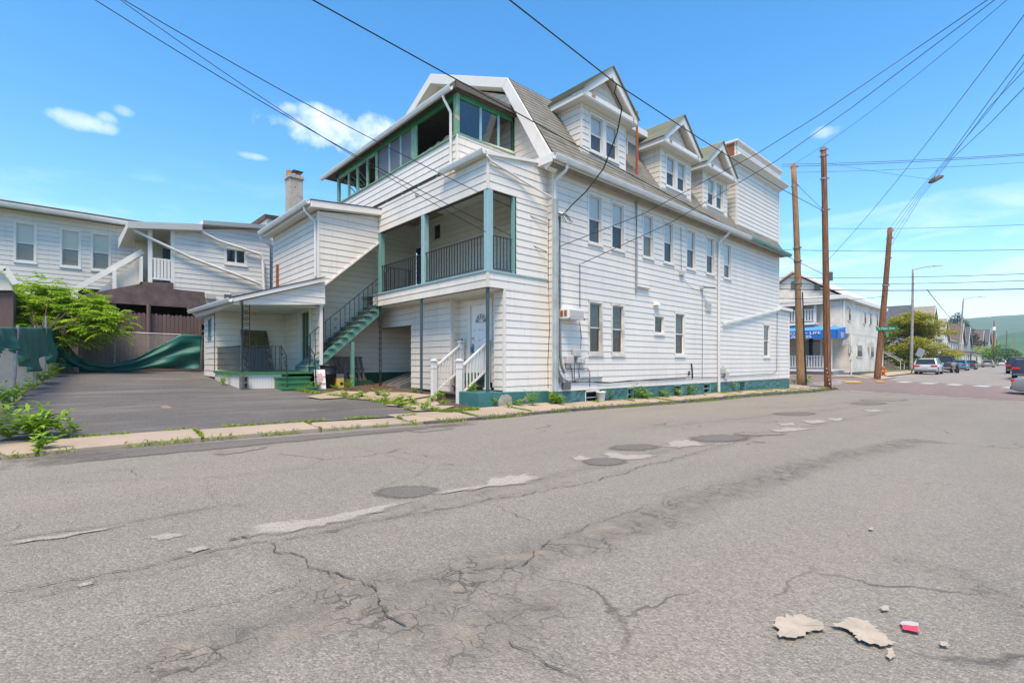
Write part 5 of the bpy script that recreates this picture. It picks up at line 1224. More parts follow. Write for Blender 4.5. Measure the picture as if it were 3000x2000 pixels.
# rubbish bin
x, z = 6.45, gz(6.4, 16); c0 = Vector((6.36, 15.95, gz(6.4, 16)))
bn = thing('trash_can', 'black plastic trash can under the outdoor stair', 'trash can', c0)
m = MB(); m.lathe(c0, [(.19, 0), (.20, .02), (.235, .42), (.25, .44), (.25, .47), (.24, .48), (.26, .70), (.265, .72), (.245, .72), (.2, .3)], 18); m.build('body', 'black_plastic', bn, smooth=True)
m = MB(); m.lathe(c0+Vector((0, 0, .70)), [(.275, 0), (.285, .03), (.275, .05), (.255, .05)], 18); m.build('rim', 'black_plastic', bn, smooth=True)
for s in (-1, 1): m = MB(); m.tube([c0+Vector((s*.27, -.05, .6)), c0+Vector((s*.32, 0, .62)), c0+Vector((s*.27, .05, .6))], .015, 5); m.build('handle', 'black_plastic', bn)
def text(s, size, material, parent, loc, rot, name='lettering', ext=.002, align='CENTER', sx=1):
    cu = bpy.data.curves.new(name, 'FONT'); cu.body = s; cu.size = size; cu.extrude = ext; cu.align_x = align; cu.align_y = 'CENTER'; cu.space_line = .9
    o = bpy.data.objects.new(name, cu); COL.objects.link(o)
    dg = bpy.context.evaluated_depsgraph_get(); me = bpy.data.meshes.new_from_object(o.evaluated_get(dg)); bpy.data.objects.remove(o)
    me.materials.clear(); me.materials.append(MATS[material]); o = bpy.data.objects.new(name, me); COL.objects.link(o)
    o.parent = parent; o.location = Vector(loc)-(wloc(parent) if parent else Vector((0, 0, 0))); o.rotation_euler = rot; o.scale = (sx, 1, 1); return o
sg = thing('parking_sign', 'white and red no-parking board leaning beside the green steps', 'sign', (5.95, 15.62, gz(5.9, 15.6)))
m = MB(); b0 = Vector((5.98, 15.60, gz(5.9, 15.6))); m.hexa([b0+Vector((-.17, 0, 0)), b0+Vector((.17, 0, 0)), b0+Vector((.17, .02, 0)), b0+Vector((-.17, .02, 0))], [b0+Vector((-.17, .1, .62)), b0+Vector((.17, .1, .62)), b0+Vector((.17, .12, .62)), b0+Vector((-.17, .12, .62))]); m.build('board', 'sign_white', sg)
text('NO\nPARKING\nHERE\nTO\nCORNER', .085, 'sign_red', sg, b0+Vector((0, .045, .31)), (R(81), 0, 0))
mat('box_yellow', (.55, .38, .08), .6)
yb_ = thing('carton', 'small yellow and grey carton beside the trash can', 'carton', (6.66, 15.85, gz(6.6, 15.9)))
c1 = Vector((6.68, 15.82, gz(6.6, 15.9))); m = MB(); m.box(c1.x-.12, c1.x+.12, c1.y-.08, c1.y+.08, c1.z, c1.z+.36); m.build('box', 'box_yellow', yb_); m = MB(); m.box(c1.x-.125, c1.x+.125, c1.y-.085, c1.y+.085, c1.z+.33, c1.z+.46); m.build('lid', 'iron_grey', yb_)
m = MB(); m.lathe(c1+Vector((.04, -.082, .14)), [(.05, -.05), (.05, .05)], 10, 1, .05); m.build('printed_disc', 'iron', yb_)
# pallet
pl = thing('pallet', 'grey weathered wooden pallet leaning under the stair', 'pallet', (7.5, 16.9, gz(7.5, 17)))
zg = gz(7.4, 16.9)+.14
for k in range(7):
    x = 6.98+.165*k; m = MB(); m.hexa([(x, 16.78, zg), (x+.1, 16.78, zg), (x+.1, 16.8, zg), (x, 16.8, zg)], [(x, 17.16, zg+.86), (x+.1, 17.16, zg+.86), (x+.1, 17.18, zg+.86), (x, 17.18, zg+.86)]); m.build('slat', 'wood_grey', pl)
for f in (.02, .45, .93):
    y = 16.8+.38*f; z = zg+.86*f; m = MB(); m.box(6.95, 8.12, y+.005, y+.09, z, z+.06); m.build('stringer', 'wood_grey', pl)
m = MB(); m.box(6.9, 8.2, 16.55, 17.3, zg-.16, zg); tag(m.build('timber_plinth', 'green_dark'), 'low green timber plinth below the pallet', 'plinth')
# cellar bulkhead
ck = thing('cellar_hatch', 'sloping grey cellar hatch covered with tar paper in the carport', 'hatch', (9.2, 15.8, .5))
m = MB(); m.hexa([(8.35, 15.05, .45), (10.3, 15.05, .45), (10.3, 17.2, .45), (8.35, 17.2, .45)], [(8.55, 15.05, .72), (10.3, 15.05, 1.28), (10.3, 17.2, 1.18), (8.55, 16.9, .66)]); m.build('cover', 'iron_grey', ck)
for k in range(4): m = MB(); y = 15.3+.5*k; m.bar((8.6, y, .735-.012*k), (10.2, y+.1, 1.27-.02*k), .02, .012); m.build('batten', 'iron', ck)
rr = random.Random(9); m = MB()
for k in range(60):
    x = rr.uniform(7.8, 8.9); y = rr.uniform(15.3, 16.9); z = gz(x, y)+rr.uniform(.0, .05); s = rr.uniform(.03, .08); a = rr.uniform(0, 3)
    m.poly([(x+s*math.cos(a+q), y+s*.7*math.sin(a+q), z+rr.uniform(0, .03)) for q in (0, 1.6, 3.1, 4.6)])
tag(m.build('leaf_litter', 'rust'), 'brown dead leaves below the iron porch post', 'leaves', kind='stuff')
# dark framed picture board leaning in the porch
pb = thing('picture_board', 'dark framed board leaning on the porch wall', 'board', (4.75, 19.2, DZ))
m = MB(); xa1 = onY(715, 1000, 19.2)[0]; xb1 = onY(800, 1000, 19.2)[0]; zt1 = onY(750, 967, 19.4)[1]
m.hexa([(xa1, 19.05, DZ+.02), (xb1, 19.05, DZ+.02), (xb1, 19.09, DZ+.02), (xa1, 19.09, DZ+.02)], [(xa1-.05, 19.45, zt1), (xb1-.15, 19.45, zt1), (xb1-.15, 19.5, zt1), (xa1-.05, 19.5, zt1)]); m.build('board', 'iron_grey', pb)
mat('picture', (.02, .018, .01), .5, var=1.0, vscale=9, col2=(.16, .12, .04))
m = MB(); m.hexa([(xa1-.0, 19.25, 2.0), (xb1-.12, 19.25, 2.0), (xb1-.12, 19.27, 2.0), (xa1, 19.27, 2.0)], [(xa1-.0, 19.43, zt1-.05), (xb1-.17, 19.43, zt1-.05), (xb1-.17, 19.45, zt1-.05), (xa1, 19.45, zt1-.05)]); m.build('picture', 'picture', pb)
# bucket on the pavement
bx = onG(1760, 1175); m = MB(); m.lathe(bx+Vector((0, 0, .01)), [(.12, 0), (.125, .01), (.15, .26), (.165, .265), (.165, .31), (.15, .31), (.14, .2), (.11, .03)], 16); tag(m.build('bucket', 'bucket', smooth=True), 'white plastic bucket at the basement window', 'bucket')
# litter on the road
def scrap(pts, material, label, cat='litter', group=None, lift=.012, name='paper_scrap'):
    o = gpoly(name, pts, lift, material, jitter=.14, sub=7); me = o.data; rr = random.Random(int(pts[0][0]))
    c = Vector(sum((Vector(v.co) for v in me.vertices), Vector())/len(me.vertices))
    for v in me.vertices: v.co = v.co-c+Vector((0, 0, .004+.004*mnoise.noise(v.co*9)))
    o.location = c; s = o.modifiers.new('thick', 'SOLIDIFY'); s.thickness = .0015; return tag(o, label, cat, group)
scrap([(2268, 1838), (2290, 1815), (2350, 1812), (2410, 1835), (2420, 1850), (2370, 1862), (2330, 1882), (2280, 1872)], 'papery', 'pale round flattened paper sheet on the road', lift=.014)
scrap([(2440, 1840), (2480, 1822), (2540, 1828), (2580, 1862), (2620, 1895), (2590, 1905), (2520, 1890), (2490, 1860)], 'papery', 'pale pointed torn paper sheet beside the round one', lift=.017)
scrap([(2590, 1925), (2610, 1908), (2628, 1930), (2610, 1942)], 'papery', 'small paper scrap below the pointed sheet'); scrap([(2578, 1785), (2600, 1782), (2606, 1795), (2585, 1797)], 'papery', 'small paper scrap above the pointed sheet')
scrap([(2545, 1552), (2556, 1550), (2558, 1557), (2546, 1557)], 'papery', 'tiny orange-white scrap in the middle of the road'); scrap([(2752, 1888), (2775, 1892), (2782, 1905), (2758, 1900)], 'papery', 'small pale scrap right of the red packet')
pk = thing('candy_packet', 'crumpled red and clear packet on the road', 'packet', onG(2668, 1850))
o = gpoly('film', [(2640, 1825), (2690, 1830), (2698, 1862), (2645, 1850)], .016, 'plastic_grey', pk, jitter=.1); o2 = gpoly('printed_half', [(2642, 1840), (2690, 1842), (2698, 1864), (2650, 1855)], .019, 'litter_red', pk, jitter=.1)
# ================================================================== fences and tarps on the left
def fx(y): return -.88+.0725*(y-15.6)
def chain(P, w, h, parent, step=.075, r=.0042, name='chain_link', material='plastic_grey'):
    """P(u,v) -> point; diagonal wires over a w x h panel"""
    mb = MB()
    def wire(a, b):
        a, b = Vector(a), Vector(b); d = (b-a).normalized(); x = d.cross(Vector((.3, .9, .2))).normalized()*r; y = d.cross(x).normalized()*r
        i = len(mb.v); mb.v += [tuple(a+x), tuple(a-x*.5+y), tuple(a-x*.5-y), tuple(b+x), tuple(b-x*.5+y), tuple(b-x*.5-y)]
        mb.f += [(i, i+1, i+4, i+3), (i+1, i+2, i+5, i+4), (i+2, i, i+3, i+5)]
    u = -h
    while u < w:
        a0, a1 = max(u, 0), min(u+h, w)
        wire(P(a0, a0-u), P(a1, a1-u)); wire(P(a0, h-(a0-u)), P(a1, h-(a1-u))); u += step
    o = mb.build(name, material, parent); o['kind'] = 'stuff'; return o
cf = thing('chain_link_fence', 'leaning chain-link fence along the left of the yard', 'fence', (fx(16), 16, G(-.8, 16)))
fh = 1.55
def LP(u, v): y = 9.0+u; return (fx(y), y, G(fx(y), y)+.03+v)
chain(LP, 14.6, fh-.05, cf)
m = MB(); m.tube([(fx(y), y, G(fx(y), y)+fh) for y in frange(9, 23.6, 12)], .025, 6); m.build('top_rail', 'galv', cf)
for y, lean in ((9.4, 0), (12.4, .05), (15.5, .08), (18.3, .06), (20.6, .05), (23.6, 0)):
    x = fx(y); m = MB(); m.tube([(x, y, G(x, y)-.1), (x+lean, y-.1*lean, G(x, y)+fh+(.35 if y > 23 or y == 20.6 else .05))], .03, 8); m.build('post', 'galv', cf)
bf = thing('rear_chain_link_fence', 'low chain-link fence in front of the brown picket fence', 'fence', (2.3, 23.9, G(2, 23.9)))
xk0, xk1 = onY(200, 1000, 23.9)[0], onY(594, 1000, 23.9)[0]
def BP(u, v): x = xk0+u; return (x, 23.9, G(x, 23.9)+.03+v)
chain(BP, xk1-xk0, 1.45, bf, step=.09)
m = MB(); m.tube([(xk0, 23.9, G(xk0, 23.9)+1.5), (xk1, 23.9, G(xk1, 23.9)+1.5)], .022, 6); m.build('top_rail', 'rust' if False else 'trim_cream', bf)
for px in (336, 592): x = onY(px, 1000, 23.9)[0]; m = MB(); m.tube([(x, 23.9, G(x, 23.9)), (x, 23.9, G(x, 23.9)+1.52)], .028, 8); m.build('post', 'galv', bf)
pf = thing('picket_fence', 'tall brown picket fence at the back of the yard', 'fence', (2.3, 24.3, G(2, 24.3)))
xq0, xq1 = onY(240, 950, 24.3)[0], onY(599, 950, 24.3)[0]; n = int((xq1-xq0)/.137)
m = MB(); pts = [(0, 0), (.128, 0), (.128, 2.22), (.105, 2.27), (.064, 2.29), (.023, 2.27), (0, 2.22)]; m.hexa([(x, .02, z) for x, z in pts], [(x, 0, z) for x, z in pts]); pm = m.mesh('picket', 'brown_fence')
for i in range(n): x = xq0+i*.137; inst('picket', pm, pf, (x, 24.3+.008*(i % 3), G(x, 24.3)+.0+.02*math.sin(i*2.1)))
for z in (.4, 1.6): m = MB(); m.box(xq0, xq1, 24.33, 24.38, G(2, 24.3)+z, G(2, 24.3)+z+.09); m.build('rail', 'brown_fence', pf)
def drape(name, label, rows, P, material='tarp', nu=70, nv=16, amp=.05, seed=1, thick=.004):
    """cloth between a top and a bottom curve of image points (same count)"""
    top, bot = rows; mb = MB()
    def cur(c, s):
        L_ = len(c)-1; k = min(int(s*L_), L_-1); t = s*L_-k; return (c[k][0]+(c[k+1][0]-c[k][0])*t, c[k][1]+(c[k+1][1]-c[k][1])*t)
    for j in range(nv+1):
        for i in range(nu+1):
            s = i/nu; v = j/nv; a = cur(top, s); b = cur(bot, s); px = a[0]+(b[0]-a[0])*v; py = a[1]+(b[1]-a[1])*v
            o = amp*(.35+v)*(.5*math.sin(s*31+seed+2*v)+1.1*math.sin(v*12+3.2*math.sin(s*6+seed))+.5*math.sin(v*23+s*9)+1.2*mnoise.noise(Vector((s*9, v*3, seed))))
            mb.v.append(P(px, py, o))
    for j in range(nv):
        for i in range(nu): q = j*(nu+1)+i; mb.f.append((q, q+1, q+nu+2, q+nu+1))
    o = mb.build(name, material, smooth=True); sd = o.modifiers.new('thick', 'SOLIDIFY'); sd.thickness = thick; return tag(o, label, 'tarp')
def PB(px, py, o):
    Y = 23.55-o; x, z = onY(px, py, Y); return (x, Y, max(z, G(x, Y)+.02+abs(o)*.1))
drape('green_tarp', 'fallen green tarp sagging across the back of the yard', ([(168, 958), (190, 1000), (225, 1040), (262, 1062), (320, 1068), (400, 1048), (470, 1012), (530, 978), (592, 981)], [(160, 1085), (185, 1088), (215, 1090), (260, 1091), (320, 1089), (380, 1086), (450, 1078), (530, 1080), (584, 1080)]), PB, amp=.085, nu=110)
def PL(px, py, o): pass
def tarp_left():
    mb = MB(); nu, nv = 90, 16; rr = random.Random(2)
    drop = [(9.0, .75), (10.2, .62), (11.5, .55), (13.0, .5), (14.0, .42), (15.2, .55), (16.5, .95), (17.6, 1.15), (18.5, 1.2), (19.2, .8), (20.2, .75), (21.2, 1.15), (22.2, .75), (23.4, .7)]
    for j in range(nv+1):
        for i in range(nu+1):
            y = 9.0+14.4*i/nu; v = j/nv; d = lerp_tab(drop, y); sag = .06*abs(math.sin(y*1.9))
            o = .10*(.25+v)*(math.sin(y*5.3)+.7*math.sin(y*9.1+2*v)+mnoise.noise(Vector((y*1.4, v*2, 1))))
            mb.v.append((fx(y)+.05+o*.8+.05*v, y, G(fx(y), y)+fh+.03-sag*(1-v)*.4-d*v))
    for j in range(nv):
        for i in range(nu): q = j*(nu+1)+i; mb.f.append((q, q+1, q+nu+2, q+nu+1))
    o = mb.build('green_tarp', 'tarp', smooth=True); sd = o.modifiers.new('thick', 'SOLIDIFY'); sd.thickness = .004
    return tag(o, 'tattered green tarp hung over the left chain-link fence', 'tarp')
tarp_left()
# ================================================================== neighbouring houses on the left
nb = thing('neighbour_house', 'white two-storey neighbouring house with three sash windows', 'house', (-3, 29.8, 1.5))
f1 = Fr('Y', 29.8); X0n, X1n = -12, onY(590, 800, 29.8)[0]
wn_ = [tuple(onY(a, b, 29.8)) + tuple(onY(c_, d, 29.8)) for a, b, c_, d in ((40, 765, 108, 656), (175, 780, 238, 676), (266, 790, 326, 688))]
hl = [(a, c_, b-.02, d) for a, b, c_, d in wn_]
ww = wallplate(nb, f1, [(X0n, 1.0), (X1n, 1.0), (X1n, 8.0), (X0n, 8.1)], 'wall'); siding(ww, f1, [(X0n, 4.2), (X1n, 4.2), (X1n, 7.95), (X0n, 8.05)], 'siding_far', hl, 4.2)
for h_ in hl: window(nb, f1, *h_, blind='blind_tan', lower='blind_tan', glass='glass', glass2='glass_screen', frame_mat='trim', case=.07)
m = MB(); m.box(X0n, X1n, 29.3, 34, 8.02, 8.12); m.box(X0n, X1n, 29.25, 29.3, 7.98, 8.2); m.build('eave', 'trim', nb); gutter(nb, (X0n, 29.18, 8.1), (X1n, 29.18, 8.0), .08)
m = MB(); m.hexa([(X0n, 29.22, 8.2), (X1n, 29.22, 8.16), (X1n, 36, 9.2), (X0n, 36, 9.2)], [(X0n, 29.22, 8.26), (X1n, 29.22, 8.22), (X1n, 36, 9.3), (X0n, 36, 9.3)]); m.build('roof', 'roof_brown', nb)
m = MB(); m.box(X0n, X1n, 29.6, 29.78, .8, 4.2); m.build('lower_wall', 'brown_fence', nb)
n2 = thing('stair_house', 'white rear wing with a raised landing, diagonal drainpipes and brown fascia', 'house', (4, 25, 1.2))
YN2 = 24.6; f2 = Fr('Y', YN2); f2f = Fr('Y', YN2-.1)
def n2p(px, py): return onY(px, py, YN2)
wz = [n2p(505, 950), n2p(790, 950), n2p(790, 672), n2p(505, 672)]; wz = [(wz[0][0], 2.6), (wz[1][0], 2.6), (wz[2][0], wz[2][1]), (wz[3][0], wz[3][1])]
sl = (n2p(657, 0)[0], n2p(725, 0)[0], n2p(690, 777)[1], n2p(690, 726)[1])
xcut = n2p(598, 900)[0]; zcut = n2p(598, 858)[1]-.2
wlo = [(xcut, 2.6), (wz[1][0], 2.6), (wz[1][0], zcut), (xcut, zcut)]; wz = [(wz[0][0], zcut), (wz[1][0], zcut), wz[2], wz[3]]
ww = wallplate(n2, f2, wz, 'wall'); siding(ww, f2, wz, 'siding_far', (sl,), 2.6)
ww = wallplate(n2, f2, wlo, 'wall'); siding(ww, f2, wlo, 'siding_far', (), 2.6)
window(n2, f2, *sl, style='slide', lower='curtain_dark', glass='glass_dark', case=.09)
m = MB(); a, b = n2p(590, 650), n2p(786, 664); m.hexa([(a[0], YN2-.3, a[1]-.16), (b[0], YN2-.3, b[1]-.16), (b[0], 30, b[1]-.16), (a[0], 30, a[1]-.16)], [(a[0], YN2-.35, a[1]), (b[0], YN2-.35, b[1]), (b[0], 30, b[1]+.3), (a[0], 30, a[1]+.3)]); m.build('roof', 'trim', n2)
m = MB(); a, b = n2p(372, 654), n2p(588, 662); m.hexa([(a[0], YN2-.35, a[1]-.25), (b[0], YN2-.35, b[1]-.25), (b[0], 29, b[1]-.25), (a[0], 29, a[1]-.25)], [(a[0], YN2-.4, a[1]), (b[0], YN2-.4, b[1]), (b[0], 29, b[1]+.2), (a[0], 29, a[1]+.2)]); m.build('landing_roof', 'trim', n2)
for pts in ([(392, 660), (396, 676), (440, 698), (560, 755), (680, 800), (763, 832), (772, 850)], [(588, 668), (592, 680), (640, 705), (762, 745), (770, 760), (775, 858)]):
    m = MB(); m.tube([(onY(a, b, YN2-.16)[0], YN2-.16, onY(a, b, YN2-.16)[1]) for a, b in pts], .06, 8); m.build('drainpipe', 'gutter', n2)
xl, xr = n2p(440, 800)[0], n2p(506, 800)[0]; zf = n2p(470, 830)[1]; zr0, zr1 = n2p(470, 820)[1], n2p(470, 757)[1]; zc = n2p(470, 676)[1]
xo = xl-.3
m = MB(); m.box(xo, xr, YN2, 27.2, zf-.12, zf); m.build('landing_floor', 'wood_grey', n2)
m = MB(); m.box(xo, xr+.1, 27.1, 27.2, zf, zc+.1); m.build('landing_back', 'siding_porch', n2)
m = MB(); m.box(xl+.7, xl+1.1, 26.9, 27.08, zf, zf+1.9); m.build('landing_clutter', 'curtain_blue', n2)
for x in (xl, xr): m = MB(); m.box(x-.07, x+.07, YN2-.02, YN2+.1, zf, zc+.08); m.build('landing_post', 'trim', n2)
m = MB(); m.box(xl+.05, xr-.05, YN2, YN2+.06, zr1-.08, zr1); m.box(xl+.05, xr-.05, YN2, YN2+.06, zr0, zr0+.08); m.build('landing_rail', 'trim', n2)
for k in range(5): m = MB(); x = xl+.16+(xr-xl-.3)*k/4; m.box(x-.045, x+.045, YN2-.01, YN2+.03, zr0, zr1); m.build('baluster', 'trim', n2)
m = MB(); m.box(xo, xo+.06, YN2, 27, zf-.1, zr1); m.build('landing_side', 'trim', n2)
# sloping stair roof left of the landing
a, b = onY(205, 857, 25.2), onY(418, 736, 25.2)
m = MB(); m.bar((a[0], 25.2, a[1]), (b[0], 25.2, b[1]), .12, .2); m.build('stair_rail_board', 'trim', n2)
a2, b2 = onY(250, 862, 25.4), onY(425, 862, 25.4); c2 = onY(418, 745, 25.4)
m = MB(); m.hexa([(a2[0], 25.4, a2[1]-.3), (b2[0], 25.4, b2[1]-.3), (c2[0], 25.4, c2[1])], [(a2[0], 25.46, a2[1]-.3), (b2[0], 25.46, b2[1]-.3), (c2[0], 25.46, c2[1])]); m.build('stair_side', 'siding_porch', n2)
a = onY(335, 800, 25.1); m = MB(); m.box(a[0]-.06, a[0]+.06, 25.05, 25.17, 2.5, onY(335, 790, 25.1)[1]); m.build('landing_post', 'trim', n2)
# brown fascia and the dark shelter under it
fbp = [[(235, 866), (428, 829), (428, 895), (250, 884)], [(428, 829), (506, 829), (506, 848), (597, 857), (597, 905), (548, 902), (428, 895)], [(548, 902), (597, 905), (597, 952)]]
for q in fbp:
    w = [n2p(*p) for p in q]; m = MB(); m.hexa([f2f.P(u, z, 0) for u, z in w], [f2f.P(u, z, .08) for u, z in w]); m.build('brown_fascia', 'brown_panel', n2)
a, b = n2p(546, 903), n2p(594, 951); m = MB(); m.bar((a[0], YN2-.2, a[1]), (b[0], YN2-.2, b[1]), .05, .05); m.build('raw_edge', 'wood_raw', n2)
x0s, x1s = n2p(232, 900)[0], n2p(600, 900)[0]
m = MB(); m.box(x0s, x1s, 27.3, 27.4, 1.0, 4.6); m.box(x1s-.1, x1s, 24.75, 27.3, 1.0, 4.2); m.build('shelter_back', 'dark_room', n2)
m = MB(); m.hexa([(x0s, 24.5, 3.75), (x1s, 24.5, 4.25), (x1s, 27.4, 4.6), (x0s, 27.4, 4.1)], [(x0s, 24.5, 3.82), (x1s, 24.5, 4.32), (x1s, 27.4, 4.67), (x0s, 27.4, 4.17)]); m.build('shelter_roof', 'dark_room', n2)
a, b = n2p(262, 900), n2p(420, 932); m = MB(); m.box(a[0], b[0], 26.9, 27.0, 2.2, 3.55); m.build('bamboo_screen', 'wood_raw', n2)
x = n2p(432, 900)[0]; m = MB(); m.tube([(x, 24.2, 1.1), (x, 24.2, n2p(432, 892)[1])], .07, 8); m.build('shelter_post', 'brown_fence', n2)
for (px, py) in ((616, 868), (666, 870), (684, 862)): c_ = n2p(px, py); m = MB(); m.box(c_[0]-.14, c_[0]+.14, YN2-.14, YN2-.02, c_[1]-.12, c_[1]+.1); m.build('wall_vent', 'plastic_grey' if px != 666 else 'iron_grey', n2)
# small white roof corner at the frame edge
ws = thing('white_shed', 'corner of a small white gabled shed behind the sapling', 'shed', (-4, 22, 1.4))
p = [onY(-60, 850, 21.5), onY(38, 850, 21.5), onY(10, 800, 21.5), onY(-60, 788, 21.5)]
m = MB(); m.hexa([(u, 21.5, z) for u, z in p], [(u, 24, z) for u, z in p]); m.build('gable', 'siding_porch', ws)
m = MB(); a, b, c_ = onY(-60, 780, 21.4), onY(18, 787, 21.4), onY(46, 833, 21.4); m.bar((a[0], 21.4, a[1]), (b[0], 21.4, b[1]), .12, .14); m.bar((b[0], 21.4, b[1]), (c_[0], 21.4, c_[1]), .12, .14); m.build('roof_edge', 'trim', ws)
m = MB(); m.box(p[0][0], p[1][0], 21.6, 24, 1.2, p[0][1]); m.build('wall', 'brown_fence', ws)
# chimney and its parapet behind the stair box
chd = 27.0
ch = thing('chimney', 'tall painted brick chimney with broken clay pots', 'chimney', at(862, 700, chd))
p0, p1 = at(836, 650, chd), at(888, 650, chd); w_ = (p1-p0).length*.72; c_ = at(862, 700, chd); zt = at(862, 528, chd).z
m = MB(); m.box(c_.x-w_/2, c_.x+w_/2, c_.y-w_/2, c_.y+w_/2, 5.0, zt); m.build('stack', 'brick_white', ch)
m = MB(); m.box(c_.x-w_/2-.06, c_.x+w_/2+.06, c_.y-w_/2-.06, c_.y+w_/2+.06, zt, zt+.12); m.box(c_.x-w_/2-.02, c_.x+w_/2+.02, c_.y-w_/2-.02, c_.y+w_/2+.02, zt+.12, zt+.2); m.build('crown', 'brick_white', ch)
m = MB(); m.lathe((c_.x-.2, c_.y+.12, zt+.2), [(.19, 0), (.19, .28), (.14, .3)], 10); m.build('clay_pot', 'terracotta', ch); m = MB(); m.lathe((c_.x+.2, c_.y-.05, zt+.2), [(.15, 0), (.15, .2), (.1, .22)], 10); m.build('clay_pot', 'hydrant_red', ch)
m = MB(); m.box(c_.x-.12, c_.x+.42, c_.y-.25, c_.y+.2, zt+.46, zt+.5); m.box(c_.x+.1, c_.x+.2, c_.y-.1, c_.y, zt+.2, zt+.46); m.build('cowl', 'iron_grey', ch)
bw = thing('rear_wing', 'white block with ragged tar roof edge below the chimney', 'building', (8, 25, 1))
YW = 25.0; f3 = Fr('Y', YW); xw0 = onY(783, 660, YW)[0]
m = MB(); m.box(xw0, 12.5, YW, 32, 2, 8.3); m.build('wall', 'siding_far', bw); siding(bw, f3, [(xw0, 3.0), (10, 3.0), (10, 8.3), (xw0, onY(784, 640, YW)[1])], 'siding_far', (), 3.0, joined=True)
siding(bw, Fr('X', xw0), [(YW, 3), (26.5, 3), (26.5, 8.2), (YW, 8.2)], 'siding_far', (), 3.0, joined=True)
m = MB(); a = onY(780, 632, YW-.1); m.hexa([(xw0-.12, YW-.12, a[1]-.1), (12.5, YW-.12, a[1]-.1+.25), (12.5, 32, a[1]+.3), (xw0-.12, 32, a[1])], [(xw0-.16, YW-.16, a[1]+.05), (12.5, YW-.16, a[1]+.3), (12.5, 32, a[1]+.5), (xw0-.16, 32, a[1]+.2)]); m.build('roof', 'roof_brown', bw)
x, z0r = onY(812, 847, 17.5); m = MB(); 
p = Vector((3.9, 17.2, 3.5)); xr_, zr_ = onX(812, 843, 4.6)[0], 0
q = at(812, 845, 19.0); q2 = at(812, 775, 19.0); m.tube([q, q2], .05, 8); m.build('vent_pipe', 'rust', bld)
# ================================================================== poles and overhead wires
def upole(name, label, bpx, Y, top_px, r0, r1, material, group='utility poles'):
    """foot given by its column and lane, height from the image"""
    x = onY(bpx, 1100, Y)[0]; z0 = G(x, Y); b = Vector((x, Y, z0)); dep = b.x*cT+b.y*sT; t = at(top_px[0], top_px[1], dep)
    o = thing(name, label, 'utility pole', b, group)
    mb = MB(); n = 14; pts = []
    for i in range(n+1):
        f_ = i/n; p = (b+Vector((0, 0, -.3))).lerp(t, f_); pts.append(p+Vector((.03*math.sin(f_*5+bpx), .03*math.cos(f_*4), 0)))
    mb.tube(pts, r0, 12, r1); mb.build('shaft', material, o, smooth=True); return o, b, t
P1, p1b, p1t = upole('utility_pole', 'dark brown utility pole on the near kerb', 2427, 8.82, (2411, 433), .20, .145, 'pole_wood')
P2, p2b, p2t = upole('utility_pole', 'pale orange-brown utility pole at the building corner', 2349, 10.7, (2324, 481), .24, .15, 'pole_pale')
P3, p3b, p3t = upole('utility_pole', 'leaning reddish utility pole with the green street sign', 2570, 8.85, (2607, 668), .23, .16, 'pole_wood')
P4, p4b, p4t = upole('utility_pole', 'pale concrete-grey pole by the yellow-green tree', 2670, 10.2, (2674, 788), .17, .10, 'pole_concrete')
P5, p5b, p5t = upole('utility_pole', 'grey slanting pole beyond the parked cars', 2805, 9.9, (2822, 875), .17, .10, 'pole_concrete')
P6, p6b, p6t = upole('utility_pole', 'brown pole with white box far down the street', 2910, 9.9, (2912, 940), .17, .12, 'pole_wood')
P7, p7b, p7t = upole('utility_pole', 'brown pole second from the right far down the street', 2946, 9.9, (2950, 968), .17, .12, 'pole_wood')
P8, p8b, p8t = upole('utility_pole', 'thin pale pole at the far right of the street', 2971, 9.9, (2971, 972), .17, .12, 'pole_pale')
def ppart(o, name, material, fn): mb = MB(); fn(mb); return mb.build(name, material, o)
for (o, b, t, fr_) in ((P1, p1b, p1t, .45), (P3, p3b, p3t, .55)):
    for k in range(5): ppart(o, 'pole_tag', 'sign_white', lambda mb: mb.box(b.lerp(t, .03+.05*k).x-.17, b.lerp(t, .03+.05*k).x-.15, b.y-.12+.03*k, b.y-.07+.03*k, b.z+.25+.5*k*fr_, b.z+.30+.5*k*fr_))
ppart(P2, 'riser_pipe', 'iron', lambda mb: mb.tube([p2b+Vector((.14, -.22, 0)), p2b.lerp(p2t, .42)+Vector((.1, -.2, 0))], .05, 8))
ppart(P2, 'ground_strap', 'trim', lambda mb: mb.tube([p2b.lerp(p2t, .30)+Vector((-.12, -.22, 0)), p2b.lerp(p2t, .35)+Vector((-.2, -.24, 0)), p2b.lerp(p2t, .44)+Vector((-.06, -.2, 0))], .025, 6))
for (o, b, t, L_) in ((P4, p4b, p4t, 1.9), (P5, p5b, p5t, 2.1)):
    ppart(o, 'lamp_arm', 'iron_grey', lambda mb: mb.tube([t+Vector((0, 0, -.1)), t+Vector((.4, -L_*.45, .12)), t+Vector((.8, -L_, .2))], .045, 6)); ppart(o, 'lamp_head', 'plastic_grey', lambda mb: mb.hexa([t+Vector((.7, -L_+.3, .12)), t+Vector((.95, -L_+.2, .12)), t+Vector((1.0, -L_-.5, .12)), t+Vector((.8, -L_-.5, .12))], [t+Vector((.72, -L_+.3, .26)), t+Vector((.93, -L_+.2, .26)), t+Vector((.98, -L_-.5, .2)), t+Vector((.82, -L_-.5, .2))]))
ppart(P6, 'box', 'sign_white', lambda mb: mb.box(p6b.x-.5, p6b.x-.2, p6b.y-.55, p6b.y+.1, p6t.z-2.6, p6t.z-1.6))
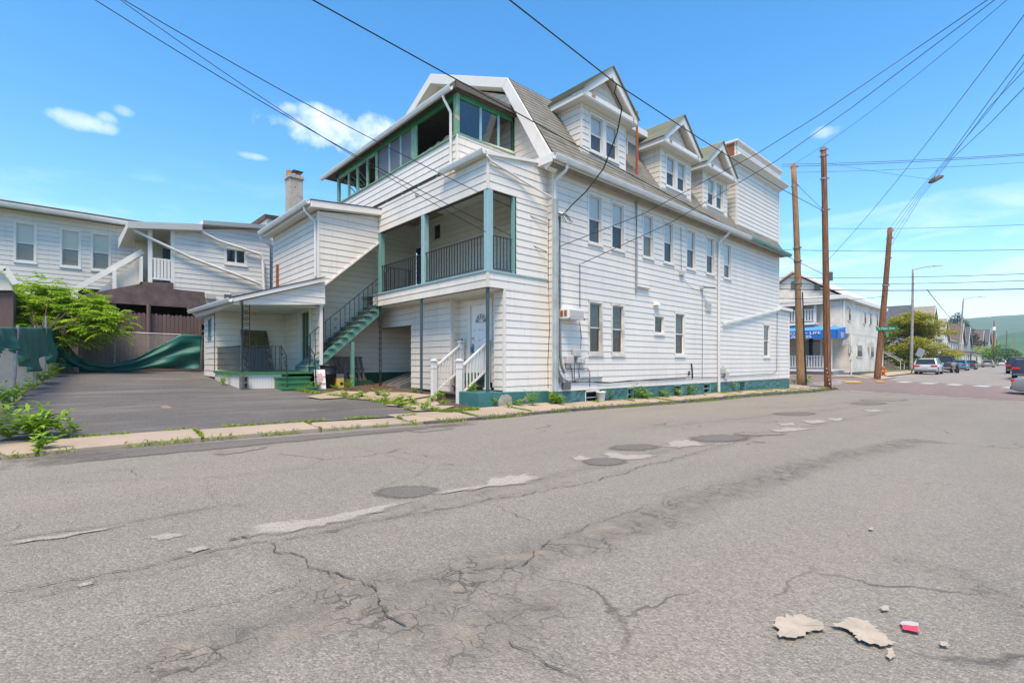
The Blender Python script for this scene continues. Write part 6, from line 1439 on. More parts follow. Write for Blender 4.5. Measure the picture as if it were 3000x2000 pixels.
for (o, b, t, hs_) in ((P1, p1b, p1t, (.74, .87, .965, .99)), (P2, p2b, p2t, (.46, .56, .62, .9, .985)), (P3, p3b, p3t, (.62, .8, .93, .98))):
    for k, f_ in enumerate(hs_):
        c_ = b.lerp(t, f_)
        ppart(o, 'pole_band', 'galv', lambda mb: mb.tube([c_+Vector((0, 0, -.04)), c_+Vector((0, 0, .04))], .185 if f_ > .7 else .215, 12))
        ppart(o, 'insulator', 'plastic_grey', lambda mb: mb.lathe(c_+Vector((-.06, -.28, -.08)), [(.03, 0), (.06, .03), (.035, .06), (.06, .1), (.03, .14)], 8)); ppart(o, 'bracket', 'iron_grey', lambda mb: mb.bar(c_, c_+Vector((-.06, -.28, -.02)), .03, .05))
ppart(P1, 'cable_box', 'iron_grey', lambda mb: mb.box(p1b.lerp(p1t, .46).x-.12, p1b.lerp(p1t, .46).x+.12, p1b.lerp(p1t, .46).y-.34, p1b.lerp(p1t, .46).y-.16, p1b.z+6.4, p1b.z+6.9))
ppart(P1, 'ground_wire', 'wire', lambda mb: mb.tube([p1b+Vector((-.2, -.05, .1)), p1b.lerp(p1t, .5)+Vector((-.175, -.05, 0)), p1b.lerp(p1t, .96)+Vector((-.155, -.04, 0))], .012, 5))
c_ = p3b.lerp(p3t, .42); ssn = MB(); sgn = thing('street_sign', 'green street-name sign fixed to the leaning pole', 'sign', c_+Vector((-.2, -.3, 0)))
zs = at(2585, 964, 38).z
ppart(sgn, 'blade', 'sign_green', lambda mb: mb.box(c_.x-.28, c_.x-.26, c_.y-.95, c_.y+.35, zs-.14, zs+.14)); ppart(sgn, 'cross_blade', 'sign_green', lambda mb: mb.box(c_.x-.45, c_.x+.25, c_.y-.32, c_.y-.30, zs-.62, zs-.25))
text('S Main Ave', .22, 'sign_white', sgn, (c_.x-.29, c_.y-.30, zs), (R(90), 0, R(-90)))
def wire(a, b, label, group=None, r=.014, sag=.0, n=14, mids=None):
    pts = []; a = Vector(a); b = Vector(b)
    if mids: pts = [a]+[Vector(q) for q in mids]+[b]
    else:
        for i in range(n+1): t = i/n; p = a.lerp(b, t); p.z -= sag*4*t*(1-t); pts.append(p)
    def outside(p):
        dp = p.x*cT+p.y*sT; return dp < 1 or 1500+FOC*(p.x*sT-p.y*cT)/dp > 2999 or HOR-FOC*(p.z-EYE)/dp < 1
    if outside(pts[0]): d_ = (pts[0]-pts[1]); d_.z *= .4; pts.insert(0, pts[0]+d_.normalized()*14)     # the span goes on to poles out of view
    if outside(pts[-1]): d_ = (pts[-1]-pts[-2]); d_.z *= .4; pts.append(pts[-1]+d_.normalized()*14)
    mb = MB(); mb.tube(pts, r, 5); return tag(mb.build('overhead_wire', 'wire', base=a), label, 'wire', group)
g1 = 'service wires coming down from the upper left'
wire(at(262, -10, 9.5), at(1602, 738, 14.3), 'lowest service wire crossing the rear porches to the building corner', g1, .010, .25)
wire(at(345, -10, 9.5), at(1606, 656, 14.3), 'upper service wire crossing the rear porches', g1, .010, .2)
wire(at(338, -10, 9.6), at(1424, 680, 12.6), 'thin middle service wire with an insulator', g1, .008, .2)
ins_ = at(1221, 572, 12.2); m = MB(); m.lathe(ins_, [(.03, -.05), (.05, -.02), (.03, 0), (.05, .03), (.02, .06)], 8); tag(m.build('insulator', 'plastic_grey'), 'small insulator strung on the wire before the porch', 'insulator')
wire(at(905, -6, 10), at(2418, 806, 29), 'heavy wire passing across the sunroom roof and dormers', None, .016, .15)
wire(at(1485, -6, 9.5), at(2408, 616, 29), 'heavy wire sloping from top centre past the gable peaks', None, .016, mids=[at(1684, 150, 11.5), at(1806, 246, 13), at(2045, 403, 17.5), at(2294, 556, 24.5)])
wire(at(1806, 246, 13), at(1656, 622, 14.2), 'drooping service drop from the wire to the weatherhead', None, .02, mids=[at(1800, 272, 13.1), at(1822, 318, 13.3), at(1808, 390, 13.6), at(1768, 494, 13.9), at(1716, 562, 14.1), at(1680, 596, 14.2)])
wire(at(2905, -8, 13), at(1640, 722, 14.4), 'wire from the top right to the conduit mast', 'wires fanning down from the top right', .011, .0, mids=[at(2660, 160, 15), at(2400, 337, 15.8), at(2217, 451, 15.8), at(1882, 628, 15.2)])
wire(at(2925, -8, 13), at(1704, 772, 15), 'wire from the top right to the wall below the windows', 'wires fanning down from the top right', .011, mids=[at(2500, 312, 15.8), at(2272, 473, 16.4), at(1960, 655, 16.2)])
wire(at(2960, -8, 13), p2t, 'thin wire from the top right to the pale pole top', 'wires fanning down from the top right', .008, .3)
g2 = 'wires rising to the right edge'
wire(at(3030, 5, 13), at(2420, 768, 29), 'single thin wire rising steeply from the near pole to the right edge', g2, .010, .3)
for k, (yy, rr_) in enumerate(((128, .011), (150, .009), (182, .010), (232, .011))):
    mid = at(2780+k*2, 459+k*3, 21); wire(at(3025, yy, 13.5), p3t+Vector((0, 0, -.5*k)), ('uppermost', 'second', 'third', 'lowest')[k]+' of four bunched wires rising from the leaning pole to the right edge', g2, rr_, mids=[at(2900, yy+165+k*6 if k < 2 else yy+130, 16.5), mid, at(2700, 548+k*9, 27)])
g3 = 'wires along the main street'
for (ya, yb_, za, lab) in ((474, 447, p1t, 'upper of a close pair of wires along the main street'), (480, 451, p1t, 'lower of a close pair of wires along the main street')):
    wire(at(2290, ya+8, 31), at(3060, yb_, 23), lab, g3, .013, .1)
wire(at(2330, 505, 31), at(3060, 472, 23), 'thin wire below the close pair along the main street', g3, .009, .1)
wire(at(2420, 669, 29.3), at(3060, 655, 23), 'wire level with the top of the leaning pole', g3, .010, .1)
wire(at(2270, 731, 31), at(3060, 730, 23), 'wire just above the gable roof across the street', g3, .014, .1)
wire(at(2265, 813, 31.5), at(3060, 800, 23), 'first wire below the leaning pole top', g3, .016, .1)
wire(at(2265, 831, 31.5), at(3060, 820, 23), 'second wire below the leaning pole top', g3, .016, .1)
wire(at(2265, 846, 31.5), at(3060, 845, 23), 'thick cable crossing in front of the far gable', g3, .026, .1)
wire(at(2265, 890, 31.5), at(2592, 868, 37.6), 'cable joining the near poles to the leaning pole', g3, .018, .1)
wire(at(2265, 873, 31.5), at(2420, 872, 29.4), 'cable in front of the balcony roof', g3, .02, .05)
wire(at(2425, 478, 29.3), at(2738, 527, 26), 'thin wire from the near pole to the hanging shoes', g3, .008, .05)
wire(at(2325, 530, 31.3), at(2412, 615, 29.2), 'short brace wire between the two near poles', g3, .012, .03)
wire(at(2716, 848, 24), at(2815, 955, 75), 'thin wire running away down the far street', None, .02, .3)
sh = thing('hanging_shoes', 'pair of grey shoes dangling from the overhead wires', 'shoes', at(2742, 530, 24))
for (a, b, w_) in (((2728, 534), (2757, 517), .15), ((2729, 530), (2741, 522), .13)):
    A, B = at(*a, 24), at(*b, 24); m = MB(); d = B-A
    for i in range(7):
        t = i/6; p = A+d*t; r_ = w_*(.55, .85, .95, .85, .8, 1.0, .6)[i]*.8
        for j in range(8): q = 2*math.pi*j/8; m.v.append((p.x+r_*.8*math.cos(q), p.y-.05, p.z+r_*math.sin(q)*.9)) if False else m.v.append(tuple(p+Vector((0, .12*math.cos(q), 0))+Vector((d.z, 0, -d.x)).normalized()*r_*math.sin(q)))
    m.f = [(i*8+j, i*8+(j+1) % 8, i*8+8+(j+1) % 8, i*8+8+j) for i in range(6) for j in range(8)]+[tuple(range(7, -1, -1)), tuple(range(48, 56))]
    m.build('shoe', 'wood_grey', sh, smooth=True)
m = MB(); m.tube([at(2736, 520, 24), at(2748, 495, 24)], .012, 5); m.build('lace', 'wire', sh)
# ================================================================== building with the blue awning
def striped(name, col, step=.11, dark=.55):
    m = mat(name, col, .5, var=.4, vscale=.6); t = m.node_tree; nd = t.nodes; b = nd['Principled BSDF']
    src = b.inputs['Base Color'].links[0].from_socket; g = nd.new('ShaderNodeNewGeometry'); sp = nd.new('ShaderNodeSeparateXYZ'); t.links.new(g.outputs['Position'], sp.inputs[0])
    q = nd.new('ShaderNodeMath'); q.operation = 'DIVIDE'; q.inputs[1].default_value = step; t.links.new(sp.outputs[2], q.inputs[0])
    fq = nd.new('ShaderNodeMath'); fq.operation = 'FRACT'; t.links.new(q.outputs[0], fq.inputs[0])
    bp = nd.new('ShaderNodeBump'); bp.inputs['Strength'].default_value = .8; bp.inputs['Distance'].default_value = .02; bp.invert = True; t.links.new(fq.outputs[0], bp.inputs['Height']); t.links.new(bp.outputs[0], b.inputs['Normal'])
    r = nd.new('ShaderNodeMapRange'); r.inputs[1].default_value = .0; r.inputs[2].default_value = .12; r.inputs[3].default_value = dark; r.inputs[4].default_value = 1; t.links.new(fq.outputs[0], r.inputs[0])
    h = nd.new('ShaderNodeHueSaturation'); t.links.new(r.outputs[0], h.inputs['Value']); t.links.new(src, h.inputs['Color']); t.links.new(h.outputs[0], b.inputs['Base Color']); return m
striped('vinyl_white', (.74, .70, .62), .2, .72); striped('vinyl_tan', (.54, .46, .36), .2, .72); striped('vinyl_cream', (.66, .60, .49), .2, .72); striped('vinyl_grey', (.40, .42, .43), .2)
mat('render_grey', (.27, .30, .36), .8, var=.4, vscale=2, patch=((.30, .22, .16), 1.2, .6))
aw = thing('awning_building', 'cream-white corner building with blue awning and stacked balconies', 'building', (50, 13, .4))
YI = 11.5; XI = onY(2468, 1000, YI)[0]; XF = onY(2588, 1000, YI)[0]; fI = Fr('Y', YI); fIx = Fr('X', XI)
zI = lambda y, Y=YI, px=2468: onY(px, y, Y)[1]
ze, zm_, zb_ = zI(876), zI(975), zI(1092)
m = MB(); m.box(XI+2.2, XF, YI, 21, zb_, zm_+.02); m.box(XI+.02, XF, YI, 21, zm_, ze); wl = m.build('wall', 'vinyl_white', aw)
m = MB(); m.box(XI+2.0, XF, YI+.05, 21, zb_-.7, zb_); m.box(XI-1.0, XI+2.2, YI+.4, 21, zb_-.7, zb_+.15); m.build('foundation', 'render_grey', aw)
ym = (YI+21)/2
m = MB(); m.hexa([(XI-.4, YI-.35, ze), (XI-.4, 21.3, ze), (XI-.4, 21.3, ze+.35), (XI-.4, YI-.35, ze+.35)], [(XF+.3, YI-.35, ze), (XF+.3, 21.3, ze), (XF+.3, 21.3, ze+.35), (XF+.3, YI-.35, ze+.35)]); m.build('eave', 'trim', aw, bevel=.03)
zr = onX(2325, 803, XI+1.5)[1]; yr = onX(2325, 803, XI+1.5)[0]
m = MB(); m.hexa([(XI+1.5, YI+.3, ze+.3), (XI+1.5, 2*yr-YI-.3, ze+.3), (XI+1.5, yr, zr)], [(XF-1, YI+.3, ze+.3), (XF-1, 2*yr-YI-.3, ze+.3), (XF-1, yr, zr)]); m.build('attic_gable', 'vinyl_white', aw)
m = MB()
for s in (YI-.1, 2*yr-YI+.1): m.hexa([(XI+1.1, s, ze+.3), (XI+1.1, yr, zr+.15), (XI+1.1, yr, zr+.35), (XI+1.1, s, ze+.5)], [(XF-.8, s, ze+.3), (XF-.8, yr, zr+.15), (XF-.8, yr, zr+.35), (XF-.8, s, ze+.5)])
m.build('attic_roof', 'trim', aw)
for py0, py1, px in ((825, 845, 2318), (835, 850, 2385)): y, z = onX(px, py0, XI+1.45); y2, z2 = onX(px+18, py1, XI+1.45); m = MB(); m.box(XI+1.4, XI+1.49, min(y, y2), max(y, y2), z2, z); m.build('attic_vent', 'iron_grey', aw)
# balconies: recessed front
yb0 = YI+1.7
m = MB(); m.box(XI+2.0, XI+2.2, yb0, 21, zb_, ze); m.build('front_wall', 'vinyl_tan', aw)
m = MB(); m.box(XI+.0, XI+2.2, YI+.02, yb0, zm_+.02, ze-.02); m.build('corner_bay', 'vinyl_white', aw)
m = MB(); m.box(XI-1.2, XI+2.0, yb0, 21, zm_+.75, zm_+.95); m.box(XI-1.2, XI+2.0, YI+.4, 21, zb_+.12, zb_+.3); m.build('balcony_floor', 'trim', aw)
m = MB(); m.hexa([(XI-1.4, YI+1.0, ze-.25), (XI+2.0, YI+1.0, ze+.25), (XI+2.0, 21, ze+.25), (XI-1.4, 21, ze-.25)], [(XI-1.4, YI+1.0, ze-.1), (XI+2.0, YI+1.0, ze+.55), (XI+2.0, 21, ze+.55), (XI-1.4, 21, ze-.1)]); m.build('balcony_roof', 'shingle_green', aw); m = MB(); m.box(XI-1.5, XI-1.35, YI+1.0, 21, ze-.42, ze-.1); m.build('balcony_fascia', 'trim', aw)
for (z0, y0) in ((zm_+1.05, yb0), (zb_+.42, YI+.6)):
    m = MB(); m.box(XI-1.15, XI-1.08, y0, 21, z0+.95, z0+1.03); m.box(XI-1.15, XI-1.08, y0, 21, z0, z0+.07); rl = m.build('balcony_rail', 'trim', aw)
    q = MB(); q.box(-.02, .02, -.05, .05, 0, .95); bm_ = q.mesh('baluster', 'trim'); y = y0+.1
    while y < 19: inst('baluster', bm_, rl, (XI-1.115, y, z0)); y += .21
for (y, z0, z1) in ((yb0, zm_+.9, ze-.3), (YI+.55, zb_+.3, zm_+.7), (16.5, zm_+.9, ze-.3)): m = MB(); m.box(XI-1.16, XI-1.0, y-.08, y+.08, z0, z1); m.build('balcony_post', 'trim', aw)
y, z = onX(2390, 900, XI+1.98); m = MB(); m.box(XI+1.93, XI+1.99, y-.45, y+.45, zm_+1.0, zm_+3.0); m.build('balcony_door', 'dark_room', aw)
for px in (2364, 2388): y, z = onX(px, 1025, XI+1.95); m = MB(); m.box(XI+1.93, XI+1.99, y-.42, y+.42, zb_+1.2, zb_+2.9); wq = m.build('shop_window', 'glass_dark', aw); m = MB(); m.box(XI+1.94, XI+1.985, y-.5, y+.5, zb_+1.1, zb_+3.0); m.build('frame', 'trim', wq)
# awning with lettering
ya0, ya1 = YI-.15, 20; xf_ = XI-2.1
zA0, zA1 = onX(2400, 991, xf_)[1], onX(2400, 967, xf_)[1]; zA2 = zA1+.42
m = MB(); m.hexa([(xf_, ya0, zA0), (xf_, ya1, zA0), (xf_, ya1, zA1), (xf_, ya0, zA1)], [(xf_+.03, ya0, zA0), (xf_+.03, ya1, zA0), (xf_+.03, ya1, zA1), (xf_+.03, ya0, zA1)]); m.hexa([(xf_, ya0, zA0), (XI+.3, ya0, zA0), (XI+.3, ya0, zA2-.1), (xf_, ya0, zA1)], [(xf_, ya0+.03, zA0), (XI+.3, ya0+.03, zA0), (XI+.3, ya0+.03, zA2-.1), (xf_, ya0+.03, zA1)])
awn = m.build('awning', 'awning_blue', aw)
m = MB(); m.hexa([(xf_-.01, ya0-.01, zA1), (xf_-.01, ya1, zA1), (XI-.8, ya1, zA2), (XI-.8, ya0+.5, zA2)], [(xf_-.01, ya0-.01, zA1+.02), (xf_-.01, ya1, zA1+.02), (XI-.8, ya1, zA2+.02), (XI-.8, ya0+.5, zA2+.02)]); m.poly([(xf_, ya0, zA1+.02), (XI+.3, ya0, zA1+.3), (XI+.3, ya0+.6, zA2+.02), (XI-.8, ya0+.5, zA2+.02)]); m.build('awning_top', 'awning_top', awn)
yt, zt_ = onX(2345, 975, xf_-.03); hA = zA1-zA0
text('AUTO • HOME • LIFE', hA*.44, 'sign_white', awn, (xf_-.03, onX(2405, 975, xf_)[0], zA0+hA*.68), (R(90), 0, R(-90)), ext=.01, sx=1.65, align='RIGHT'); text('BUSINESS', hA*.44, 'sign_white', awn, (xf_-.03, onX(2378, 985, xf_)[0], zA0+hA*.24), (R(90), 0, R(-90)), ext=.01, sx=1.65, align='RIGHT')
for q in range(3): m = MB(); x = xf_+.9; m.box(x+.1*q, x+1.0-.15*(q == 2), ya0-.012, ya0-.004, zA0+hA*(.62-.22*q), zA0+hA*(.70-.22*q)); m.build('faint_print', 'sign_white', awn)
for (a, b, c_, d, dp) in ((2484, 899, 2490, 942, 0), (2530, 912, 2535.5, 951, 0), (2546.5, 915, 2551, 954, 0), (2566, 920, 2570, 958, 0), (2488.5, 1009, 2494, 1038, 1), (2509.5, 1008, 2523.5, 1047, 1), (2549.5, 1012, 2557.5, 1048, 1)):
    x0, z1 = onY(a, b, YI); x1, z0 = onY(c_, d, YI); w = window(aw, fI, x0-.03, x1+.03, z0, z1, 'hung', case=.07, depth=.0, proud=.06, lower='curtain_dark', blind='curtain', glass='glass', sill=False)
    for k in w.children:
        k.location = k.location+Vector((0, -.075, 0))
for (px, py) in ((2469, 1003), (2543, 1011)): x, z = onY(px, py, YI); m = MB(); m.box(x-.25, x+.35, YI-.35, YI, z-.22, z+.22); m.build('window_air_conditioner', 'plastic_grey', aw)
m = MB(); x = XI+.12; m.tube([(x, YI-.06, ze), (x, YI-.06, zm_+.3)], .06, 6); m.tube([(XI+2.4, YI-.06, zm_), (XI+2.4, YI-.06, zb_-.5)], .05, 6); m.box(XI+2.3, XI+2.6, YI-.15, YI, zb_+1.1, zb_+1.6); m.build('downspout', 'trim', aw)
# ================================================================== houses along the far street
def far_house(x0, w, yf, dep, zw, zr, wall, roof, label, gable='front', porch=True, wing=None):
    S_ = 1.17; x0, w, yf, dep = x0*S_, w*S_, yf*S_, dep*S_; zw, zr = 1.5+(zw-1.5)*S_, 1.5+(zr-1.5)*S_
    z0 = G(x0+w/2, yf)-.3; h = thing('row_house', label, 'house', (x0+w/2, yf, z0), 'houses along the far street'); ym_ = yf+dep
    m = MB(); m.box(x0, x0+w, yf, ym_, z0, zw); m.build('wall', wall, h)
    xm = x0+w/2; t = .18; e = .35
    if gable == 'front':
        m = MB(); m.hexa([(x0, yf+.01, zw), (x0+w, yf+.01, zw), (xm, yf+.01, zr)], [(x0, ym_, zw), (x0+w, ym_, zw), (xm, ym_, zr)]); m.build('gable', wall, h)
        m = MB()
        for s in (-1, 1): xe = xm+s*(w/2+e); ze_ = zw-e*(zr-zw)/(w/2); m.hexa([(xe, yf-e, ze_), (xm, yf-e, zr), (xm, yf-e, zr+t), (xe, yf-e, ze_+t)], [(xe, ym_, ze_), (xm, ym_, zr), (xm, ym_, zr+t), (xe, ym_, ze_+t)])
        m.build('roof', roof, h)
        m = MB()
        for s in (-1, 1): xe = xm+s*(w/2+e); ze_ = zw-e*(zr-zw)/(w/2); m.hexa([(xe, yf-e-.06, ze_-.12), (xm, yf-e-.06, zr-.12), (xm, yf-e-.06, zr+t+.02), (xe, yf-e-.06, ze_+t+.02)], [(xe, yf-e-.01, ze_-.12), (xm, yf-e-.01, zr-.12), (xm, yf-e-.01, zr+t+.02), (xe, yf-e-.01, ze_+t+.02)])
        m.build('rake_board', 'trim', h)
    else:
        yy = (yf+ym_)/2; m = MB(); m.hexa([(x0+.01, yf, zw), (x0+.01, ym_, zw), (x0+.01, yy, zr)], [(x0+w, yf, zw), (x0+w, ym_, zw), (x0+w, yy, zr)]); m.build('gable', wall, h)
        m = MB()
        for s in (-1, 1): ye = yy+s*(dep/2+e); ze_ = zw-e*(zr-zw)/(dep/2); m.hexa([(x0-e, ye, ze_), (x0-e, yy, zr), (x0-e, yy, zr+t), (x0-e, ye, ze_+t)], [(x0+w+e, ye, ze_), (x0+w+e, yy, zr), (x0+w+e, yy, zr+t), (x0+w+e, ye, ze_+t)])
        m.build('roof', roof, h)
    n_ = 2 if w < 8 else 3
    for k in range(n_):
        for z in ((zw-2.2, zw-.7), (z0+1.6, z0+3.1)):
            x = x0+w*(k+.5)/n_; m = MB(); m.box(x-.45, x+.45, yf-.05, yf+.02, *z); wd_ = m.build('window', 'curtain_dark', h); m = MB(); m.box(x-.55, x+.55, yf-.03, yf+.01, z[0]-.1, z[1]+.1); m.build('window_frame', 'trim', wd_)
    m = MB(); m.box(xm-.4, xm+.4, yf-e*.3-.06, yf+.02, zw+.5, zw+1.7); m.build('attic_window', 'curtain_dark', h) if gable == 'front' else None
    for k in range(2):
        y = yf+dep*(k+.4)/2; m = MB(); m.box(x0-.04, x0+.02, y-.4, y+.4, zw-2.2, zw-.8); m.build('window', 'curtain_dark', h)
    if porch:
        zp = z0+3.1; m = MB(); m.hexa([(x0-.2, yf-2.4, zp), (x0+w+.2, yf-2.4, zp), (x0+w+.2, yf, zp+.7), (x0-.2, yf, zp+.7)], [(x0-.2, yf-2.4, zp+.18), (x0+w+.2, yf-2.4, zp+.18), (x0+w+.2, yf, zp+.88), (x0-.2, yf, zp+.88)]); m.build('porch_roof', roof if porch is True else porch, h)
        m = MB(); m.box(x0, x0+w, yf-2.2, yf, z0, z0+.8); m.build('porch_floor', 'plastic_grey', h)
        for k in range(4): x = x0+.1+(w-.2)*k/3; m = MB(); m.box(x-.09, x+.09, yf-2.25, yf-2.05, z0+.8, zp+.1); m.build('porch_post', 'trim', h)
        m = MB(); m.box(x0, x0+w, yf-2.35, yf-2.25, zp-.18, zp+.02); m.build('porch_beam', 'trim', h)
    return h
far_house(78, 9, 12.2, 12, 5.3, 8.9, 'vinyl_cream', 'slate_dark', 'house with steep dark slate roof behind the yellow-green tree', porch=False)
far_house(97.5, 9, 12.2, 10, 6.0, 10.3, 'vinyl_cream', 'roof_tan', 'tan-roofed gabled house right of the dark slate roof')
far_house(113, 8, 12.4, 10, 5.6, 9.2, 'vinyl_white', 'shingle_green', 'white house with green-grey steep gable')
far_house(123.5, 11, 12.4, 9, 5.5, 8.0, 'vinyl_white', 'shingle', 'broad white house with grey roof and long front porch', 'side', porch='roof_brown')
far_house(137, 7, 12.2, 10, 5.9, 9.6, 'vinyl_white', 'roof_brown', 'white house with reddish brown gable')
far_house(150, 8, 12.2, 10, 5.8, 9.4, 'vinyl_grey', 'slate_dark', 'grey house with dark gable mid row')
far_house(163, 12, 12.8, 9, 5.6, 8.6, 'vinyl_white', 'slate_dark', 'broad white house with dark roof mid row', 'side')
far_house(185, 9, 12.2, 10, 6.2, 10.2, 'vinyl_tan', 'roof_brown', 'tan house with brown gable far down the row')
far_house(207, 12, 12.2, 10, 7.4, 11.6, 'vinyl_grey', 'slate_dark', 'last grey gabled house of the row')
far_house(234, 10, 12.2, 10, 7.0, 11.4, 'vinyl_tan', 'roof_brown', 'farthest brown house of the row')
# entry stair with rails left of the tree, small porch roof
es2 = thing('garden_stair', 'concrete garden stair with white handrails beside the tree', 'stair', (75.5, 13, .4))
for k in range(7): m = MB(); m.box(74.2, 76.4, 12.0+.32*k, 12.32+.32*k, .2, .6+.22*k); m.build('step', 'concrete_grey', es2)
for x in (74.2, 76.4): m = MB(); m.bar((x, 11.9, 1.6), (x, 14.3, 3.2), .07, .07); m.bar((x, 11.9, .4), (x, 11.9, 1.6), .06, .06); m.bar((x, 14.3, 1.8), (x, 14.3, 3.2), .06, .06); m.build('handrail', 'trim', es2)
# ================================================================== hydrant, leaning sign
hb = onG(2588, 1101); hb.z = G(hb.x, hb.y)+.03
hy = thing('fire_hydrant', 'orange-red fire hydrant with yellow cap beside the leaning pole', 'hydrant', hb)
m = MB(); m.lathe(hb, [(.2, 0), (.2, .06), (.13, .08), (.13, .52), (.18, .55), (.18, .6), (.14, .62), (.13, .72), (.07, .82), (.04, .84), (.04, .9), (0, .9)], 14); m.build('barrel', 'hydrant_red', hy, smooth=False)
m = MB(); m.tube([hb+Vector((-.22, .0, .42)), hb+Vector((.0, 0, .42))], .09, 10); m.tube([hb+Vector((0, -.24, .42)), hb+Vector((0, .24, .42))], .065, 10); m.build('nozzle', 'hydrant_yellow', hy)
sgb = onG(2668, 1095); ls = thing('leaning_sign', 'grey backside of a road sign on a slanting post', 'sign', sgb)
zb_s = sgb; tp = at(2694, 1040, sgb.x*cT+sgb.y*sT); m = MB(); m.bar(zb_s, tp, .07, .07); m.build('post', 'wood_dark', ls)
A = at(2692, 1042, sgb.x*cT+sgb.y*sT-.1); u_ = Vector((sT, -cT, 0)); m = MB(); w2, h2 = .36, .42; d_ = (tp-zb_s).normalized(); sd_ = Vector((cT, sT, 0)).cross(d_).normalized()
m.hexa([A+sd_*-w2+d_*-h2*.2, A+sd_*w2+d_*-h2*.2, A+sd_*w2+d_*h2*1.9, A+sd_*-w2+d_*h2*1.9], [p+Vector((cT, sT, 0))*.02 for p in (A+sd_*-w2+d_*-h2*.2, A+sd_*w2+d_*-h2*.2, A+sd_*w2+d_*h2*1.9, A+sd_*-w2+d_*h2*1.9)]); m.build('plate', 'galv', ls)
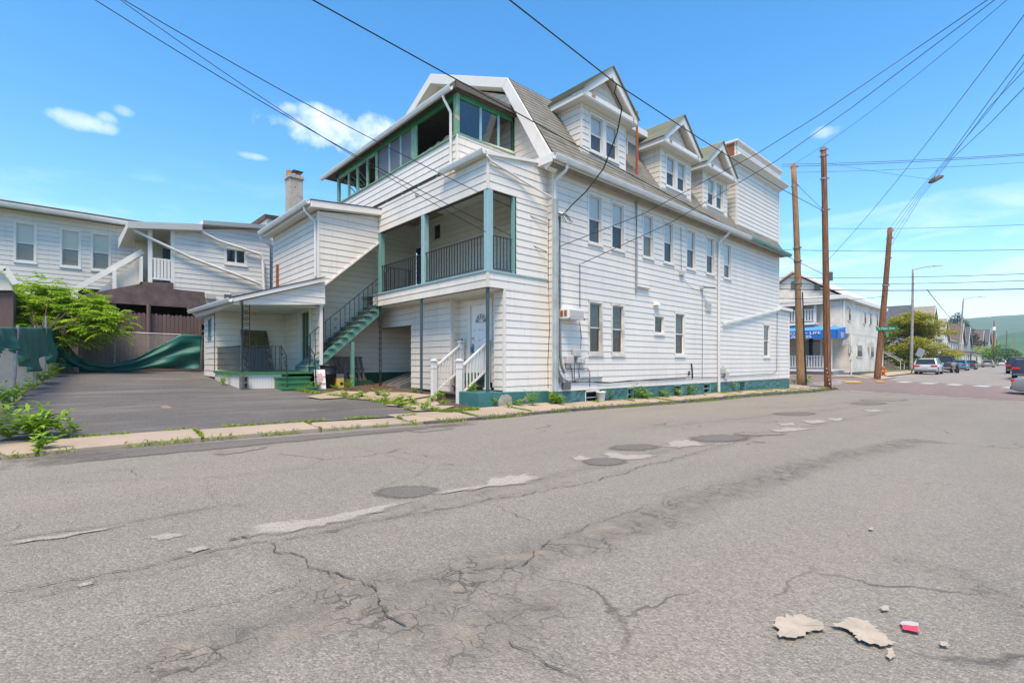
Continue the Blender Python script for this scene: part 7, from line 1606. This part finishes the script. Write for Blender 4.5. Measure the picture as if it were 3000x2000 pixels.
# ================================================================== cars
carpaint('paint_silver', (.42, .45, .49)); carpaint('paint_black', (.012, .013, .016)); carpaint('paint_blue', (.03, .20, .34)); carpaint('paint_grey', (.20, .21, .22)); carpaint('paint_whitec', (.66, .67, .67)); carpaint('paint_navy', (.012, .02, .06)); carpaint('paint_mid', (.27, .275, .28))
def car(kind, x, y, rz, paint, label, group='cars parked along the far street', L_=4.5, w=1.8, h=1.5):
    z = G(x, y)+.01; o = thing('car', label, 'car' if kind != 'pickup' else 'pickup truck', (0, 0, 0), group)
    if kind == 'pickup': o.name = 'pickup_truck'
    hl_ = L_/2; gb = h*.60 if kind != 'pickup' else h*.60
    bodies = {'sedan': [(-hl_, .32), (-hl_, .62), (-hl_+.08, .92), (-hl_+.75, .98), (hl_-1.25, .95), (hl_-.15, .78), (hl_, .55), (hl_, .3), (hl_-.3, .2), (-hl_+.3, .2)],
              'suv': [(-hl_, .38), (-hl_-.02, .66), (-hl_+.05, 1.02), (hl_-1.15, 1.02), (hl_-.12, .9), (hl_, .6), (hl_, .34), (hl_-.3, .25), (-hl_+.3, .25)],
              'pickup': [(-hl_, .5), (-hl_, 1.18), (hl_-1.6, 1.2), (hl_-.1, 1.12), (hl_, .8), (hl_, .45), (hl_-.3, .36), (-hl_+.3, .36)]}[kind]
    cab = {'sedan': [(-hl_+.55, .95), (-hl_+1.15, h-.05), (hl_-2.1, h-.02), (hl_-1.35, .95)], 'suv': [(-hl_+.06, 1.0), (-hl_+.42, h-.04), (hl_-1.9, h), (hl_-1.1, 1.0)], 'pickup': [(-hl_+1.75, 1.17), (-hl_+1.9, h-.04), (hl_-2.2, h), (hl_-1.5, 1.17)]}[kind]
    def extr(mb, pr, w0, inw=lambda zz: 1): mb.hexa([(a, -w0/2*inw(b), b) for a, b in pr], [(a, w0/2*inw(b), b) for a, b in pr])
    m = MB(); extr(m, bodies, w, lambda zz: 1-.04*max(0, zz-.8)-.05*max(0, .5-zz)); b = m.mesh('body', paint); ob = bpy.data.objects.new('body', b); COL.objects.link(ob); ob.parent = o; bv = ob.modifiers.new('bevel', 'BEVEL'); bv.width = .07; bv.segments = 2; b.polygons.foreach_set('use_smooth', [True]*len(b.polygons))
    zt, zbm = max(p[1] for p in cab), min(p[1] for p in cab); tap = lambda zz: 1-.2*(zz-zbm)/(zt-zbm)
    def part(name, material, fn):
        m = MB(); fn(m); me = m.mesh(name, material); q = bpy.data.objects.new(name, me); COL.objects.link(q); q.parent = o; return q
    part('greenhouse', 'car_glass' if False else 'car_dark', lambda m: extr(m, cab, w*.93, tap))
    (xa, za), (xb, zb), (xc, zc), (xd_, zd) = cab; wt = w*.93*.8/2; wb = w*.93/2
    rp = part('roof', paint, lambda m: m.hexa([(xb-.04, -wt-.02, zb-.05), (xc+.04, -wt-.02, zc-.05), (xc+.04, wt+.02, zc-.05), (xb-.04, wt+.02, zb-.05)], [(xb, -wt+.04, zb+.03), (xc, -wt+.04, zc+.03), (xc, wt-.04, zc+.03), (xb, wt-.04, zb+.03)]))
    xm = (xa+xd_)/2
    for s in (-1, 1):
        for (p_, q_, w_) in (((xa, s*(wb+.005), za), (xb, s*(wt+.005), zb), .12), ((xd_, s*(wb+.005), zd), (xc, s*(wt+.005), zc), .08), ((xm, s*(wb+.008), za), (xm, s*(wt+.008), zt), .08)): part('pillar', paint, lambda m: m.bar(p_, q_, w_, .05))
    wr = .33 if kind == 'sedan' else (.36 if kind == 'suv' else .4)
    for wx in (-hl_+.85, hl_-.9):
        for s in (-1, 1):
            c0 = Vector((wx, s*(w/2-.1), wr)); q = part('wheel', 'tyre', lambda m: m.tube([c0+Vector((0, -.11, 0)), c0+Vector((0, .11, 0))], wr, 16))
            m = MB(); m.tube([c0+Vector((0, s*.10, 0)), c0+Vector((0, s*.125, 0))], wr*.62, 10); me = m.mesh('rim', 'rim'); r_ = bpy.data.objects.new('rim', me); COL.objects.link(r_); r_.parent = q
    zl = .82 if kind == 'sedan' else (.86 if kind == 'suv' else 1.0)
    for s in (-1, 1):
        if kind == 'pickup': part('tail_light', 'lens_red', lambda m: m.box(-hl_-.03, -hl_+.1, s*w/2*.98-.09*(s > 0), s*w/2*.98+.09*(s < 0), .8, 1.15))
        else: part('tail_light', 'lens_red', lambda m: m.box(-hl_-.03, -hl_+.25, min(s*w*.24, s*w*.495), max(s*w*.24, s*w*.495), zl-.08, zl+.07))
        part('headlight', 'plate', lambda m: m.box(hl_-.25, hl_+.0, min(s*w*.3, s*w*.48), max(s*w*.3, s*w*.48), .62, .74))
        part('mirror', paint, lambda m: m.box(xd_-.35, xd_-.2, min(s*w*.49, s*w*.58), max(s*w*.49, s*w*.58), zd, zd+.15))
    part('bumper', 'iron_grey' if kind != 'pickup' else 'rim', lambda m: m.box(-hl_-.05, -hl_+.1, -w*.46, w*.46, .32 if kind != 'pickup' else .48, .46 if kind != 'pickup' else .66))
    part('licence_plate', 'plate', lambda m: m.box(-hl_-.045, -hl_-.03, -.2, .2, zl-.14, zl-.0))
    o.location = (x, y, z); o.rotation_euler = (0, 0, R(rz)); return o
mat('car_dark', (.02, .025, .03), .08, spec=.6)
car('suv', 65.5, 8.2, 0, 'paint_silver', 'silver crossover nearest in the row of parked cars', L_=4.5, w=1.82, h=1.62)
car('pickup', 76, 8.2, 0, 'paint_black', 'black pickup truck parked ahead of the silver crossover', L_=5.8, w=2.02, h=1.92)
car('sedan', 92, 8.25, 0, 'paint_blue', 'blue car parked ahead of the pickup')
car('sedan', 104, 8.25, 0, 'paint_black', 'black sedan with a wide red tail light', h=1.45)
car('sedan', 142, 8.3, 0, 'paint_mid', 'silver-grey sedan parked beyond the hedge')
car('sedan', 186, 8.2, 0, 'paint_whitec', 'white sedan far down the row of parked cars')
car('sedan', 225, 8.2, 0, 'paint_navy', 'dark blue sedan last in the row of parked cars')
car('suv', 74, 2.0, 0, 'paint_black', 'dark sports utility vehicle near the right edge', h=1.7)
car('suv', 56, .95, 0, 'paint_navy', 'dark car cut by the right edge of the picture', h=1.55)
car('sedan', 110, 2.6, 0, 'paint_whitec', 'white car behind the dark vehicle at the right edge')
car('sedan', 39.6, -.9, -90, 'paint_grey', 'grey car crossing on the main street at the right edge', 'traffic on the main street', h=1.48)
# motorcycle-like dark scooter beside the pickup
mc = thing('motorcycle', 'dark motorcycle standing beside the pickup truck', 'motorcycle', (72.5, 6.65, G(72.5, 6.65)))
c0 = Vector((72.5, 6.65, G(72.5, 6.65)+.01))
for dx in (-.65, .65): m = MB(); m.tube([c0+Vector((dx, -.06, .31)), c0+Vector((dx, .06, .31))], .31, 14); m.build('wheel', 'tyre', mc)
m = MB(); m.hexa([c0+Vector((-.55, -.13, .45)), c0+Vector((.5, -.13, .45)), c0+Vector((.5, .13, .45)), c0+Vector((-.55, .13, .45))], [c0+Vector((-.75, -.1, .82)), c0+Vector((.4, -.12, .95)), c0+Vector((.4, .12, .95)), c0+Vector((-.75, .1, .82))]); m.build('body', 'black_plastic', mc, bevel=.04)
m = MB(); m.tube([c0+Vector((.65, 0, .31)), c0+Vector((.38, 0, 1.05))], .04, 6); m.tube([c0+Vector((.33, -.38, 1.08)), c0+Vector((.33, .38, 1.08))], .025, 6); m.build('handlebar', 'rim', mc)
# ================================================================== vegetation
def leafquad(mb, p, d, up_, L_, w):
    d = d.normalized(); s_ = d.cross(up_)
    if s_.length < 1e-3: s_ = d.cross(Vector((1, 0, 0)))
    s_.normalize(); n_ = s_.cross(d); i = len(mb.v)
    mb.v += [tuple(p), tuple(p+d*L_*.45+s_*w*.5+n_*L_*.06), tuple(p+d*L_-n_*L_*.12), tuple(p+d*L_*.45-s_*w*.5+n_*L_*.06)]
    mb.f.append((i, i+1, i+2, i+3))
def frond(mb, p, d, L_, rr, pairs=7, leaf=.13):
    d = d.normalized(); s_ = d.cross(Vector((0, 0, 1)))
    if s_.length < .05: s_ = Vector((1, 0, 0))
    s_.normalize(); q = Vector(p)
    for k in range(pairs):
        t = (k+1)/pairs; dd = d+Vector((0, 0, -.75*t*t)); q = q+dd.normalized()*L_/pairs
        for sd in (-1, 1): leafquad(mb, q, s_*sd+dd*.45+Vector((0, 0, -.25+rr.uniform(-.15, .15))), Vector((0, 0, 1)), leaf*(1.1-.5*abs(t-.45))*rr.uniform(.8, 1.15), leaf*.38)
    leafquad(mb, q, d+Vector((0, 0, -.7)), Vector((0, 0, 1)), leaf, leaf*.38)
rr = random.Random(21)
tb = Vector((-.55, 21.6, G(-.5, 21.6)))
sap = thing('sapling_tree', 'bright green feathery-leaved sapling behind the left fence', 'tree', tb)
blobs = [((60, 880), 17.2, 1.0, .55), ((130, 915), 17.0, .95, .5), ((40, 925), 16.6, .8, .45), ((150, 850), 17.3, .6, .22), ((215, 905), 17.3, .7, .35), ((290, 955), 17.2, .75, .40), ((220, 985), 17.0, .5, .30), ((262, 890), 17.6, .45, .22), ((330, 930), 17.4, .32, .16), ((90, 955), 16.2, .6, .12), ((10, 850), 17.5, .5, .3)]
cr = MB(); tk = MB()
tk.tube([tb, tb+Vector((.05, -.1, .9)), tb+Vector((-.05, -.2, 1.6))], .06, 7, .04)
for (px, dep, rx, rz_) in blobs:
    c_ = at(px[0], px[1], dep); tk.tube([tb+Vector((-.05, -.2, 1.3)), (tb+Vector((0, -.2, 1.5))).lerp(c_, .5)+Vector((0, 0, .15)), c_], .018, 5, .007)
    n = int(185*rx*max(rz_, .3)*2.2)
    for _ in range(n):
        v = Vector((rr.gauss(0, .5), rr.gauss(0, .5), rr.gauss(0, .5))); p = c_+Vector((v.x*rx, v.y*rx*.8, v.z*rz_))
        a = rr.uniform(0, 6.28); d = Vector((math.cos(a), math.sin(a), rr.uniform(-.1, .5)))+v*.6
        frond(cr, p, d, rr.uniform(.30, .52), rr, 7, rr.uniform(.13, .19))
tk.build('trunk', 'bark', sap); cr.build('crown', 'leaf_bright', sap)
def weed_mesh(seed, n, L_, w, spread=.5, upb=.8):
    r_ = random.Random(seed); mb = MB(); st = max(3, n//7)
    for s in range(st):
        a = r_.uniform(0, 6.28); tip = Vector((math.cos(a)*spread*r_.uniform(.15, .8), math.sin(a)*spread*r_.uniform(.15, .8), upb*r_.uniform(.45, 1.0)))
        i = len(mb.v); sd = Vector((-tip.y, tip.x, 0)).normalized()*.006; mb.v += [tuple(-sd), tuple(sd), tuple(tip)]; mb.f.append((i, i+1, i+2))
        for k in range(n//st):
            t = r_.uniform(.2, 1.0); b = r_.uniform(0, 6.28); d = Vector((math.cos(b), math.sin(b), r_.uniform(.0, .7))); leafquad(mb, tip*t, d, Vector((0, 0, 1)), L_*r_.uniform(.6, 1.2), w*r_.uniform(.7, 1.2))
    return mb.mesh('weed_clump', 'leaf_weed')
WM = {'tall': [weed_mesh(s, 90, .14, .04, .28, .42) for s in range(3)], 'low': [weed_mesh(s+10, 60, .09, .045, .22, .16) for s in range(4)], 'big': [weed_mesh(33, 320, .26, .05, .62, .50)], 'bush': [weed_mesh(s+40, 200, .10, .045, .22, .60) for s in range(2)]}
def weed(kind, px, label, sc=1.0, group=None, xy=None, dz=0.02):
    p = onG(*px) if px else Vector((xy[0], xy[1], G(*xy))); me = rr.choice(WM[kind]); o = bpy.data.objects.new('weed_clump', me); COL.objects.link(o)
    o.location = p+Vector((0, 0, dz)); o.scale = (sc, sc, sc*rr.uniform(.85, 1.15)); o.rotation_euler = (0, 0, rr.uniform(0, 6.28)); return tag(o, label, 'weed', group)
weed('big', (105, 1287), 'large grassy weed clump on the pavement at the lower left', .95); weed('low', (30, 1288), 'low weed left of the large grassy clump', 1.6); weed('low', (118, 1318), 'weed in the pavement joint below the large clump', 1.3); weed('low', (200, 1283), 'low weed right of the large grassy clump', 1.4)
weed('tall', (655, 1128), 'leafy weed at the white porch skirt', .9); weed('tall', (1022, 1142), 'leafy weed in front of the pallet', 1.0); weed('tall', (930, 1142), 'weed at the foot of the parking board', .8); weed('low', (985, 1142), 'low weed by the yellow carton', 1.0)
weed('bush', (1381, 1186), 'bushy green weed between the entry steps and teal foundation', 1.05, dz=.0)
for (px, py, k, s, lab) in ((1448, 1192, 'tall', .55, 'weed left of the cement patch on the foundation'), (1490, 1196, 'tall', .45, 'weed below the cement patch'), (1518, 1190, 'low', .8, 'small weed right of the cement patch'), (1560, 1190, 'tall', .75, 'pale weed at the end of the smooth foundation'), (1622, 1186, 'tall', .75, 'leafy weed at the first downspout'), (1640, 1186, 'low', 1.5, 'low weed spreading beside the first downspout'),
                            (1785, 1172, 'tall', .6, 'weed right of the white bucket'), (1862, 1168, 'tall', 1.1, 'large weed covering a basement window'), (1895, 1168, 'low', 1.6, 'low weed right of the large basement weed'), (1945, 1164, 'low', 1.5, 'low weed midway along the foundation'), (1985, 1160, 'low', 1.4, 'weed below the third basement window'), (2025, 1158, 'tall', .9, 'bushy weed between two basement windows'), (2088, 1150, 'tall', .9, 'weed beside the second downspout'), (2142, 1146, 'tall', 1.0, 'leafy weed below the louvred basement vent'), (2192, 1142, 'tall', .8, 'weed growing right of the louvred vent'), (2262, 1136, 'low', 2.0, 'weed near the far end of the foundation'), (2328, 1124, 'tall', 1.1, 'weed left of the pale pole foot'), (2362, 1124, 'low', 2.2, 'weed right of the pale pole foot')):
    weed(k, (px, py), lab, s*1.3)
for k, (px, py, s) in enumerate(((1130, 1172, .8), (1108, 1160, 1.3), (1165, 1178, 1.5), (1060, 1165, 1.2), (1010, 1162, 1.1), (900, 1142, 1.1), (850, 1142, 1.0), (1210, 1185, 1.3), (1265, 1178, 1.2), (1290, 1172, 1.3), (1240, 1204, 1.3), (1180, 1192, 1.4), (1215, 1150, 1.0), (1300, 1160, 1.0))):
    weed('low' if k else 'tall', (px, py), 'low weed growing in the yard between the parking lot and the building', s, 'yard weeds')
for k, y in enumerate((12.2, 13.6, 15.0, 15.8, 17.2, 19.0, 20.4, 21.5)): weed('tall' if k % 2 else 'low', None, 'weed growing along the foot of the left chain-link fence', 1.0+.3*(k % 3), 'fence weeds', xy=(fx(y)+.12, y))
# grass in joints, along kerb and lot edge: too many to count
def grass(name, label, lines, per, hgt, wid, material='leaf_grass', seed=1, leaf=False):
    r_ = random.Random(seed); mb = MB()
    for (pts, w, dens) in lines:
        P_ = [onG(*p) if max(abs(p[0]), abs(p[1])) > 60 else Vector((p[0], p[1], 0)) for p in pts]
        for a, b in zip(P_, P_[1:]):
            L_ = (b-a).length; n = int(L_*per*dens)
            for _ in range(n):
                t = r_.random(); p = a.lerp(b, t); x = p.x+r_.gauss(0, w); y = p.y+r_.gauss(0, w)
                if mnoise.noise(Vector((x*1.7, y*1.7, seed))) < -.12: continue
                z = G(x, y)+.01; an = r_.uniform(0, 6.28); h_ = hgt*r_.uniform(.4, 1.3)
                leafquad(mb, Vector((x, y, z)), Vector((math.cos(an)*.7, math.sin(an)*.7, r_.uniform(.5, 1.6))), Vector((0, 0, 1)), h_, wid*r_.uniform(.7, 1.3))
    return tag(mb.build(name, material, base=(0, 0, 0)), label, 'grass', kind='stuff')
kl = [(x, 8.70) for x in frange(5.2, 34.5, 24)]
grass('kerb_grass', 'strip of grass and moss along the kerb', [(kl, .05, 1.0), ([(x, 8.74) for x in frange(-1.5, 5.2, 8)], .02, .35)], 330, .06, .022, seed=3)
grass('joint_grass', 'grass growing in the pavement joints and along the yard edge', [([(x, 9.60) for x in frange(-1.5, 6, 10)], .03, .8), ([(6.0, 9.62), (6.6, 9.9), (6.9, 10.6), (6.7, 12), (6.2, 13.6), (5.6, 15.0), (5.2, 15.6)], .09, 1.2), ([(7, 9.7), (8, 9.92)], .06, .8), ([(10.5, 9.64), (20, 9.66), (29, 9.66)], .05, .45)]+[([(x, 8.8), (x+.02, 9.6)], .015, .9) for x in jx if x > -1 and x < 34], 260, .055, .02, seed=5)
grass('yard_grass', 'patches of rough grass in front of the carport', [([(1085, 1172), (1135, 1180)], .10, 4.0), ([(1130, 1186), (1250, 1190), (1300, 1180)], .07, 2.2), ([(1190, 1200), (1260, 1204)], .06, 2.4), ([(1235, 1200), (1300, 1208), (1400, 1202)], .05, 1.8), ([(860, 1142), (950, 1158), (1050, 1170)], .05, 1.6), ([(400, 1083), (520, 1082), (590, 1084)], .08, 1.4)], 220, .09, .025, seed=7)
# lawn blades near the awning building, hedge, trees
def crown(parent, blobs, material, nper, L_, w, seed, flat=.0, name='crown'):
    r_ = random.Random(seed); mb = MB()
    for (c_, rx, ry, rz_) in blobs:
        n = int(nper*rx*ry)
        for _ in range(n):
            v = Vector((r_.gauss(0, 1), r_.gauss(0, 1), r_.gauss(0, 1))).normalized()*r_.uniform(.55, 1.0)**.5
            p = Vector(c_)+Vector((v.x*rx, v.y*ry, v.z*rz_)); d = Vector((r_.gauss(0, 1), r_.gauss(0, 1), r_.gauss(0, 1)*(1-flat)))+v*.8
            leafquad(mb, p, d, Vector((0, 0, 1)), L_*r_.uniform(.7, 1.3), w*r_.uniform(.7, 1.3))
    return mb.build(name, material, parent)
dt = Vector((80.5, 12.0, G(80.5, 12.0))); dg_ = thing('dogwood_tree', 'wide yellow-green layered tree in front of the slate-roofed house', 'tree', dt)
m = MB(); m.tube([dt, dt+Vector((0, 0, 1.2)), dt+Vector((.3, 0, 2.6))], .22, 8, .12)
bl = []; r2_ = random.Random(5)
for k in range(110):
    lv_ = k % 9; z = r2_.uniform(.7, 7.0); rad = 4.4*max(0, 1-((z-2.6)/(4.6 if z > 2.6 else 3.2))**2)**.55+.25; a = r2_.uniform(0, 6.28); q = r2_.uniform(.25, 1)*rad
    c_ = dt+Vector((math.cos(a)*q, math.sin(a)*q, z)); bl.append((c_, r2_.uniform(.8, 1.35), r2_.uniform(.8, 1.35), .27)); m.tube([dt+Vector((0, 0, max(.8, z-.8))), c_], .05, 4, .02)
m.build('trunk', 'bark', dg_); crown(dg_, bl, 'leaf_dogwood', 190, .30, .16, 3, .6)
for (x, y, rr_, h_, mm, lab) in ((74.2, 15.5, 2.1, 3.6, 'leaf_dark', 'dark green shrub left of the yellow-green tree'), (71.5, 15.2, 1.5, 5.0, 'leaf_weed', 'tall green bush behind the leaning pole'), (77.6, 11.6, 1.6, 2.0, 'leaf_dark', 'low dark shrub below the yellow-green tree')):
    b = Vector((x, y, G(x, y))); s = thing('shrub', lab, 'shrub', b); m = MB(); m.tube([b, b+Vector((0, 0, h_*.6))], .08, 6, .04); m.build('trunk', 'bark', s); crown(s, [(b+Vector((r2_.uniform(-.5, .5)*rr_, r2_.uniform(-.5, .5)*rr_, h_*f_)), rr_*.62, rr_*.62, h_*.25) for f_ in (.25, .4, .55, .7, .8)], mm, 330, .2, .11, int(x))
hx = Vector((116, 10.9, G(116, 10.9))); hg = thing('hedge', 'clipped green hedge beyond the black sedan', 'hedge', hx); crown(hg, [(hx+Vector((i*1.0-3, 0, .8)), .9, .8, .85) for i in range(7)], 'leaf_weed', 300, .2, .12, 8)
cb = Vector((190, 17.5, G(190, 17.5))); cn = thing('conifer_tree', 'dark spreading conifer above the far roofs', 'tree', cb); m = MB(); m.tube([cb, cb+Vector((0, 0, 15))], .35, 8, .06); m.build('trunk', 'bark', cn)
crown(cn, [(cb+Vector((math.cos(k*2.4)*(1-k/34)*4.6, math.sin(k*2.4)*(1-k/34)*4.6, 5.5+k*.29)), 1.7*(1-k/48), 1.7*(1-k/48), .5) for k in range(32)], 'leaf_conifer', 120, .55, .16, 4, .3)
for k, (x, y, s) in enumerate(((186, 8.5, 3.5), (196, 12, 4.2), (208, 6.5, 4), (222, 13, 5), (240, 8, 5), (262, 14, 6))):
    b = Vector((x, y+2, G(x, y))); t = thing('street_tree', 'green roadside tree far down the street', 'tree', b, 'far roadside trees'); m = MB(); m.tube([b, b+Vector((0, 0, s*.6))], .2, 6, .1); m.build('trunk', 'bark', t); crown(t, [(b+Vector((r2_.uniform(-.5, .5)*s, r2_.uniform(-.5, .5)*s, s*(.5+.12*j))), s*.45, s*.45, s*.3) for j in range(5)], 'leaf_weed' if k % 2 else 'leaf_dark', 40, .5, .3, k)
# ================================================================== air
m = MB(); m.box(-3600, 3600, -3600, 3600, -8, 190); hz = m.build('haze', 'trim', base=(0, 0, 0)); hz['kind'] = 'stuff'; hz['label'] = 'thin pale summer haze'
hm = bpy.data.materials.new('haze'); hm.use_nodes = True; t = hm.node_tree
for n in list(t.nodes):
    if n.type != 'OUTPUT_MATERIAL': t.nodes.remove(n)
pv = t.nodes.new('ShaderNodeVolumePrincipled'); pv.inputs['Color'].default_value = (.78, .88, 1.0, 1); pv.inputs['Density'].default_value = .00028; pv.inputs['Anisotropy'].default_value = .1
t.links.new(pv.outputs[0], [n for n in t.nodes if n.type == 'OUTPUT_MATERIAL'][0].inputs['Volume'])
hz.data.materials.clear(); hz.data.materials.append(hm)
bpy.context.view_layer.update()
